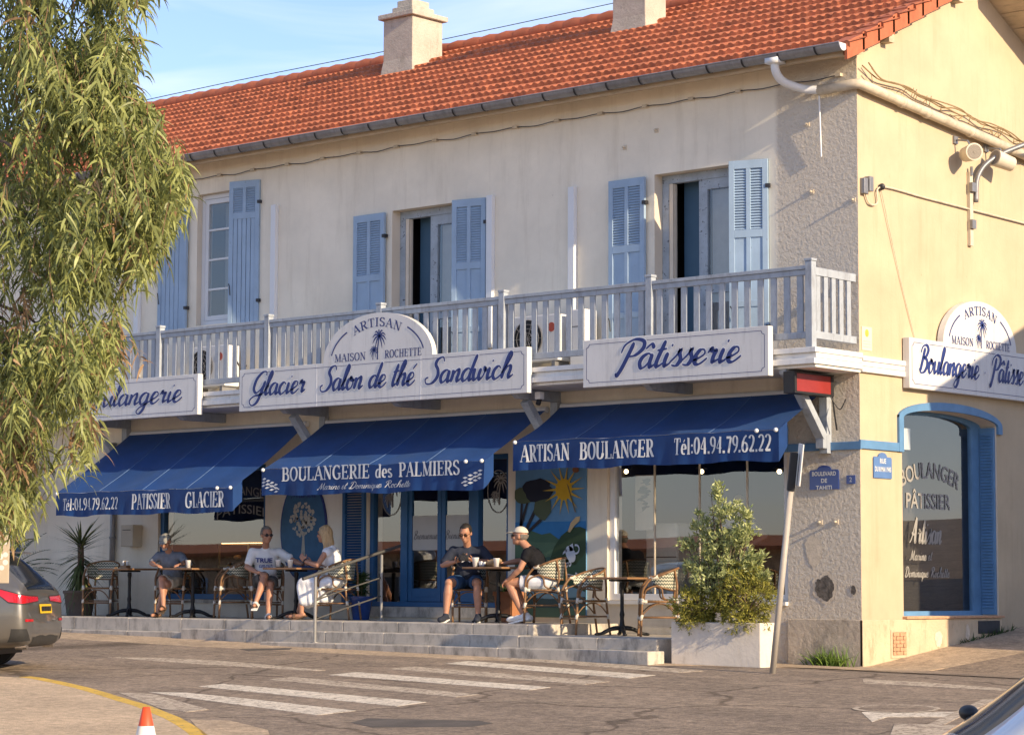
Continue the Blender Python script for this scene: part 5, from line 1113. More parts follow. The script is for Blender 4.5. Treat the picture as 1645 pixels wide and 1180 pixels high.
# ------------------------------------------------------------------ terrace furniture
M['rattan'] = mat('rattan_cane', (.20, .105, .045), .5, var=.3, vs=14, dirt=(.09, .045, .02), dscale=(6, 6, 6), damt=.6)
M['binding'] = mat('cream_binding', (.58, .54, .46), .6, var=.08)
def weave():
    m, t, b = newmat('zigzag_weave'); L = t.links.new; uv = N(t, 'UVMap'); sx = N(t, 'SeparateXYZ'); L(uv.outputs[0], sx.inputs[0])
    pp = N(t, 'Math', operation='PINGPONG'); pp.inputs[1].default_value = .022; L(sx.outputs[0], pp.inputs[0]); ad = N(t, 'Math', operation='ADD'); L(pp.outputs[0], ad.inputs[0]); L(sx.outputs[1], ad.inputs[1])
    mo = N(t, 'Math', operation='PINGPONG'); mo.inputs[1].default_value = .021; L(ad.outputs[0], mo.inputs[0]); gt = N(t, 'Math', operation='GREATER_THAN'); gt.inputs[1].default_value = .0105; L(mo.outputs[0], gt.inputs[0])
    mx = N(t, 'MixRGB'); mx.inputs[1].default_value = (.045, .065, .048, 1); mx.inputs[2].default_value = (.60, .57, .44, 1); L(gt.outputs[0], mx.inputs[0]); L(mx.outputs[0], b.inputs['Base Color']); b.inputs['Roughness'].default_value = .5
    bp = N(t, 'Bump', Strength=.4, Distance=.003); w = N(t, 'TexChecker', Scale=160.0); L(uv.outputs[0], w.inputs['Vector']); L(w.outputs[1], bp.inputs['Height']); L(bp.outputs[0], b.inputs['Normal']); return m
M['weave'] = weave()
def make_chair(loc, rz, label):
    t = thing('bistro_chair', label, 'chair', loc, rz, 'woven bistro armchairs on the terrace')
    def b(n, mb, m, p=t, s=True): return mb.build(n, m, p, smooth=s, local=True)
    # seat
    mb = MB(); mb.uv = []; nx = 10
    for z in (.455, .425):
        for j in range(nx+1):
            for i in range(nx+1):
                u, v = -1+2*i/nx, -1+2*j/nx; w = .215-.02*max(0, v); mb.v.append((u*w, v*.205, z-.012*(1-u*u)*(1-v*v)*(z > .44))); mb.uv.append((u*w, v*.205))
    n2 = (nx+1)**2
    for j in range(nx):
        for i in range(nx): a = j*(nx+1)+i; mb.f.append((a, a+1, a+nx+2, a+nx+1)); mb.f.append((n2+a, n2+a+nx+1, n2+a+nx+2, n2+a+1)); mb.mi += [0, 0]
    rim = [i for i in range(nx)] ; edge = [(i, i+1) for i in range(nx)] + [(i*(nx+1)+nx, (i+1)*(nx+1)+nx) for i in range(nx)] + [(nx*(nx+1)+nx-i, nx*(nx+1)+nx-i-1) for i in range(nx)] + [((nx-i)*(nx+1), (nx-i-1)*(nx+1)) for i in range(nx)]
    for a, c in edge: mb.f.append((c, a, n2+a, n2+c)); mb.mi.append(0)
    b('seat', mb, M['weave'], s=False)
    mb = MB(); mb.tube([(-.22, -.21, .44), (.22, -.21, .44)], .015, 8); mb.tube([(-.22, -.21, .44), (-.20, .21, .44)], .015, 8); mb.tube([(.22, -.21, .44), (.20, .21, .44)], .015, 8); mb.tube([(-.2, .21, .44), (.2, .21, .44)], .015, 8); b('seat_frame', mb, M['rattan'])
    # woven wrap-round back
    mb = MB(); mb.uv = []; na, nz = 26, 7
    def rim_pt(a):         # a from -1 (left front end) to 1
        th = a*R(118); x = .265*math.sin(th); y = .04+.225*math.cos(th); h = .655+.215*(math.cos(th*.75)*.5+.5)**1.4; return x, y, h
    def low_pt(a):
        th = a*R(112); x = .232*math.sin(th); y = .03+.195*math.cos(th); return x, y, .60-.02*math.cos(th)+.045*abs(a)**3
    for s in (0, 1):
        for j in range(nz+1):
            for i in range(na+1):
                a = -1+2*i/na; p, q_ = rim_pt(a), low_pt(a); k = j/nz; o = .006*s
                mb.v.append((p[0]*(1-k)+q_[0]*k-o*math.sin(a*2), p[1]*(1-k)+q_[1]*k-o*math.cos(a*2), p[2]*(1-k)+q_[2]*k)); mb.uv.append((a*R(115)*.25, (p[2]*(1-k)+q_[2]*k)))
        b0 = s*(nz+1)*(na+1)
        for j in range(nz):
            for i in range(na): c = b0+j*(na+1)+i; mb.f.append((c, c+1, c+na+2, c+na+1)); mb.mi.append(0)
    mb.build('backrest', M['weave'], t, smooth=True, local=True, fix=False)
    mb = MB(); mb.tube([rim_pt(-1+2*i/30) for i in range(31)], .015, 8); mb.tube([low_pt(-1+2*i/30) for i in range(31)], .011, 8); b('back_rim', mb, M['rattan'])
    for s in (-1, 1):
        p = rim_pt(s)
        mb = MB(); mb.tube(spline([(.225*s, -.235, 0), (.228*s, -.225, .25), (.232*s, -.215, .47), (.238*s, -.20, .60), (p[0], p[1]-.03, p[2]-.0), (rim_pt(s*.9)[0], rim_pt(s*.9)[1], rim_pt(s*.9)[2])], 5), .0165, 8); b('leg', mb, M['rattan'])
        mb = MB(); mb.tube(spline([(.19*s, .285, 0), (.188*s, .25, .25), (.19*s, .225, .46), (.175*s, .232, .64), (rim_pt(s*.38)[0], rim_pt(s*.38)[1], rim_pt(s*.38)[2])], 5), .0155, 8); b('leg', mb, M['rattan'])
        mb = MB(); q_ = low_pt(s*.97); mb.tube(spline([(.232*s, -.19, .47), (.240*s, -.165, .58), (q_[0]*1.02, q_[1]-.02, .635), (low_pt(s*.8)[0], low_pt(s*.8)[1], .60), (.23*s, .05, .50), (.21*s, .11, .46)], 5), .011, 7); b('arm_loop', mb, M['rattan'])
        mb = MB(); mb.tube([(.226*s, -.23, .24), (.187*s, .255, .24)], .011, 7); mb.tube(spline([(.226*s, -.225, .26), (.21*s, -.1, .38), (.206*s, .02, .415), (.195*s, .14, .38), (.188*s, .25, .26)], 4), .009, 6); b('stretcher', mb, M['rattan'])
    mb = MB(); mb.tube([(-.226, -.23, .21), (.226, -.23, .21)], .011, 7); mb.tube(spline([(-.226, -.225, .23), (-.12, -.22, .37), (0, -.215, .41), (.12, -.22, .37), (.226, -.225, .23)], 4), .009, 6); mb.tube([(-.2, 0, .24), (.2, 0, .24)], .010, 7); b('stretcher', mb, M['rattan'])
    mb = MB()
    for s in (-1, 1):
        for p, d in (((.227*s, -.225, .24), (0, .01, .035)), ((.231*s, -.216, .445), (0, .005, .035)), ((.188*s, .252, .24), (0, -.004, .03)), ((.19*s, .226, .45), (0, -.004, .03)), ((.226*s, -.19, .44), (0, .04, 0))): mb.tube([Vector(p)-Vector(d), Vector(p)+Vector(d)], .0215, 8)
        p = Vector(rim_pt(s)); mb.tube([p+Vector((0, -.035, 0)), p, Vector(rim_pt(s*.88))], .0205, 8)
    b('binding', mb, M['binding'])
    return t
ZT = .491; ZL = .353
CH = [((-13.72, -.82, ZT), R(32), 'empty woven bistro chair beside the potted yucca, leftmost on the terrace'), ((-11.98, -.80, ZT), R(26), 'woven bistro chair holding the man in the grey cap'), ((-10.62, -.85, ZT), R(-32), 'empty woven bistro chair between the second table and the man in white tee'),
      ((-9.95, -.78, ZT), R(52), 'woven bistro chair holding the man in the white printed tee shirt'), ((-8.42, -.80, ZT), R(-72), 'woven bistro chair holding the woman in white, behind the handrail'), ((-5.82, -.80, ZT), R(36), 'woven bistro chair holding the man with the camera by the doors'),
      ((-4.45, -.82, ZT), R(-66), 'woven bistro chair holding the man in the black shirt, by the mural'), ((-3.70, -.92, ZL), R(-24), 'empty sunlit bistro chair in front of the mural and cream pillar'), ((-2.42, -1.0, ZL), R(-48), 'empty sunlit bistro chair next to the white planter')]
chair0 = make_chair(*CH[0])
for loc, rz, lb in CH[1:]:
    c = copy_thing(chair0, loc, rz); c['label'] = lb
M['oak'] = mat('table_top_wood', (.24, .13, .06), .5, var=.25, vs=6); M['cast'] = mat('cast_iron', (.015, .015, .016), .45, metal=.3, var=.2)
def make_table(loc, label):
    t = thing('bistro_table', label, 'table', loc, 0, 'small bistro tables on the terrace')
    mb = MB(); mb.box(-.36, .36, -.34, .34, .722, .75); mb.build('table_top', M['oak'], t, local=True, bevel=.008)
    mb = MB(); mb.box(-.20, .20, -.025, .025, .70, .72); mb.box(-.025, .025, -.20, .20, .695, .7195); mb.lathe((0, 0, 0), [(.05, .06), (.045, .11), (.032, .16), (.026, .22), (.034, .27), (.025, .32), (.024, .60), (.034, .64), (.03, .69)], 14); autosmooth(mb.build('pedestal', M['cast'], t, local=True), 50)
    for k in range(4):
        a = math.pi/4+math.pi/2*k; mb = MB(); mb.tube(spline([(.03*math.cos(a), .03*math.sin(a), .10), (.14*math.cos(a), .14*math.sin(a), .085), (.26*math.cos(a), .26*math.sin(a), .03), (.33*math.cos(a), .33*math.sin(a), .02)], 4), [.03]*4+[.026]*4+[.02]*5, 8); mb.ell((.33*math.cos(a), .33*math.sin(a), .018), (.03, .03, .018), None, 8, 6); mb.build('foot', M['cast'], t, smooth=True, local=True)
    return t
TB = [((-12.92, -.92, ZT), 'bistro table with a small condiment caddy beside the wall pipe, leftmost table'), ((-11.36, -.98, ZT), 'bistro table where the man in the grey cap reads'), ((-9.16, -.92, ZT), 'bistro table with two white cups between the seated couple'), ((-5.14, -1.0, ZT), 'bistro table with a paper bag between the two men by the mural'), ((-3.02, -.98, ZL), 'sunlit empty bistro table on the lower terrace by the shop window')]
table0 = make_table(*TB[0])
for loc, lb in TB[1:]:
    c = copy_thing(table0, loc, 0); c['label'] = lb
M['cup'] = mat('paper_cup_white', (.78, .77, .74), .5, var=.03); M['paper'] = mat('kraft_paper', (.36, .24, .13), .8, var=.12, vs=9, bump=.3, bs=30)
def cup(x, y, z, label, s=1.0):
    t = tag(bpy.data.objects.new('paper_cup', None), label, 'cup', 'white paper cups on the tables'); COL.objects.link(t); t.location = (x, y, z); WM[t.name] = Matrix.Translation((x, y, z))
    mb = MB(); mb.lathe((0, 0, 0), [(.030*s, 0), (.042*s, .105*s), (.045*s, .108*s), (.045*s, .114*s), (.038*s, .113*s), (.030*s, .02)], 16); mb.build('cup_wall', M['cup'], t, smooth=True, local=True)
    mb = MB(); mb.lathe((0, 0, 0), [(.0385*s, .09*s), (.001, .09*s)], 14, False); mb.build('coffee', M['black'], t, local=True)
zt = ZT+.751
cup(-11.22, -1.2, zt, 'white paper cup in front of the man in the grey cap'); cup(-9.33, -1.12, zt, 'white paper cup near the man in the printed tee shirt'); cup(-9.05, -1.15, zt, 'white paper cup near the woman in white'); cup(-5.36, -1.22, zt, 'white paper cup near the man holding the camera', 1.1); cup(-4.98, -1.22, zt, 'white paper cup beside the paper bag, near the man in black', 1.0)
t = thing('condiment_caddy', 'small wooden caddy with sugar and jars on the leftmost table', 'caddy', (-12.92, -1.0, zt)); mb = MB(); mb.box(-13.0, -12.86, -1.05, -.95, zt, zt+.045); mb.build('tray', M['oak'], t, bevel=.004)
for k in range(3):
    mb = MB(); mb.lathe((-12.975+.045*k, -1.0, zt+.046), [(.018, 0), (.02, .05), (.012, .07)], 10); mb.build('jar', M['cup'] if k != 1 else M['paper'], t, smooth=True)
t = thing('newspaper', 'open newspaper spread on the table of the man in the grey cap', 'newspaper', (-11.5, -1.05, zt)); mb = MB()
for i in range(9):
    for j in range(2): mb.v.append((-11.66+.05*i, -1.22+.32*j, zt+.012+.012*math.sin(i*.8)))
mb.f = [(2*i, 2*i+2, 2*i+3, 2*i+1) for i in range(8)]; mb.mi = [0]*8; mb.build('sheet', M['cup'], t, smooth=True)
t = thing('paper_bag', 'crumpled brown paper bag lying on the table between the two men', 'paper bag', (-5.12, -1.1, zt)); mb = MB(); mb.ell((-5.13, -1.12, zt+.055), (.15, .08, .05), Matrix.Rotation(R(-12), 3, 'Y'), 14, 9); mb.box(-5.26, -5.06, -1.17, -1.04, zt+.004, zt+.07)
me = solid(mb, .012, 2, .012, 22); link_mesh('bag', me, M['paper'], t)
t = thing('ashtray', 'small glass ashtray with white sachets between the cup and paper bag', 'ashtray', (-5.24, -1.2, zt)); mb = MB(); mb.lathe((-5.25, -1.2, zt), [(.045, 0), (.05, .03), (.04, .03), (.035, .012)], 14); mb.build('bowl', M['zinc'], t, smooth=True); mb = MB(); mb.box(-5.29, -5.25, -1.23, -1.20, zt+.031, zt+.075); mb.box(-5.235, -5.20, -1.22, -1.19, zt+.031, zt+.065); mb.build('sachet', M['cup'], t)
t = thing('small_items', 'dark phone and wallet lying between the cups of the couple', 'phone', (-9.28, -1.1, zt)); mb = MB(); mb.box(-9.34, -9.26, -1.16, -1.02, zt, zt+.012); mb.build('phone', M['black'], t, bevel=.003); mb = MB(); mb.box(-9.24, -9.14, -1.10, -1.00, zt, zt+.025); mb.build('wallet', M['oak'], t, bevel=.004)
# stair handrail running up the steps
M['steel'] = mat('painted_steel', (.27, .265, .255), .45, metal=.35, var=.12, vs=12)
t = thing('handrail', 'grey steel handrail climbing the steps towards the bakery doors', 'handrail', (-7.45, -2.2, .2)); hx = -7.42
mb = MB(); mb.tube([(hx, -2.22, .2), (hx, -2.22, 1.10)], .022, 10); mb.tube([(hx, -2.22, .2), (hx, -2.22, .215)], .06, 14); mb.build('post', M['steel'], t)
mb = MB(); mb.tube([(hx, -.92, ZT), (hx, -.92, 1.42)], .020, 10); mb.tube([(hx, -.92, ZT), (hx, -.92, ZT+.015)], .06, 14); mb.build('post', M['steel'], t)
mb = MB(); mb.tube([(hx, -2.46, 1.07), (hx, -2.22, 1.135), (hx, -.92, 1.46), (hx, -.55, 1.55)], .022, 10); M['rail_shaded'] = mat('shaded_rail_steel', (.10, .098, .094), .5, metal=.3, var=.15); mb.build('top_rail', M['rail_shaded'], t)  # rail steel coloured darker than the posts to stand for shade
mb = MB()
for dz in (.32, .58): mb.tube([(hx, -2.22, 1.10-dz), (hx, -1.6, 1.26-dz), (hx, -.92, 1.42-dz)], .011, 8)
mb.tube(spline([(hx, -2.22, .78), (hx, -2.05, .86), (hx, -1.72, .98), (hx, -1.62, 1.05), (hx, -1.80, 1.14)], 4), .012, 6); mb.build('lower_rail', M['rail_shaded'], t)

# ------------------------------------------------------------------ people
M['skin'] = mat('skin_tan', (.40, .20, .125), .5, var=.12, vs=14, spec=.35); M['skin2'] = mat('skin_fair', (.45, .25, .17), .5, var=.1, vs=14, spec=.35)
def V3(p): return Vector(p)
def head_blobs(mb, c, Rm):
    P = lambda x, y, z: c + Rm @ Vector((x, y, z))
    mb.ell(P(0, .012, .028), (.077, .097, .098), Rm); mb.ell(P(0, -.030, -.045), (.060, .066, .070), Rm); mb.ell(P(0, -.070, -.088), (.030, .024, .022), Rm)
    mb.cap(P(0, -.094, .018), P(0, -.113, -.020), .010, .016, 8); mb.ell(P(0, -.078, .040), (.058, .022, .016), Rm); mb.ell(P(0, -.091, -.056), (.025, .012, .006), Rm); mb.ell(P(0, -.088, -.066), (.022, .012, .007), Rm)
    for s in (-1, 1): mb.ell(P(.076*s, .012, -.004), (.012, .024, .032), Rm); mb.ell(P(.045*s, -.062, -.022), (.024, .022, .022), Rm)
def hand(mb, w, d, nrm, side, curl=.5, sp=1.0):
    """w wrist, d direction of the palm, nrm palm normal (towards which fingers curl), side: thumb direction"""
    d = V3(d).normalized(); nrm = V3(nrm); nrm = (nrm - d*nrm.dot(d)).normalized(); s = d.cross(nrm)*side
    rot = Matrix((s, nrm, d)).transposed(); mb.ell(w+d*.050, (.040, .017, .052), rot, 12, 8); mb.cap(w-d*.01, w+d*.03, .024, .026, 8)
    for k, ln in enumerate((.078, .086, .080, .062)):
        o = w + d*(.092-.006*abs(k-1)) + s*(.030-.0205*k)*sp; a = curl*1.0; d1 = d*math.cos(a)+nrm*math.sin(a); d2 = d*math.cos(a*2.3)+nrm*math.sin(a*2.3)
        m = o+d1*ln*.5; mb.cap(o-d*.015, m, .0098, .0090, 7); mb.cap(m, m+d2*ln*.5, .0088, .0074, 7)
    o = w+d*.028+s*.030; m = o+(s*.75+d*.6+nrm*.25).normalized()*.040; mb.cap(o, m, .0125, .0105, 7); mb.cap(m, m+(d*.85+s*.25+nrm*.4).normalized()*.032, .0105, .0082, 7)
def hair_cap(c, Rm, keep, sc=(.084, .105, .104), off=(0, .020, .037), bump=.006):
    m2 = MB(); m2.ell((0, 0, 0), sc, None, 28, 20); vs = [Vector(p)+Vector(off) for p in m2.v]
    fs = [f for f in m2.f if all(keep(vs[i]) for i in f)]; mb = MB(); mb.v = [tuple(c + Rm @ (v+v.normalized()*bump*noise.noise(Vector((v.x*60, v.y*60, v.z*14))))) for v in vs]; mb.f = [list(f) for f in fs]; mb.mi = [0]*len(fs); return mb
def person(label, loc, rz, lean=0.0, twist=0.0, head=(0, 0, 0), arms=None, legs=None, skin='skin', top=None, topm=None, sleeve=.62, bottomm=None, shortk=.80, hair=None, hairm=None, shoe='sneaker', shoem=None, build=1.0, female=False, skirt=False, hands=None):
    t = thing('person', label, 'person', loc, rz, 'people sitting on the terrace')
    RL = Matrix.Rotation(R(lean), 3, 'X'); hip = Vector((0, .05, .555))
    T = lambda x, y, z: hip + RL @ (Vector((x, y, z))-hip)       # torso frame leaning forward about the hips (front is -y)
    B = build; sw = .185*(.9 if female else 1)*(.5+.5*B)
    neck = T(0, .045, 1.055); hc = T(0, .0, 1.19)+Vector((0, -.03, .02)); Rh = Matrix.Rotation(R(head[0]), 3, 'Z') @ Matrix.Rotation(R(head[1]), 3, 'X') @ Matrix.Rotation(R(head[2]), 3, 'Y')
    hd = hc + Rh @ Vector((0, -.015, .035))
    sh = [T(-sw, .04, .99), T(sw, .04, .99)]
    body = MB(); torso = MB()
    def torso_blobs(mb, g):
        rot = RL.copy()
        mb.ell(T(0, .05, .58), (.165*B+g, .125*B+g, .12+g), rot); mb.ell(T(0, .03-.03*(B-1)*3, .70), ((.150+.0)*B*(.88 if female else 1)+g, .118*B+g+.05*max(0, B-1), .14+g), rot); mb.ell(T(0, .045, .88), (.165*(.92 if female else 1)*B+g, .112*B+g, .15+g), rot)
        mb.cap(sh[0]+Vector((.02, 0, -.015)), sh[1]+Vector((-.02, 0, -.015)), .062+g, .062+g); mb.cap(T(0, .05, .95), T(0, .045, 1.02), .085+g, .062+g)
        if female:
            for s in (-1, 1): mb.ell(T(.07*s, -.055, .87), (.062+g, .055+g, .06+g), rot)
    torso_blobs(body, 0.0); body.cap(T(0, .05, 1.0), hd+Rh @ Vector((0, .02, -.05)), .056, .052); head_blobs(body, hd, Rh)
    al = []
    for i, (el, wr, hdir, hn, curl) in enumerate(arms):
        s = -1 if i == 0 else 1; el, wr = V3(el), V3(wr); body.cap(sh[i], sh[i].lerp(el, .5), .052*B, .045*B); body.cap(sh[i].lerp(el, .5), el, .045*B, .037*B); body.cap(el, el.lerp(wr, .35), .037, .040*B); body.cap(el.lerp(wr, .35), wr, .040*B, .026); hand(body, wr, hdir, hn, (1 if i == 0 else -1), curl); al.append((sh[i], el, wr))
    ll = []
    for i, (kn, an, toe) in enumerate(legs):
        s = -1 if i == 0 else 1; hp = Vector((.09*s, .04, .55)); kn, an, toe = V3(kn), V3(an), V3(toe)
        body.cap(hp, hp.lerp(kn, .5), .088*B, .074*B); body.cap(hp.lerp(kn, .5), kn, .074*B, .056); body.ell(kn+Vector((0, -.006, .006)), .056); body.cap(kn, kn.lerp(an, .32), .050, .056*B); body.cap(kn.lerp(an, .32), an, .055*B, .034)
        td = (toe-an); td.z = 0; td.normalize(); body.cap(an+Vector((0, 0, -.03))-td*.03, an+Vector((0, 0, -.05))+td*.02, .036, .036); body.cap(an+Vector((0, 0, -.048))+td*.02, V3(toe), .036, .026); ll.append((hp, kn, an, toe))
    me = solid(body, .0078, 5); link_mesh('body', me, M[skin], t, local=True)
    # eyes, brows
    mb = MB()
    for s in (-1, 1): mb.ell(hd+Rh @ Vector((.031*s, -.084, .012)), (.012, .009, .007), Rh, 10, 7); mb.ell(hd+Rh @ Vector((.033*s, -.0915, .034)), (.019, .006, .004), Rh, 8, 6)
    mb.build('eye', M['black'], t, smooth=True, local=True)
    # upper garment
    g = .014; tp = MB(); torso_blobs(tp, g)
    for (a, e, w) in al:
        if sleeve > 0:
            k = a.lerp(e, sleeve); tp.cap(a, k, .064*B, .060*B); tp.tube([k, k+(e-a).normalized()*.012], [.062*B, .066*B], 14)
    me = solid(tp, .011, 4, .010, 9); link_mesh('shirt', me, topm, t, local=True)
    bt = MB()
    if not skirt:
        bt.ell(Vector((0, .045, .575)), (.178*B, .145*B, .115), None)
        for (hp, kn, an, toe) in ll:
            k = hp.lerp(kn, shortk); bt.cap(hp, hp.lerp(kn, .5), .102*B, .092*B); bt.tube([hp.lerp(kn, .45), k], [.094*B, .088*B], 18)
        me = solid(bt, .011, 4, .010, 8); link_mesh('shorts', me, bottomm, t, local=True)
    else:
        bt.ell(Vector((0, .045, .575)), (.18, .15, .12), None); (h0, k0, a0, t0), (h1, k1, a1, t1) = ll
        for (hp, kn, an, toe) in ll: bt.cap(hp, kn, .098, .078); bt.cap(kn, kn.lerp(an, .62)+Vector((0, .03, 0)), .078, .074)
        for (hp, kn, an, toe) in ll:
            for u in (.35, .55, .75, .92): p_ = hp.lerp(kn, u); bt.cap(p_, Vector((p_.x*1.05, p_.y+.03, .24+.10*(1-u))), .085, .062)
        for u in (.4, .6, .8, .95): p_ = h0.lerp(h1, .5).lerp(k0.lerp(k1, .5), u); bt.cap(p_, Vector((p_.x, p_.y+.02, .23+.10*(1-u))), .085, .07)
        for k in range(6): u = k/5; bt.cap(h0.lerp(h1, u), k0.lerp(k1, u), .09, .074); bt.cap(k0.lerp(k1, u), k0.lerp(k1, u).lerp(a0.lerp(a1, u), .64)+Vector((0, .03, 0)), .072, .060)
        me = solid(bt, .011, 4, .016, 7); link_mesh('skirt', me, bottomm, t, local=True)
    for (hp, kn, an, toe) in ll:
        td = (toe-an); td.normalize(); side = td.cross(Vector((0, 0, 1))).normalized(); up = side.cross(td); mb = MB()
        heel = an+Vector((0, 0, -.05))-td*.045
        if shoe == 'sneaker':
            rot = Matrix((side, td, up)).transposed(); mb.ell(heel+up*.006, (.042, .05, .045), rot); mb.ell((heel+toe)/2+up*.012, (.048, .11, .044), rot); mb.ell(toe-td*.02, (.048, .065, .038), rot); mb.cap(an+Vector((0, 0, .01)), an+Vector((0, 0, -.03)), .044, .046)
            me = solid(mb, .009, 3); sh_o = link_mesh('shoe', me, shoem[0], t, local=True)
            mb = MB(); mb.obox((heel+toe)/2-up*.030, side, td, up, .043, .145, .012); mb.build('sole', shoem[1], sh_o, local=True, bevel=.01)
        else:
            mb.obox((heel+toe)/2-up*.040, side, td, up, .046, .145, .011); o = mb.build('sandal', shoem[0], t, local=True, bevel=.009)
            mb = MB(); m_ = heel.lerp(toe, .62); wd = .05 if shoe == 'slide' else .018
            for k in range(-3, 4):
                pass
            arc_ = [m_+side*.052*math.cos(a)+up*(-.03+.066*math.sin(a)) for a in [math.pi*k/8 for k in range(9)]]; n = len(arc_)
            mb.add([p-td*wd for p in arc_]+[p+td*wd for p in arc_], [(i, i+1, n+i+1, n+i) for i in range(n-1)]); mb.add([p-td*wd+up*.006 for p in arc_]+[p+td*wd+up*.006 for p in arc_], [(i, i+1, n+i+1, n+i) for i in range(n-1)]); mb.build('strap', shoem[0], o, local=True, fix=False)
    return t, hd, Rh, T, al, ll
def glasses(t, hd, Rh, m=None):
    mb = MB(); P = lambda x, y, z: hd + Rh @ Vector((x, y, z))
    for s in (-1, 1): mb.ell(P(.034*s, -.100, .010), (.029, .006, .021), Rh, 12, 8); mb.tube([P(.06*s, -.094, .016), P(.079*s, -.05, .018), P(.080*s, .02, .012)], .004, 5)
    mb.tube([P(-.012, -.104, .014), P(.012, -.104, .014)], .004, 5); mb.build('sunglasses', m or M['black'], t, smooth=True, local=True)
def cloth(name, col, var=.1): return mat(name, col, .85, var=var, vs=9, bump=.25, bs=120, spec=.15)
short_hair = lambda v: not ((v.y < -.035 and v.z < .085) or v.z < -.035 or (v.y < .01 and v.z < .02 and abs(v.x) > .0) or (abs(v.x) > .06 and v.y < .035 and v.z < .02))
M['greyhair'] = mat('grey_hair', (.16, .14, .12), .7, var=.35, vs=60); M['darkhair'] = mat('dark_hair', (.02, .016, .014), .6, var=.3, vs=60); M['blondhair'] = mat('blond_hair', (.42, .29, .15), .5, var=.3, vs=50, mapscale=(1, 1, .15))
# 1 man in cap, reading
t, hd, Rh, T, al, ll = person('man in a grey cap and grey checked shirt reading at the left table, legs crossed', (-11.98, -.84, ZT), R(26), lean=26, head=(6, 30, 0),
    arms=[((-.27, -.22, .83), (-.10, -.46, .79), (.8, -.5, 0), (0, 0, -1), .35), ((.30, -.26, .84), (.34, -.50, .80), (-.2, -.95, 0), (0, 0, -1), .3)], legs=[((-.02, -.38, .58), (.06, -.50, .19), (.10, -.68, .13)), ((.03, -.36, .50), (-.05, -.44, .085), (-.05, -.66, .035))],
    topm=cloth('shirt_grey_blue', (.16, .18, .215), .2), bottomm=cloth('shorts_beige', (.42, .38, .31)), shoe='flip', shoem=[mat('leather_sandal', (.07, .05, .035), .6)], sleeve=.8)
hair_cap(hd, Rh, lambda v: not (v.y < .02 or v.z < -.04 or v.z > .06)).build('hair', M['greyhair'], t, smooth=True, local=True, fix=False)
mb = MB(); m2 = hair_cap(hd, Rh, lambda v: v.z > .052, (.088, .108, .085), (0, .008, .048), .0); m2.v = m2.v; cp = m2.build('cap', cloth('cap_grey', (.27, .27, .25)), t, smooth=True, local=True, fix=False)
mb.ell(hd+Rh @ Vector((0, -.095, .055)), (.065, .062, .008), Rh @ Matrix.Rotation(R(14), 3, 'X'), 14, 8); mb.build('peak', bpy.data.materials['cap_grey'], cp, smooth=True, local=True)
mb = MB(); mb.ell(hd+Rh @ Vector((0, -.066, -.078)), (.047, .036, .036), Rh, 12, 8); mb.build('beard', mat('grey_beard', (.33, .30, .27), .9, var=.3, vs=60), t, smooth=True, local=True)
# 2 man in printed tee
t, hd, Rh, T, al, ll = person('man in sunglasses and white printed tee shirt with one arm on the table', (-9.93, -.82, ZT), R(50), lean=8, head=(18, 6, 0),
    arms=[((-.28, -.12, .76), (-.13, -.36, .68), (.6, -.75, -.1), (.3, 0, -1), .5), ((.40, -.20, .86), (.52, -.40, .80), (.45, -.85, .15), (0, 0, -1), .35)], legs=[((-.03, -.42, .62), (-.16, -.60, .26), (-.20, -.80, .20)), ((.05, -.42, .50), (.02, -.56, .085), (.02, -.78, .035))],
    topm=cloth('tee_white', (.70, .69, .67), .04), bottomm=cloth('shorts_grey', (.11, .105, .10)), shoe='slide', shoem=[mat('white_slide', (.72, .71, .68), .5)], sleeve=.72, build=1.08)
hair_cap(hd, Rh, short_hair).build('hair', M['greyhair'], t, smooth=True, local=True, fix=False); glasses(t, hd, Rh)
def onchest(T, w, z0, yoff=-.092): return lambda a, b, l=0: T(-w/2+a, yoff-.0+.9*(((-w/2+a)/.2)**2)*.05 - l, z0+b)
mb = MB(); mb.add(*fnt('TRUE', .088, lambda a, b: T(a-.03, -.136+.05*((a-.03)/.16)**2, .86+b), width=.25, bold=.004)); text_strokes(mb, SCRIPT, 'amour', .09, lambda a, b, l=0: T(-.1+a, -.134+.05*((a-.1)/.16)**2-l, .78+b), width=.2, bold=.8); mb.build('shirt_print', M['navy'], t, local=True, fix=False)
# 3 woman in white
M['whitecloth'] = cloth('dress_white', (.70, .71, .74), .04)
t, hd, Rh, T, al, ll = person('blond woman in a white sleeveless top and long white skirt', (-8.46, -.86, ZT), R(-70), lean=9, head=(-6, 2, 0),
    arms=[((-.25, -.16, .80), (-.17, -.42, .82), (.1, -.9, .3), (.9, .1, -.2), .5), ((.27, -.12, .78), (.15, -.38, .84), (.0, -.6, .8), (-.9, -.2, .1), .6)], legs=[((-.10, -.42, .54), (-.10, -.60, .10), (-.10, -.78, .045)), ((.11, -.44, .53), (.12, -.44, .10), (.13, -.62, .045))],
    topm=M['whitecloth'], bottomm=M['whitecloth'], shoe='flip', shoem=[mat('tan_sandal', (.16, .09, .05), .6)], sleeve=0, female=True, skirt=True, skin='skin', build=.95)
hb = MB(); P = lambda x, y, z: hd + Rh @ Vector((x, y, z))
hb.ell(P(0, .022, .04), (.088, .104, .100), Rh); hb.cap(P(0, .06, .02), P(0, .10, -.18), .075, .055); hb.cap(P(.055, .03, .0), P(.062, .05, -.19), .045, .03); hb.cap(P(-.055, .03, .0), P(-.062, .05, -.19), .045, .03); hb.cap(P(0, .085, -.15), P(0, .11, -.24), .05, .02)
me = solid(hb, .010, 2, .010, 26); link_mesh('hair', me, M['blondhair'], t, local=True)
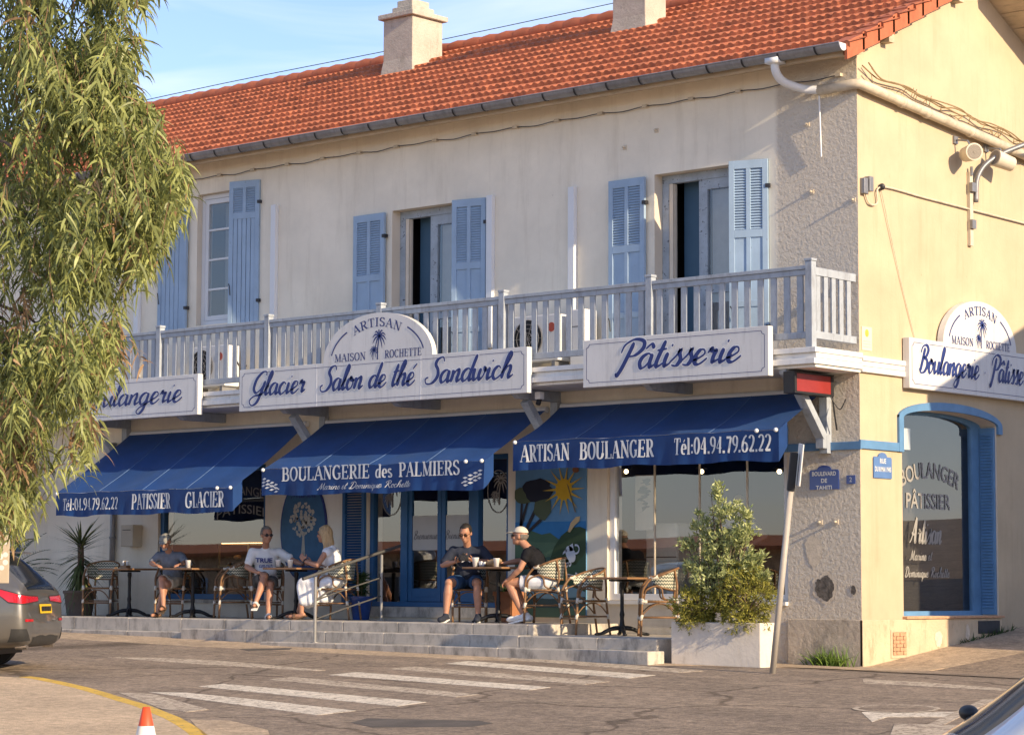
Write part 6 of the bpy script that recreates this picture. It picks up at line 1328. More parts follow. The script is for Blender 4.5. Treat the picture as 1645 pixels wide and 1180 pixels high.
mb = MB(); w = al[0][2]; mb.tube([w+Vector((.030*math.cos(a), .01*math.cos(a), .030*math.sin(a))) for a in [2*math.pi*k/12 for k in range(13)]], .009, 6, False); w = al[1][2]; mb.tube([w+Vector((.030*math.cos(a), .012*math.sin(a), .030*math.sin(a))) for a in [2*math.pi*k/12 for k in range(13)]], .012, 6, False); mb.build('bracelet', M['black'], t, smooth=True, local=True)
# 4 man with camera
t, hd, Rh, T, al, ll = person('man in navy tee shirt and denim shorts looking down at a black camera', (-5.84, -.84, ZT), R(34), lean=14, head=(-12, 22, 0),
    arms=[((-.33, -.12, .78), (-.13, -.35, .82), (.75, -.45, .25), (.3, .3, .9), .75), ((.36, -.10, .80), (.12, -.36, .84), (-.75, -.45, .2), (-.3, .3, .9), .75)], legs=[((-.20, -.43, .53), (-.23, -.50, .085), (-.27, -.72, .04)), ((.19, -.43, .53), (.21, -.47, .085), (.22, -.70, .04))],
    topm=cloth('tee_navy', (.030, .036, .055)), bottomm=cloth('denim', (.035, .075, .155), .2), shoem=[mat('navy_canvas_shoe', (.02, .025, .04), .8), M['cup']], sleeve=.82, build=1.12, shortk=.76)
hair_cap(hd, Rh, short_hair).build('hair', M['darkhair'], t, smooth=True, local=True, fix=False); glasses(t, hd, Rh, mat('brown_lens', (.05, .025, .015), .2))
mb = MB(); pts = [(-.06+.12*k/10, .87+.025*math.sin(math.pi*k/10)) for k in range(11)]; ribbon(mb, pts, [.014]*11, lambda a, b, l=0: T(a, -.132+.04*(a/.16)**2, b)); mb.build('shirt_print', M['cup'], t, local=True, fix=False)
wm = WM[t.name]; cm = thing('camera', 'black camera held in both hands by the man in the navy tee shirt', 'camera', tuple(wm @ Vector((0, -.43, .875))), R(34)); 
mb = MB(); mb.box(-.068, .068, -.02, .02, -.045, .040); mb.box(-.022, .022, -.018, .018, .041, .068); mb.build('camera_body', M['black'], cm, bevel=.008, local=True); mb = MB(); mb.tube([(0, -.02, -.003), (0, -.085, -.01)], [.034, .036], 16); autosmooth(mb.build('lens', M['metal_dark'], cm, local=True)); mb = MB(); mb.tube(spline([(-.066, 0, .03), (-.10, -.03, -.06), (-.03, -.06, -.13), (.05, -.05, -.10), (.066, 0, .02)], 5), .006, 5); mb.build('strap', M['black'], cm, local=True)
# 5 man in cream cap leaning forward
t, hd, Rh, T, al, ll = person('man in a cream cap, black shirt and white shorts leaning over the table, white sneakers', (-4.47, -.86, ZT), R(-66), lean=27, head=(-4, -4, 0),
    arms=[((-.27, -.36, .84), (-.18, -.60, .80), (.2, -.95, 0), (0, 0, -1), .4), ((.26, -.24, .72), (.20, -.42, .58), (-.3, -.8, -.4), (-.2, .2, -.9), .5)], legs=[((-.13, -.45, .53), (-.12, -.26, .10), (-.12, -.46, .05)), ((.14, -.44, .54), (.14, -.22, .10), (.15, -.42, .05))],
    topm=cloth('shirt_black', (.012, .012, .015)), bottomm=cloth('shorts_white', (.62, .64, .68), .05), shoem=[mat('white_sneaker', (.66, .65, .63), .6), M['cup']], sleeve=.38, build=1.06, shortk=.66)
cc = cloth('cap_cream', (.56, .51, .42)); hair_cap(hd, Rh, lambda v: not (v.y < .03 or v.z < -.04 or v.z > .05)).build('hair', M['greyhair'], t, smooth=True, local=True, fix=False)
cp = hair_cap(hd, Rh, lambda v: v.z > .046, (.089, .110, .098), (0, .008, .044), 0).build('cap', cc, t, smooth=True, local=True, fix=False); mb = MB(); mb.ell(hd+Rh @ Vector((0, -.125, .050)), (.070, .075, .008), Rh @ Matrix.Rotation(R(10), 3, 'X'), 14, 8); mb.build('peak', cc, cp, smooth=True, local=True); glasses(t, hd, Rh, M['metal_dark'])
# ------------------------------------------------------------------ plants
M['leaf_var'] = leafmat('leaf_variegated', (.09, .135, .035), (.56, .59, .26), .25, .4, 14); M['leaf_jun'] = leafmat('leaf_conifer', (.05, .07, .012), (.40, .37, .07), .2, .6, 10)
M['leaf_dark'] = leafmat('leaf_dark', (.018, .04, .014), (.07, .12, .04), .2, .45, 8); M['leaf_yucca'] = leafmat('leaf_yucca', (.03, .055, .02), (.15, .18, .07), .2, .4, 6)
M['leaf_grass'] = leafmat('leaf_grass', (.06, .13, .02), (.20, .30, .06), .3, .5, 8); M['bark'] = mat('bark', (.14, .10, .07), .9, var=.3, vs=12, bump=.6, bs=30)
M['terra'] = mat('terracotta', (.36, .155, .075), .8, var=.12, vs=5); M['potblue'] = mat('glazed_blue', (.015, .05, .20), .2, var=.15, coat=.5); M['potbrown'] = mat('brown_pot', (.10, .075, .06), .7, var=.15); M['soil'] = mat('soil', (.06, .045, .03), .95, var=.3, vs=20)
def leaf(mb, o, d, ln, w, rnd, droop=.2, seg=2, up=None):
    d = d.normalized(); s = d.cross(up or Vector((rnd.uniform(-1, 1), rnd.uniform(-1, 1), rnd.uniform(-1, 1))));
    if s.length < 1e-3: s = Vector((1, 0, 0))
    s.normalize(); b = len(mb.v); p = Vector(o); pr = [.35, 1.0, .0] if seg == 2 else [.5, 1, .85, .5, 0.0]
    for i in range(seg+1):
        w_ = w*pr[i]*.5
        if i == seg: mb.v.append(tuple(p))
        else: mb.v.append(tuple(p-s*w_)); mb.v.append(tuple(p+s*w_))
        p = p + d*ln/seg; d = (d+Vector((0, 0, -droop/seg*2))).normalized()
    for i in range(seg-1): mb.f.append([b+2*i, b+2*i+1, b+2*i+3, b+2*i+2]); mb.mi.append(mb.cur)
    e = b+2*(seg-1); mb.f.append([e, e+1, e+2]); mb.mi.append(mb.cur)
def rdir(rnd): 
    z = rnd.uniform(-1, 1); a = rnd.uniform(0, 2*math.pi); r = math.sqrt(1-z*z); return Vector((r*math.cos(a), r*math.sin(a), z))
# white planter with shrubs
pl = thing('planter_box', 'white rendered planter box full of shrubs beside the steps', 'planter', (-1.42, -2.03, 0), R(6)); zb = gz(-.8, -2)-.03
c0 = Vector((0, 0, zb)); mb = MB(); Wp, Dp, Hp = 1.24, .40, .545
mb.add([(0, 0, zb), (Wp, 0, zb), (Wp, Dp, zb), (0, Dp, zb), (0, 0, zb+Hp), (Wp, 0, zb+Hp), (Wp, Dp, zb+Hp), (0, Dp, zb+Hp), (.04, .04, zb+Hp), (Wp-.04, .04, zb+Hp), (Wp-.04, Dp-.04, zb+Hp), (.04, Dp-.04, zb+Hp), (.04, .04, zb+Hp-.05), (Wp-.04, .04, zb+Hp-.05), (Wp-.04, Dp-.04, zb+Hp-.05), (.04, Dp-.04, zb+Hp-.05)],
       [(0, 1, 5, 4), (1, 2, 6, 5), (2, 3, 7, 6), (3, 0, 4, 7), (4, 5, 9, 8), (5, 6, 10, 9), (6, 7, 11, 10), (7, 4, 8, 11), (8, 9, 13, 12), (9, 10, 14, 13), (10, 11, 15, 14), (11, 8, 12, 15)])
mb.build('box', mat('planter_white', (.66, .60, .52), .85, var=.06, vs=3, bump=.25, bs=18, dirt=(.40, .34, .27), dscale=(4, 4, 1.2), damt=.5, dpos=(.55, .72)), pl, local=True, bevel=.012)
mb = MB(); mb.box(.041, Wp-.041, .041, Dp-.041, zb+.3, zb+Hp-.06); mb.build('soil', M['soil'], pl, local=True)
PM = WM[pl.name]; zt_ = zb+Hp-.06
def shrub(name, label, loc, tips, rnd, m, nl, ln, w, spread, stem=True, droop=.1, group=None, seg=2, trunk_r=.018, out=.6):
    t = thing(name, label, 'shrub', tuple(loc), 0, group); L0 = Vector(loc); mb = MB()
    for tp in tips:
        k = max(2, int(nl*rnd.uniform(.7, 1.3))); ax = (Vector(tp)-L0-Vector((0, 0, .25))).normalized()
        for _ in range(k):
            d = (rdir(rnd)+ax*out*1.6).normalized(); leaf(mb, Vector(tp)+rdir(rnd)*spread*rnd.random(), d, ln*rnd.uniform(.65, 1.2), w*rnd.uniform(.7, 1.2), rnd, droop, seg)
    mb.build('foliage', m, t, fix=False)
    if stem:
        mb = MB()
        for tp in tips[::max(1, len(tips)//45)]:
            tp = Vector(tp); mid = L0.lerp(tp, .5)+Vector((rnd.uniform(-.05, .05), rnd.uniform(-.05, .05), .06)); mb.tube(spline([L0, L0+Vector(((tp.x-L0.x)*.08, (tp.y-L0.y)*.08, (tp.z-L0.z)*.28)), mid, tp], 3), [trunk_r*(1-.085*i) for i in range(10)], 5)
        mb.build('trunk', M['bark'], t, smooth=True)
    return t
rnd = random.Random(11)
base_ = PM @ Vector((.62, .2, zt_)); tips = []
lobes = [(-.05, 1.62, .10, .12), (.05, 1.38, .22, .16), (-.22, 1.18, .18, .14), (.24, 1.12, .20, .16), (.02, 1.0, .30, .2), (-.42, .98, .14, .10), (.38, .82, .16, .13), (-.15, .75, .30, .18), (.22, .70, .28, .16), (-.40, .70, .12, .1), (0, .55, .40, .16), (.50, .62, .10, .08), (-.30, 1.36, .05, .05), (.30, 1.35, .06, .08)]
for dx, dz, r, rz_ in lobes:
    for _ in range(int(60*r*rz_*40)+4):
        v = rdir(rnd)*(rnd.random()**.4); tips.append(base_+Vector((dx*1.18+v.x*r*1.05, rnd.uniform(-.04, .04)+v.y*r*.85, dz+v.z*rz_)))
shrub('variegated_shrub', 'tall pale green variegated shrub rising from the middle of the white planter', tuple(base_), tips, rnd, M['leaf_var'], 8, .066, .019, .035)
for label, px_, r, h in (('low yellow green conifer shrub at the left end of the white planter', .29, .32, .50), ('taller bushy yellow green conifer shrub at the right end of the white planter', .98, .40, .74)):
    b_ = PM @ Vector((px_, .17, zt_)); tips = []
    for _ in range(int(1500*r)):
        v = rdir(rnd)*(rnd.random()**.33); tips.append(b_+Vector((v.x*r*(1+.25*math.sin(v.z*7+px_)), v.y*r*.8-.06, h*.5+v.z*h*.6-.04)))
    shrub('conifer_shrub', label, tuple(b_), tips, rnd, M['leaf_jun'], 12, .05, .012, .05, droop=.0)
# grass tufts at the foot of the walls
def tuft(label, x, y, w, n, h):
    t = thing('weed_tuft', label, 'weeds', (x, y, gz(x, y))); mb = MB()
    for _ in range(n):
        px_, py_ = x+rnd.gauss(0, w*.45), y-abs(rnd.gauss(0, .06)); leaf(mb, (px_, py_, gz(px_, py_)-.01), Vector((rnd.gauss(0, .45), rnd.gauss(-.1, .4), 1)), h*rnd.uniform(.4, 1.2), .014, rnd, .5, 4)
    mb.build('blade', M['leaf_grass'], t, fix=False)
tuft('fresh green weeds growing at the foot of the grey corner pillar', -.42, -.10, .32, 260, .26)
t = thing('weed_tuft', 'thin weeds along the foot of the shaded side wall', 'weeds', (.08, 2.7, .3)); mb = MB()
for _ in range(120):
    y = rnd.uniform(2.2, 3.6); leaf(mb, (.07, y, gz(.1, y)-.01), Vector((rnd.gauss(.3, .4), rnd.gauss(0, .5), 1)), rnd.uniform(.05, .14), .012, rnd, .5, 4)
mb.build('blade', M['leaf_dark'], t, fix=False)
# potted yucca
yx, yy_ = -14.35, -.75; t = thing('potted_yucca', 'spiky yucca in a brown pot behind the grey car, by the white wall', 'potted plant', (yx, yy_, ZT)); mb = MB(); mb.lathe((yx, yy_, ZT), [(.20, 0), (.25, .34), (.27, .36), (.27, .40), (.23, .40), (.22, .33)], 20); autosmooth(mb.build('pot', M['potbrown'], t), 40)
mb = MB(); mb.tube([(yx, yy_, ZT+.3), (yx+.02, yy_, ZT+.75), (yx, yy_, ZT+1.15)], [.06, .055, .05], 9); mb.build('trunk', M['bark'], t, smooth=True)
mb = MB()
for k in range(240):
    u = rnd.random(); zz = .45+.72*u; el = -1.15+1.9*u**1.6+rnd.uniform(-.15, .15); a = rnd.uniform(0, 2*math.pi); d = Vector((math.cos(a)*math.cos(el), math.sin(a)*math.cos(el), math.sin(el))); leaf(mb, (yx, yy_, ZT+zz), d, rnd.uniform(.45, .68), .034, rnd, .12 if u > .6 else .25, 4, up=Vector((-math.sin(a), math.cos(a), 0)).cross(d))
mb.build('foliage', M['leaf_yucca'], t, fix=False)
cxx, cyy = -16.1, -1.0; t = thing('cycad_palm', 'dark cycad palm with arching fronds behind the roof of the grey car', 'palm', (cxx, cyy, ZT)); mb = MB(); mb.lathe((cxx, cyy, ZT), [(.25, 0), (.31, .4), (.28, .4), (.27, .35)], 16); mb.build('pot', M['potbrown'], t); mb = MB(); mb.lathe((cxx, cyy, ZT+.3), [(.12, 0), (.14, .2), (.08, .35)], 12); mb.build('trunk', M['bark'], t); mb = MB()
for k in range(30):
    a = 2*math.pi*k/30*1.9+rnd.uniform(-.1, .1); el = rnd.uniform(.25, 1.25); p = Vector((cxx, cyy, ZT+.62)); d = Vector((math.cos(a)*math.cos(el), math.sin(a)*math.cos(el), math.sin(el)))
    for i in range(24):
        s = d.cross(Vector((0, 0, 1))).normalized(); q_ = p+d*.045; ln = .17*math.sin(math.pi*(.12+.85*i/24))
        for sg in (-1, 1): leaf(mb, q_, (s*sg+d*.55+Vector((0, 0, .25))), ln, .012, rnd, .1, 2)
        p = q_; d = (d+Vector((0, 0, -.028))).normalized()
mb.build('frond', M['leaf_dark'], t, fix=False)
bx, by = -8.32, -.42; t = thing('blue_pot', 'glazed blue pot with a small dark plant beside the blue louvred panel', 'potted plant', (bx, by, ZT)); mb = MB(); mb.lathe((bx, by, ZT), [(.12, 0), (.17, .28), (.185, .30), (.185, .34), (.15, .34), (.14, .28)], 18); autosmooth(mb.build('pot', M['potblue'], t), 40); mb = MB()
for _ in range(220): leaf(mb, Vector((bx, by, ZT+.34+rnd.random()*.3)), rdir(rnd)+Vector((0, 0, .6)), rnd.uniform(.10, .22), .022, rnd, .3, 4)
mb.build('foliage', M['leaf_dark'], t, fix=False); mb = MB(); mb.tube([(bx, by, ZT+.3), (bx+.02, by, ZT+.62)], .012, 6); mb.build('stem', M['bark'], t)
bx, by = -5.50, -.36; t = thing('terracotta_pot', 'square terracotta pot behind the table of the two men', 'pot', (bx, by, ZT)); mb = MB(); mb.add([(bx+s*.15*a, by+q_*.15*a, ZT+z) for z, a in ((0, .85), (.36, 1.0), (.361, 1.1), (.42, 1.1), (.42, .95), (.34, .9)) for s, q_ in ((-1, -1), (1, -1), (1, 1), (-1, 1))], [(i*4+k, i*4+(k+1) % 4, i*4+4+(k+1) % 4, i*4+4+k) for i in range(5) for k in range(4)]+[(20, 21, 22, 23)]); mb.build('pot', M['terra'], t)
mb = MB()
for _ in range(90): leaf(mb, Vector((bx, by, ZT+.36)), rdir(rnd)+Vector((0, 0, 1)), rnd.uniform(.12, .3), .03, rnd, .4, 4)
mb.build('foliage', M['leaf_dark'], t, fix=False)
# ------------------------------------------------------------------ weeping gum tree, close on the left
M['leaf_gum'] = leafmat('leaf_gum', (.045, .070, .022), (.40, .43, .145), .32, .42, 2.2); M['leaf_dry'] = leafmat('leaf_gum_dry', (.20, .11, .05), (.42, .28, .16), .3, .6, 3)
D_T = 18.0
def at(px, py, d): return EYE + ray(px, py)*d
edge_pts = [(-400, 215), (-60, 248), (0, 256), (40, 240), (85, 232), (110, 215), (150, 205), (178, 238), (205, 282), (260, 290), (300, 300), (350, 285), (400, 262), (440, 232), (490, 205), (540, 196), (585, 188), (620, 150), (660, 138), (690, 158), (720, 150), (760, 98), (800, 62), (835, 40), (850, 20)]
def edge(py):
    for (a, b), (c, d) in zip(edge_pts, edge_pts[1:]):
        if a <= py <= c: return b+(d-b)*(py-a)/(c-a)
    return 0
trunk_b = at(-420, 1050, 18.6); trunk_b.z = gz(trunk_b.x, trunk_b.y)
tree = thing('eucalyptus_tree', 'tall weeping gum tree with long narrow leaves hanging down the left side', 'tree', tuple(trunk_b))
gum = MB(); dry = MB(); twg = MB(); rnd = random.Random(21); starts = []
ncl = 0
while ncl < 4000:
    py = rnd.uniform(-380, 800); e = edge(py+35); px_ = e - abs(rnd.gauss(0, 1))*150 - 6 if rnd.random() < .84 else rnd.uniform(-900, e-10)
    if px_ > e-4: continue
    # ragged: leave gaps near the rim and a few dark hollows
    dens = noise.noise(Vector((px_*.011, py*.008, 3.3)))
    if dens < -.2 and rnd.random() < .85: continue
    d = D_T + rnd.gauss(0, .55) - .25*math.cos((px_-150)*.012) + .5*noise.noise(Vector((px_*.01, py*.01, 9)))
    p = at(px_, py, d); ncl += 1
    if ncl % 9 == 0 and px_ < 60: starts.append(p.copy())
    # drooping twig
    dv = Vector((rnd.gauss(.0, .35), rnd.gauss(0, .35), -1)).normalized(); L = rnd.uniform(.18, .42); q_ = p.copy(); tw = [q_.copy()]
    hue = dry if (rnd.random() < (.10 if py > 430 else .015)) else gum
    n = rnd.randint(9, 15)
    for i in range(n):
        q_ = q_+dv*L/n; dv = (dv+Vector((rnd.gauss(0, .06), rnd.gauss(0, .06), -.06))).normalized(); tw.append(q_.copy())
        a = rnd.uniform(0, 2*math.pi); ld = Vector((math.cos(a)*.62, math.sin(a)*.62, rnd.uniform(-1.1, .1))); leaf(hue if rnd.random() > .02 else dry, q_, ld, rnd.uniform(.09, .20), rnd.uniform(.012, .023), rnd, rnd.uniform(.45, 1.0), 4)
    if ncl % 3 == 0: twg.tube(tw[::4], .0035, 4, False)
gum.build('crown', M['leaf_gum'], tree, fix=False); dry.build('dry_leaves', M['leaf_dry'], tree, fix=False); twg.build('twig', mat('twig_brown', (.20, .12, .07), .8, var=.3), tree)
mb = MB(); top = trunk_b+Vector((.2, .1, 7.5)); tr = spline([trunk_b-Vector((0, 0, .2)), trunk_b+Vector((.1, 0, 2.2)), trunk_b+Vector((-.05, .1, 4.6)), top], 5); mb.tube(tr, [.30-.012*i for i in range(len(tr))], 12); mb.build('trunk', M['bark'], tree, smooth=True)
mb = MB()
for p in starts[::7]:
    h = max(1.6, min(6.8, p.z-trunk_b.z+.4)); o = trunk_b+Vector((.05, .05, h*.92)); mid = o.lerp(p, .5)+Vector((0, 0, .35)); mb.tube(spline([o, mid, p+Vector((0, 0, .12)), p-Vector((0, 0, .1))], 4), [.04, .036, .032, .028, .024, .02, .017, .014, .012, .010, .008, .007, .006], 6)
mb.build('branch', M['bark'], tree, smooth=True)
# ------------------------------------------------------------------ cars
def paint(name, col, metal=0.0):
    m, t, b = newmat(name); b.inputs['Base Color'].default_value = (*col, 1); b.inputs['Metallic'].default_value = metal; b.inputs['Roughness'].default_value = .32; b.inputs['Coat Weight'].default_value = .9; b.inputs['Coat Roughness'].default_value = .03
    L = t.links.new; tc = N(t, 'TexCoord'); n = N(t, 'TexNoise', Scale=3.0, Detail=6.0); L(tc.outputs['Object'], n.inputs[0]); mr = N(t, 'MapRange'); mr.inputs[3].default_value = .26; mr.inputs[4].default_value = .44; L(n.outputs[0], mr.inputs[0]); L(mr.outputs[0], b.inputs['Roughness']); return m
M['greycar'] = paint('grey_car_paint', (.155, .148, .135), .55); M['whitecar'] = paint('white_car_paint', (.66, .65, .62)); M['carglass'] = mat('tinted_glass', (.012, .016, .020), .08, var=.1, spec=.35)
M['tyre'] = mat('tyre_rubber', (.02, .02, .02), .85, var=.2); M['alloy'] = mat('alloy_rim', (.30, .30, .31), .35, metal=.8, var=.1); M['redlamp'] = mat('red_lamp', (.50, .012, .02), .12, var=.15, vs=20, coat=.8); M['trim'] = mat('dark_trim', (.03, .03, .03), .5, var=.2); M['chrome'] = mat('chrome', (.6, .6, .6), .12, metal=1.0, var=.02); M['plate_y'] = mat('plate_yellow', (.62, .40, .02), .5, var=.05)
def car(name, label, loc, heading, st, col, wheels, rwin=(2, 4), swin=(4, 8), fwin=(8, 9), pw=.055):
    """st: stations from the rear: x, z bottom, half width, belt z, roof z, roof half width. Local +x = forward"""
    t = thing(name, label, 'car', loc, heading); mb = MB(); n = 9; rings = []
    for (x, zb, w, belt, zr, we) in st:
        h = belt-zb; half = [(0, zb), (w*.80, zb), (w*.965, zb+h*.12), (w, zb+h*.45), (w*.985, zb+h*.80), (w*.955, belt), (we+.035, max(belt+.004, zr-.075)), (we-pw, max(belt+.008, zr-.012)), (0, max(belt+.012, zr+.012))]
        ring = [(x, y, z) for y, z in half]+[(x, -y, z) for y, z in half[-2:0:-1]]; rings.append(ring)
    m = len(rings[0])
    for r in rings: mb.v += r
    for i in range(len(rings)-1):
        for k in range(m):
            seg = k if k < 8 else m-1-k; mi = 0
            if seg == 0: mi = 2
            if seg == 5 and swin[0] <= i < swin[1]: mi = 1
            if seg == 7 and (rwin[0] <= i < rwin[1] or fwin[0] <= i < fwin[1]): mi = 1
            mb.f.append([i*m+k, i*m+(k+1) % m, (i+1)*m+(k+1) % m, (i+1)*m+k]); mb.mi.append(mi)
    mb.f.append(list(range(m))); mb.mi.append(0); mb.f.append([(len(rings)-1)*m+k for k in reversed(range(m))]); mb.mi.append(0)
    me = mb.mesh('car'); o = bpy.data.objects.new('tmp', me); COL.objects.link(o); s = o.modifiers.new('s', 'SUBSURF'); s.levels = 3; s.render_levels = 3; bpy.context.view_layer.update()
    full = bpy.data.meshes.new_from_object(o.evaluated_get(bpy.context.evaluated_depsgraph_get())); bpy.data.objects.remove(o)
    bvh = BVHTree.FromPolygons([v.co.copy() for v in full.vertices], [tuple(p.vertices) for p in full.polygons])
    for idx, (nm, mm) in enumerate((('body', col), ('window', M['carglass']), ('underbody', M['trim']))):
        bm = bmesh.new(); bm.from_mesh(full); bmesh.ops.delete(bm, geom=[f for f in bm.faces if f.material_index != idx], context='FACES')
        for f in bm.faces: f.material_index = 0; f.smooth = True
        if idx == 0:     # wheel arches are cut out of the flanks
            kill = [f for f in bm.faces if any((Vector((f.calc_center_median().x-wx, f.calc_center_median().z-wr)).length < wr+.055 and abs(f.calc_center_median().y) > .45) for wx, wr in wheels)]; bmesh.ops.delete(bm, geom=kill, context='FACES')
        q_ = bpy.data.meshes.new(nm); bm.to_mesh(q_); bm.free(); link_mesh(nm, q_, mm, t, local=True)
    wmax = max(s_[2] for s_ in st)
    mb = MB()
    for wx, wr in wheels: mb.box(wx-wr-.09, wx+wr+.09, -wmax+.22, wmax-.22, wr*.55, wr*2+.1)
    mb.build('wheel_well', M['black'], t, local=True)
    for wx, wr in wheels:
        for sd in (-1, 1):
            y = sd*(wmax-.115); mb = MB(); mb.tube([(wx, y-.10*sd, wr), (wx, y-.085*sd, wr), (wx, y+.085*sd, wr), (wx, y+.10*sd, wr)], [wr*.9, wr, wr, wr*.92], 36); w_ = autosmooth(mb.build('wheel', M['tyre'], t, local=True), 30)
            mb = MB(); mb.tube([(wx, y+.101*sd, wr), (wx, y+.104*sd, wr)], wr*.68, 30); 
            for k in range(5): a = 2*math.pi*k/5; mb.bar((wx, y+.108*sd, wr), (wx+wr*.64*math.cos(a), y+.108*sd, wr+wr*.64*math.sin(a)), .05, .02, up=(0, 1, 0))
            mb.build('rim', M['alloy'], w_, local=True)
    def decal(nm, top, bot, direction, m_, off=.006, nrow=6, ncol=14, thick=0):
        """a fitted piece: grid between two point lists in the plane seen along `direction`"""
        dr = Vector(direction).normalized(); mb = MB(); T2 = [Vector(p) for p in top]; B2 = [Vector(p) for p in bot]
        def on(line, u):
            k = u*(len(line)-1); i = min(int(k), len(line)-2); return line[i].lerp(line[i+1], k-i)
        ok = True
        for j in range(nrow+1):
            for i in range(ncol+1):
                p = on(T2, i/ncol).lerp(on(B2, i/ncol), j/nrow); h = bvh.ray_cast(p-dr*3, dr)
                mb.v.append(tuple(h[0]-dr*off) if h[0] is not None else tuple(p))
        for j in range(nrow):
            for i in range(ncol): a = j*(ncol+1)+i; mb.f.append([a, a+1, a+ncol+2, a+ncol+1]); mb.mi.append(0)
        return mb.build(nm, m_, t, local=True, smooth=True)
    return t, decal, bvh
ST = [(.00, .40, .66, .60, .61, .55), (.015, .33, .80, .70, .71, .66), (.06, .28, .87, .965, 1.00, .76), (.16, .27, .90, 1.00, 1.08, .74), (.50, .25, .915, 1.01, 1.395, .66), (.62, .24, .92, 1.01, 1.435, .655), (1.5, .20, .925, .995, 1.465, .64), (2.3, .19, .925, .98, 1.455, .63), (2.72, .19, .925, .97, 1.40, .62), (3.42, .19, .92, .945, 1.00, .70), (4.2, .2, .90, .84, .88, .70), (4.58, .24, .82, .68, .70, .62), (4.68, .34, .62, .52, .53, .5)]
hd_ = (-right*.996+fwd*.085); hd_.z = 0; hd_.normalize(); ang = math.atan2(hd_.y, hd_.x)
cpos = gp(36, 1083); sidev = Vector((-hd_.y, hd_.x, 0))       # left of the car
near = sidev if sidev.dot(fwd) < 0 else -sidev
cpos = cpos - near*.86 + right*.03; cpos.z = gz(cpos.x, cpos.y)
ct, decal, bvh = car('estate_car', 'grey estate car at the left edge with a red tail lamp and yellow plate', tuple(cpos), ang, ST, M['greycar'], [(.92, .335), (3.72, .335)])
ys = 1 if sidev.dot(fwd) < 0 else -1            # local side facing the camera
for s in (ys, -ys):
    o = decal('tail_lamp', [(.42, .90*s, .985), (.30, .90*s, .965), (.08, .86*s, .90), (.0, .60*s, .885), (.0, .30*s, .88)], [(.41, .90*s, .965), (.20, .91*s, .82), (.05, .86*s, .80), (.0, .60*s, .815), (.0, .30*s, .83)], (.62, -.78*s, 0), M['redlamp'], .012, 6, 24)
    decal('lamp_seam', [(.43, .90*s, .995), (.30, .90*s, .978), (.08, .86*s, .915), (.0, .60*s, .90), (.0, .28*s, .895)], [(.40, .90*s, .955), (.20, .91*s, .805), (.05, .86*s, .785), (.0, .60*s, .80), (.0, .28*s, .82)], (.62, -.78*s, 0), M['trim'], .005, 6, 24)
    decal('reflector', [(.04, .80*s, .615), (.0, .56*s, .615)], [(.04, .80*s, .585), (.0, .56*s, .585)], (.85, -.5*s, 0), M['redlamp'], .008, 2, 8)
    decal('bumper_vent', [(.20, .86*s, .50), (.05, .74*s, .50)], [(.20, .86*s, .34), (.05, .60*s, .36)], (.7, -.7*s, 0), M['trim'], .006, 4, 8)
    mb = MB(); mb.tube([(.06, .58*s, .30), (.20, .58*s, .30)], .05, 14); mb.build('exhaust', M['chrome'], ct, local=True)
    mb = MB(); mb.add([(1.95, s*.93, .99), (1.95, s*.93, .965), (.75, s*.93, .985), (.75, s*.93, 1.01)], [(0, 1, 2, 3)])
decal('number_plate', [(0, .26, .79), (0, -.26, .79)], [(0, .26, .68), (0, -.26, .68)], (1, 0, 0), M['plate_y'], .012, 3, 8)
decal('diffuser', [(0, .55, .40), (0, -.55, .40)], [(0, .55, .30), (0, -.55, .30)], (1, 0, 0), M['trim'], .006, 3, 10)
mb = MB(); mb.add([(.62, -.60, 1.445), (.62, .60, 1.445), (.36, .56, 1.425), (.36, -.56, 1.425), (.60, -.60, 1.41), (.60, .60, 1.41), (.36, .56, 1.405), (.36, -.56, 1.405)], [(0, 1, 2, 3), (4, 7, 6, 5), (3, 2, 6, 7), (0, 3, 7, 4), (1, 5, 6, 2), (0, 4, 5, 1)]); mb.build('roof_spoiler', M['greycar'], ct, local=True, bevel=.01)
mb = MB(); mb.add(*fnt('AW 27', .085, lambda a, b: Vector((-.028, -a, .705+b)), width=.38)) if False else None
mb = MB()
for k in range(6): mb.box(-.006, .0, -.2+.07*k, -.155+.07*k, .705, .765)
h_ = bvh.ray_cast(Vector((-3, 0, .735)), Vector((1, 0, 0))); xo = h_[0].x-.016
mb.v = [(v[0]+xo, v[1], v[2]) for v in mb.v]; mb.build('plate_characters', M['black'], ct, local=True)
for s in (1, -1):
    mb = MB(); mb.ell((3.15, s*1.0, 1.02), (.09, .10, .065), None, 12, 8); mb.build('wing_mirror', M['greycar'], ct, local=True, smooth=True)
    mb = MB(); mb.tube([(.8, s*.60, 1.47), (2.4, s*.585, 1.475)], .014, 6); mb.build('roof_rail', M['trim'], ct, local=True)
# white hatchback in the near right corner: windscreen pillar and wing mirror come into the picture
SW = [(.0, .42, .60, .62, .63, .5), (.02, .34, .74, .76, .77, .62), (.08, .28, .79, .98, 1.02, .66), (.2, .26, .81, 1.02, 1.16, .64), (.42, .24, .815, 1.03, 1.42, .60), (.6, .22, .82, 1.02, 1.48, .59), (1.2, .2, .825, .99, 1.51, .58), (1.75, .2, .825, .99, 1.52, .575), (2.1, .2, .825, .99, 1.52, .58), (2.56, .2, .82, .98, 1.03, .68), (3.25, .22, .79, .82, .86, .62), (3.5, .26, .72, .66, .68, .55), (3.58, .36, .55, .52, .53, .42)]
hw = (-right*.998+fwd*.05); hw.z = 0; hw.normalize(); aw = math.atan2(hw.y, hw.x); best = None
for i in range(400):
    d = 8+i*.025; p = at(1690, 1008, d); roof = p.z-1.52
    if best is None or abs(roof-gz(p.x, p.y)) < best[0]: best = (abs(roof-gz(p.x, p.y)), p, d)
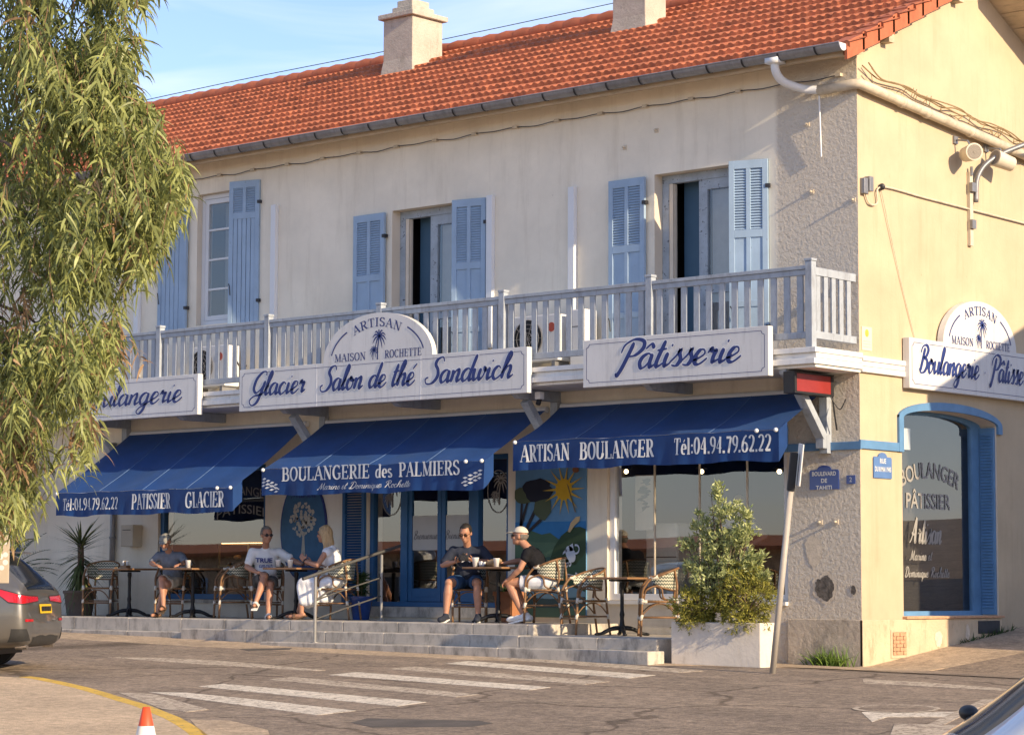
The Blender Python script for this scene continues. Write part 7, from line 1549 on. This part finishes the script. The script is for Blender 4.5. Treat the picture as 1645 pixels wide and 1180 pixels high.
p = best[1]; sv = Vector((-hw.y, hw.x, 0)); nr = sv if sv.dot(fwd) < 0 else -sv
wpos = p - hw*2.1 + nr*.57; wpos.z = p.z-1.52
wt, decal, bvh = car('hatchback_car', 'white hatchback in the near right corner showing its windscreen pillar and black mirror', tuple(wpos), aw, SW, M['whitecar'], [(.62, .30), (2.92, .30)], pw=.27)
ws = 1 if sv.dot(fwd) < 0 else -1
for s in (1, -1):
    zz = 1.13 if s != ws else .99; mb = MB(); mb.ell((2.42, s*.93, zz), (.045, .085, .036), None, 14, 10); mb.tube([(2.40, s*.74, zz-.06), (2.42, s*.88, zz-.02)], .022, 8); mb.build('wing_mirror', M['black'], wt, local=True, smooth=True)
    decal('headlamp', [(3.5, .68*s, .80), (3.4, .45*s, .80)], [(3.5, .70*s, .64), (3.4, .48*s, .64)], (-.8, -.6*s, 0), M['chrome'], .008, 4, 8); decal('tail_lamp', [(.1, .78*s, .98), (.0, .6*s, .96)], [(.1, .78*s, .78), (.0, .6*s, .78)], (.8, -.6*s, 0), M['redlamp'], .008, 4, 8)
# ------------------------------------------------------------------ street furniture
# traffic cone
for i in range(400):
    d = 12+i*.03; p = at(235, 1135, d)
    if p.z-.52 < gz(p.x, p.y): break
p.z -= .52; t = thing('traffic_cone', 'orange and white traffic cone standing on the plaza by the yellow line', 'traffic cone', tuple(p)); M['cone'] = mat('cone_orange', (.72, .085, .03), .5, var=.08); M['conew'] = mat('cone_white', (.74, .72, .68), .4, var=.05)
rr_ = lambda z: .135-(.135-.028)*(z-.03)/.49
mb = MB(); mb.lathe(p, [(rr_(.03), .03), (rr_(.20), .20)], 24, False); mb.lathe(p, [(rr_(.38), .38), (rr_(.52), .52), (.018, .522)], 24, False); mb.build('cone_body', M['cone'], t, smooth=True); mb = MB(); mb.lathe(p, [(rr_(.20)+.003, .20), (rr_(.38)+.003, .38)], 24, False); mb.build('reflective_band', M['conew'], t, smooth=True); mb = MB(); mb.box(p.x-.18, p.x+.18, p.y-.18, p.y+.18, p.z, p.z+.032); mb.build('base', M['cone'], t, bevel=.012)
# leaning pole with a sign seen edge-on
a = gp(1241, 1081); dp = (a-EYE).dot(fwd)/fwd.dot(fwd); b = EYE+ray(1275, 738)*dp; ax = (b-a).normalized(); t = thing('leaning_pole', 'leaning grey steel pole with a small sign seen edge on, in front of the planter', 'pole', tuple(a))
mb = MB(); mb.tube([a-ax*.05, a+ax*2.15], .036, 14); mb.build('pole', mat('grey_pole_paint', (.40, .36, .31), .5, var=.1), t, smooth=True); mb = MB(); e1 = a+ax*2.10; mb.bar(e1, e1+ax*.44, .085, .10, up=fwd); mb.build('clamp', M['black'], t, bevel=.01)
mb = MB(); mb.bar(e1+right*.072+ax*.06, e1+right*.072+ax*.54, .42, .016, up=right); mb.build('sign_face', M['white'], t, bevel=.006)
# beige sign board at the left picture edge
o = at(-24, 897, 20.5); t = thing('parking_sign', 'beige information board on a post at the left edge, with white pictograms', 'sign', (o.x, o.y, gz(o.x, o.y))); U = Vector((right.x, right.y, 0)).normalized(); Nn = -Vector((fwd.x, fwd.y, 0)).normalized(); V = Vector((0, 0, 1))
mb = MB(); mb.obox(o, U, V, Nn, .205, .205, .012); mb.build('board', mat('board_beige', (.46, .39, .30), .6, var=.05), t, bevel=.004); mb = MB()
for u, v, r in ((.13, .02, .028), (.175, .035, .022), (.175, -.03, .024), (.145, -.075, .022), (.06, .05, .04), (.0, -.04, .05)): mb.sheet([o+U*(u+r*math.cos(2*math.pi*k/14))+V*(v+r*math.sin(2*math.pi*k/14))+Nn*.0135 for k in range(14)])
mb.obox(o+U*.10+V*.13+Nn*.0135, U, V, Nn, .09, .008, .0008); mb.build('pictogram', M['plate_w'], t); mb = MB(); g0 = gz(o.x, o.y); mb.tube([(o.x, o.y, g0)-0*Nn if False else Vector((o.x, o.y, g0))-Nn*.05, Vector((o.x, o.y, o.z+.18))-Nn*.05], .03, 10); mb.build('post', M['zinc'], t)
# ------------------------------------------------------------------ inside the shop
M['lampglow'] = emit('pendant_glow', (1.0, .72, .38), 5.0); M['brass'] = mat('brass', (.45, .30, .10), .35, metal=.8, var=.1)
for px_, lb in ((1006, 'lit pendant bulb behind the shop window, nearest the cream pillar'), (1127, 'lit pendant bulb in the middle of the right shop window'), (1252, 'lit pendant bulb behind the right end of the shop window')):
    p = hit(px_, 757, 'y', 1.1); t = thing('pendant_lamp', lb, 'lamp', tuple(p), 0, 'pendant lamps in the shop'); mb = MB(); mb.ell(p, .032, None, 12, 8); mb.build('bulb', M['lampglow'], t, smooth=True); mb = MB(); mb.tube([p+Vector((0, 0, .05)), Vector((p.x, p.y, 3.18))], .006, 5); mb.lathe(p, [(.09, .04), (.03, .10)], 14, False); mb.build('shade', M['black'], t)
t = thing('display_counter', 'glass bakery counter with brass rim behind the left shop window', 'counter', (-11.9, 1.2, .6)); mb = MB(); mb.box(-12.9, -10.9, .9, 1.6, .6, 1.25); mb.build('base', M['oak'], t); mb = MB()
for z in (1.28, 1.62): mb.box(-12.9, -10.9, .9, .925, z, z+.03)
for x in (-12.9, -12.2, -11.5, -10.93): mb.box(x, x+.03, .901, .924, 1.252, 1.65)
mb.build('rim', M['brass'], t); mb = MB(); mb.box(-12.88, -10.92, 1.0, 1.5, 1.42, 1.435); mb.build('shelf', M['glass'], t); rnd = random.Random(9)
pm = mat('crust', (.40, .20, .06), .6, var=.4, vs=14)
for k in range(26):
    mb = MB(); mb.ell((-12.8+.075*k, 1.05+.1*(k % 3), 1.29+.15*(k % 2)), (.05, .06, .035), None, 8, 6); tag(mb.build('pastry', pm, None, smooth=True), 'golden pastry lying in the glass counter', 'pastry', 'pastries in the counter')
mb = MB(); mb.box(-12.85, -10.95, .93, .95, 1.652, 1.665); mb.build('light_strip', emit('warm_strip', (1.0, .55, .2), 2.5), t)
t = thing('fridge', 'tall pale cabinet behind the right window next to the cream pillar', 'cabinet', (-3.65, 1.0, .6)); mb = MB(); mb.box(-3.95, -3.40, .7, 1.3, .61, 1.85); mb.build('body', mat('cabinet_cream', (.55, .50, .40), .5), t, bevel=.03); mb = MB(); mb.box(-3.93, -3.42, .69, .699, 1.38, 1.395); mb.build('door_joint', M['black'], t)
t = thing('poster', 'cream poster with dark drawings inside the right shop window', 'poster', (-3.7, .5, 2.0)); mb = MB(); mb.box(-3.93, -3.62, .45, .455, 1.75, 2.5); mb.build('sheet', M['mbox'], t); mb = MB(); rnd = random.Random(3)
for k in range(9): mb.sheet([(-3.78+rnd.uniform(-.09, .09)+.05*math.cos(a), .448-.0004*k, 2.02+.05*k+.035*math.sin(a)) for a in [2*math.pi*i/7 for i in range(7)]])
mb.build('drawing', M['trim'], t)
t = thing('cafe_table', 'round white pedestal table inside behind the right shop window', 'table', (-2.75, .95, .6)); mb = MB(); mb.lathe((-2.75, .95, .6), [(.22, .0), (.22, .02), (.04, .05), (.04, .72), (.34, .73), (.34, .76)], 22); mb.build('table', M['white'], t)
# standing woman behind the glass
m, tt, bb = newmat('leaf_print'); nn = N(tt, 'TexNoise', Scale=9.0, Detail=2.0, Distortion=2.5); tc = N(tt, 'TexCoord'); tt.links.new(tc.outputs['Object'], nn.inputs[0]); rp = N(tt, 'ValToRGB'); rp.color_ramp.elements[0].position = .49; rp.color_ramp.elements[1].position = .53; rp.color_ramp.elements[0].color = (.03, .035, .06, 1); rp.color_ramp.elements[1].color = (.5, .5, .5, 1); tt.links.new(nn.outputs[0], rp.inputs[0]); tt.links.new(rp.outputs[0], bb.inputs['Base Color'])
t = thing('person', 'woman in a leaf patterned blouse standing inside behind the right shop window', 'person', (-2.95, 1.5, .605)); B0 = Vector((-2.95, 1.5, .605)); q = lambda x, y, z: B0+Vector((x, y, z)); body = MB(); hd = q(0, 0, 1.50); head_blobs(body, hd, Matrix.Rotation(R(20), 3, 'Z')); body.cap(q(0, .02, 1.30), q(0, .02, 1.42), .055, .05); body.ell(q(0, 0, 1.10), (.15, .10, .22)); body.ell(q(0, 0, .88), (.16, .11, .14))
for s in (-1, 1):
    body.cap(q(.09*s, 0, .85), q(.09*s, -.02, .45), .085, .055); body.cap(q(.09*s, -.02, .45), q(.09*s, 0, .06), .055, .035); body.cap(q(.09*s, 0, .04), q(.09*s, -.14, .03), .035, .03); e = q(.42*s, .03, 1.06); body.cap(q(.17*s, 0, 1.28), e, .048, .04); w_ = q(.17*s, -.08, .92); body.cap(e, w_, .04, .028); hand(body, w_, Vector((-.5*s, -.2, -.6)), Vector((-.6*s, .2, .4)), s, .6)
link_mesh('body', solid(body, .009, 4), M['skin'], t); tp = MB(); tp.ell(q(0, 0, 1.10), (.165, .115, .24)); tp.ell(q(0, 0, .86), (.185, .13, .18)); tp.cap(q(-.15, 0, 1.27), q(.15, 0, 1.27), .07, .07)
for s in (-1, 1): tp.cap(q(.17*s, 0, 1.28), q(.30*s, .02, 1.17), .066, .06)
link_mesh('blouse', solid(tp, .012, 4, .01, 8), m, t); tp = MB()
for s in (-1, 1): tp.cap(q(.09*s, 0, .85), q(.10*s, -.01, .12), .11, .085)
link_mesh('trousers', solid(tp, .012, 4, .01, 8), m, t); hair_cap(hd, Matrix.Rotation(R(20), 3, 'Z'), short_hair).build('hair', M['blondhair'], t, smooth=True, fix=False)
# ------------------------------------------------------------------ houses across the streets (they shade the side wall and show in the panes)
M['east'] = mat('house_cream', (.52, .45, .34), .9, var=.08, vs=2); M['stonewall'] = mat('rubble_wall', (.52, .38, .24), .95, var=.35, vs=5, bump=.8, bs=12, dirt=(.16, .12, .08), dscale=(3, 3, 3), damt=.7); M['rooftile2'] = mat('house_roof_tile', (.42, .16, .07), .9, var=.3, vs=5)
def house(label, x0, x1, y0, y1, zb, ze, zr, m, axis='x', wins=()):
    t = thing('house', label, 'house', ((x0+x1)/2, (y0+y1)/2, zb)); mb = MB(); ym, xm = (y0+y1)/2, (x0+x1)/2
    mb.sheet([(x0, y0, zb), (x1, y0, zb), (x1, y0, ze), (x0, y0, ze)]); mb.sheet([(x0, y1, zb), (x1, y1, zb), (x1, y1, ze), (x0, y1, ze)])
    if axis == 'x': 
        for x in (x0, x1): mb.sheet([(x, y0, zb), (x, y1, zb), (x, y1, ze), (x, ym, zr), (x, y0, ze)])
    else:
        mb.sheet([(x0, y0, zb), (x0, y1, zb), (x0, y1, ze), (x0, y0, ze)]); mb.sheet([(x1, y0, zb), (x1, y1, zb), (x1, y1, ze), (x1, y0, ze)])
    mb.build('wall', m, t); mb = MB(); k = (zr-ze)/(ym-y0); o = .35
    for s in (1, -1):
        a = y0 if s > 0 else y1; mb.prism([(x0-.2, a-s*o, ze-k*o), (x1+.2, a-s*o, ze-k*o), (x1+.2, ym, zr), (x0-.2, ym, zr)], (0, 0, .12))
    mb.build('roof', M['rooftile2'], t)
    for (pl_, u, z, w_, h) in wins:
        mb = MB()
        if pl_ == 'x0': mb.box(x0-.03, x0-.001, u, u+w_, z, z+h); mb.build('window', M['trim'], t); mb = MB(); mb.box(x0-.04, x0-.031, u-.25, u-.02, z, z+h); mb.box(x0-.04, x0-.031, u+w_+.02, u+w_+.25, z, z+h); mb.build('shutter', M['shutter'], t)
        else: mb.box(u, u+w_, y1+.001, y1+.03, z, z+h); mb.build('window', M['trim'], t); mb = MB(); mb.box(u-.35, u-.02, y1+.031, y1+.05, z, z+h); mb.box(u+w_+.02, u+w_+.35, y1+.031, y1+.05, z, z+h); mb.build('shutter', M['shutter'], t)
    return t
house('cream gabled house across the side street, outside the right edge', 7.6, 17, 1.36, 9.6, -.4, 6.45, 8.2, M['east'], 'x', [('x0', 2.4, 1.2, 1.0, 1.9), ('x0', 5.6, 1.2, 1.0, 1.9), ('x0', 2.4, 4.2, 1.0, 1.5), ('x0', 5.6, 4.2, 1.0, 1.5)])
house('low stone house with tiled roof across the plaza, mirrored in the shop panes', -70, -4, -46, -34, -1.5, 2.1, 2.55, M['stonewall'], 'x', [('y1', -52, .0, 1.1, 1.3), ('y1', -42, .0, 1.1, 1.3), ('y1', -33, .0, 1.1, 1.3), ('y1', -20, .0, 1.1, 1.3)])
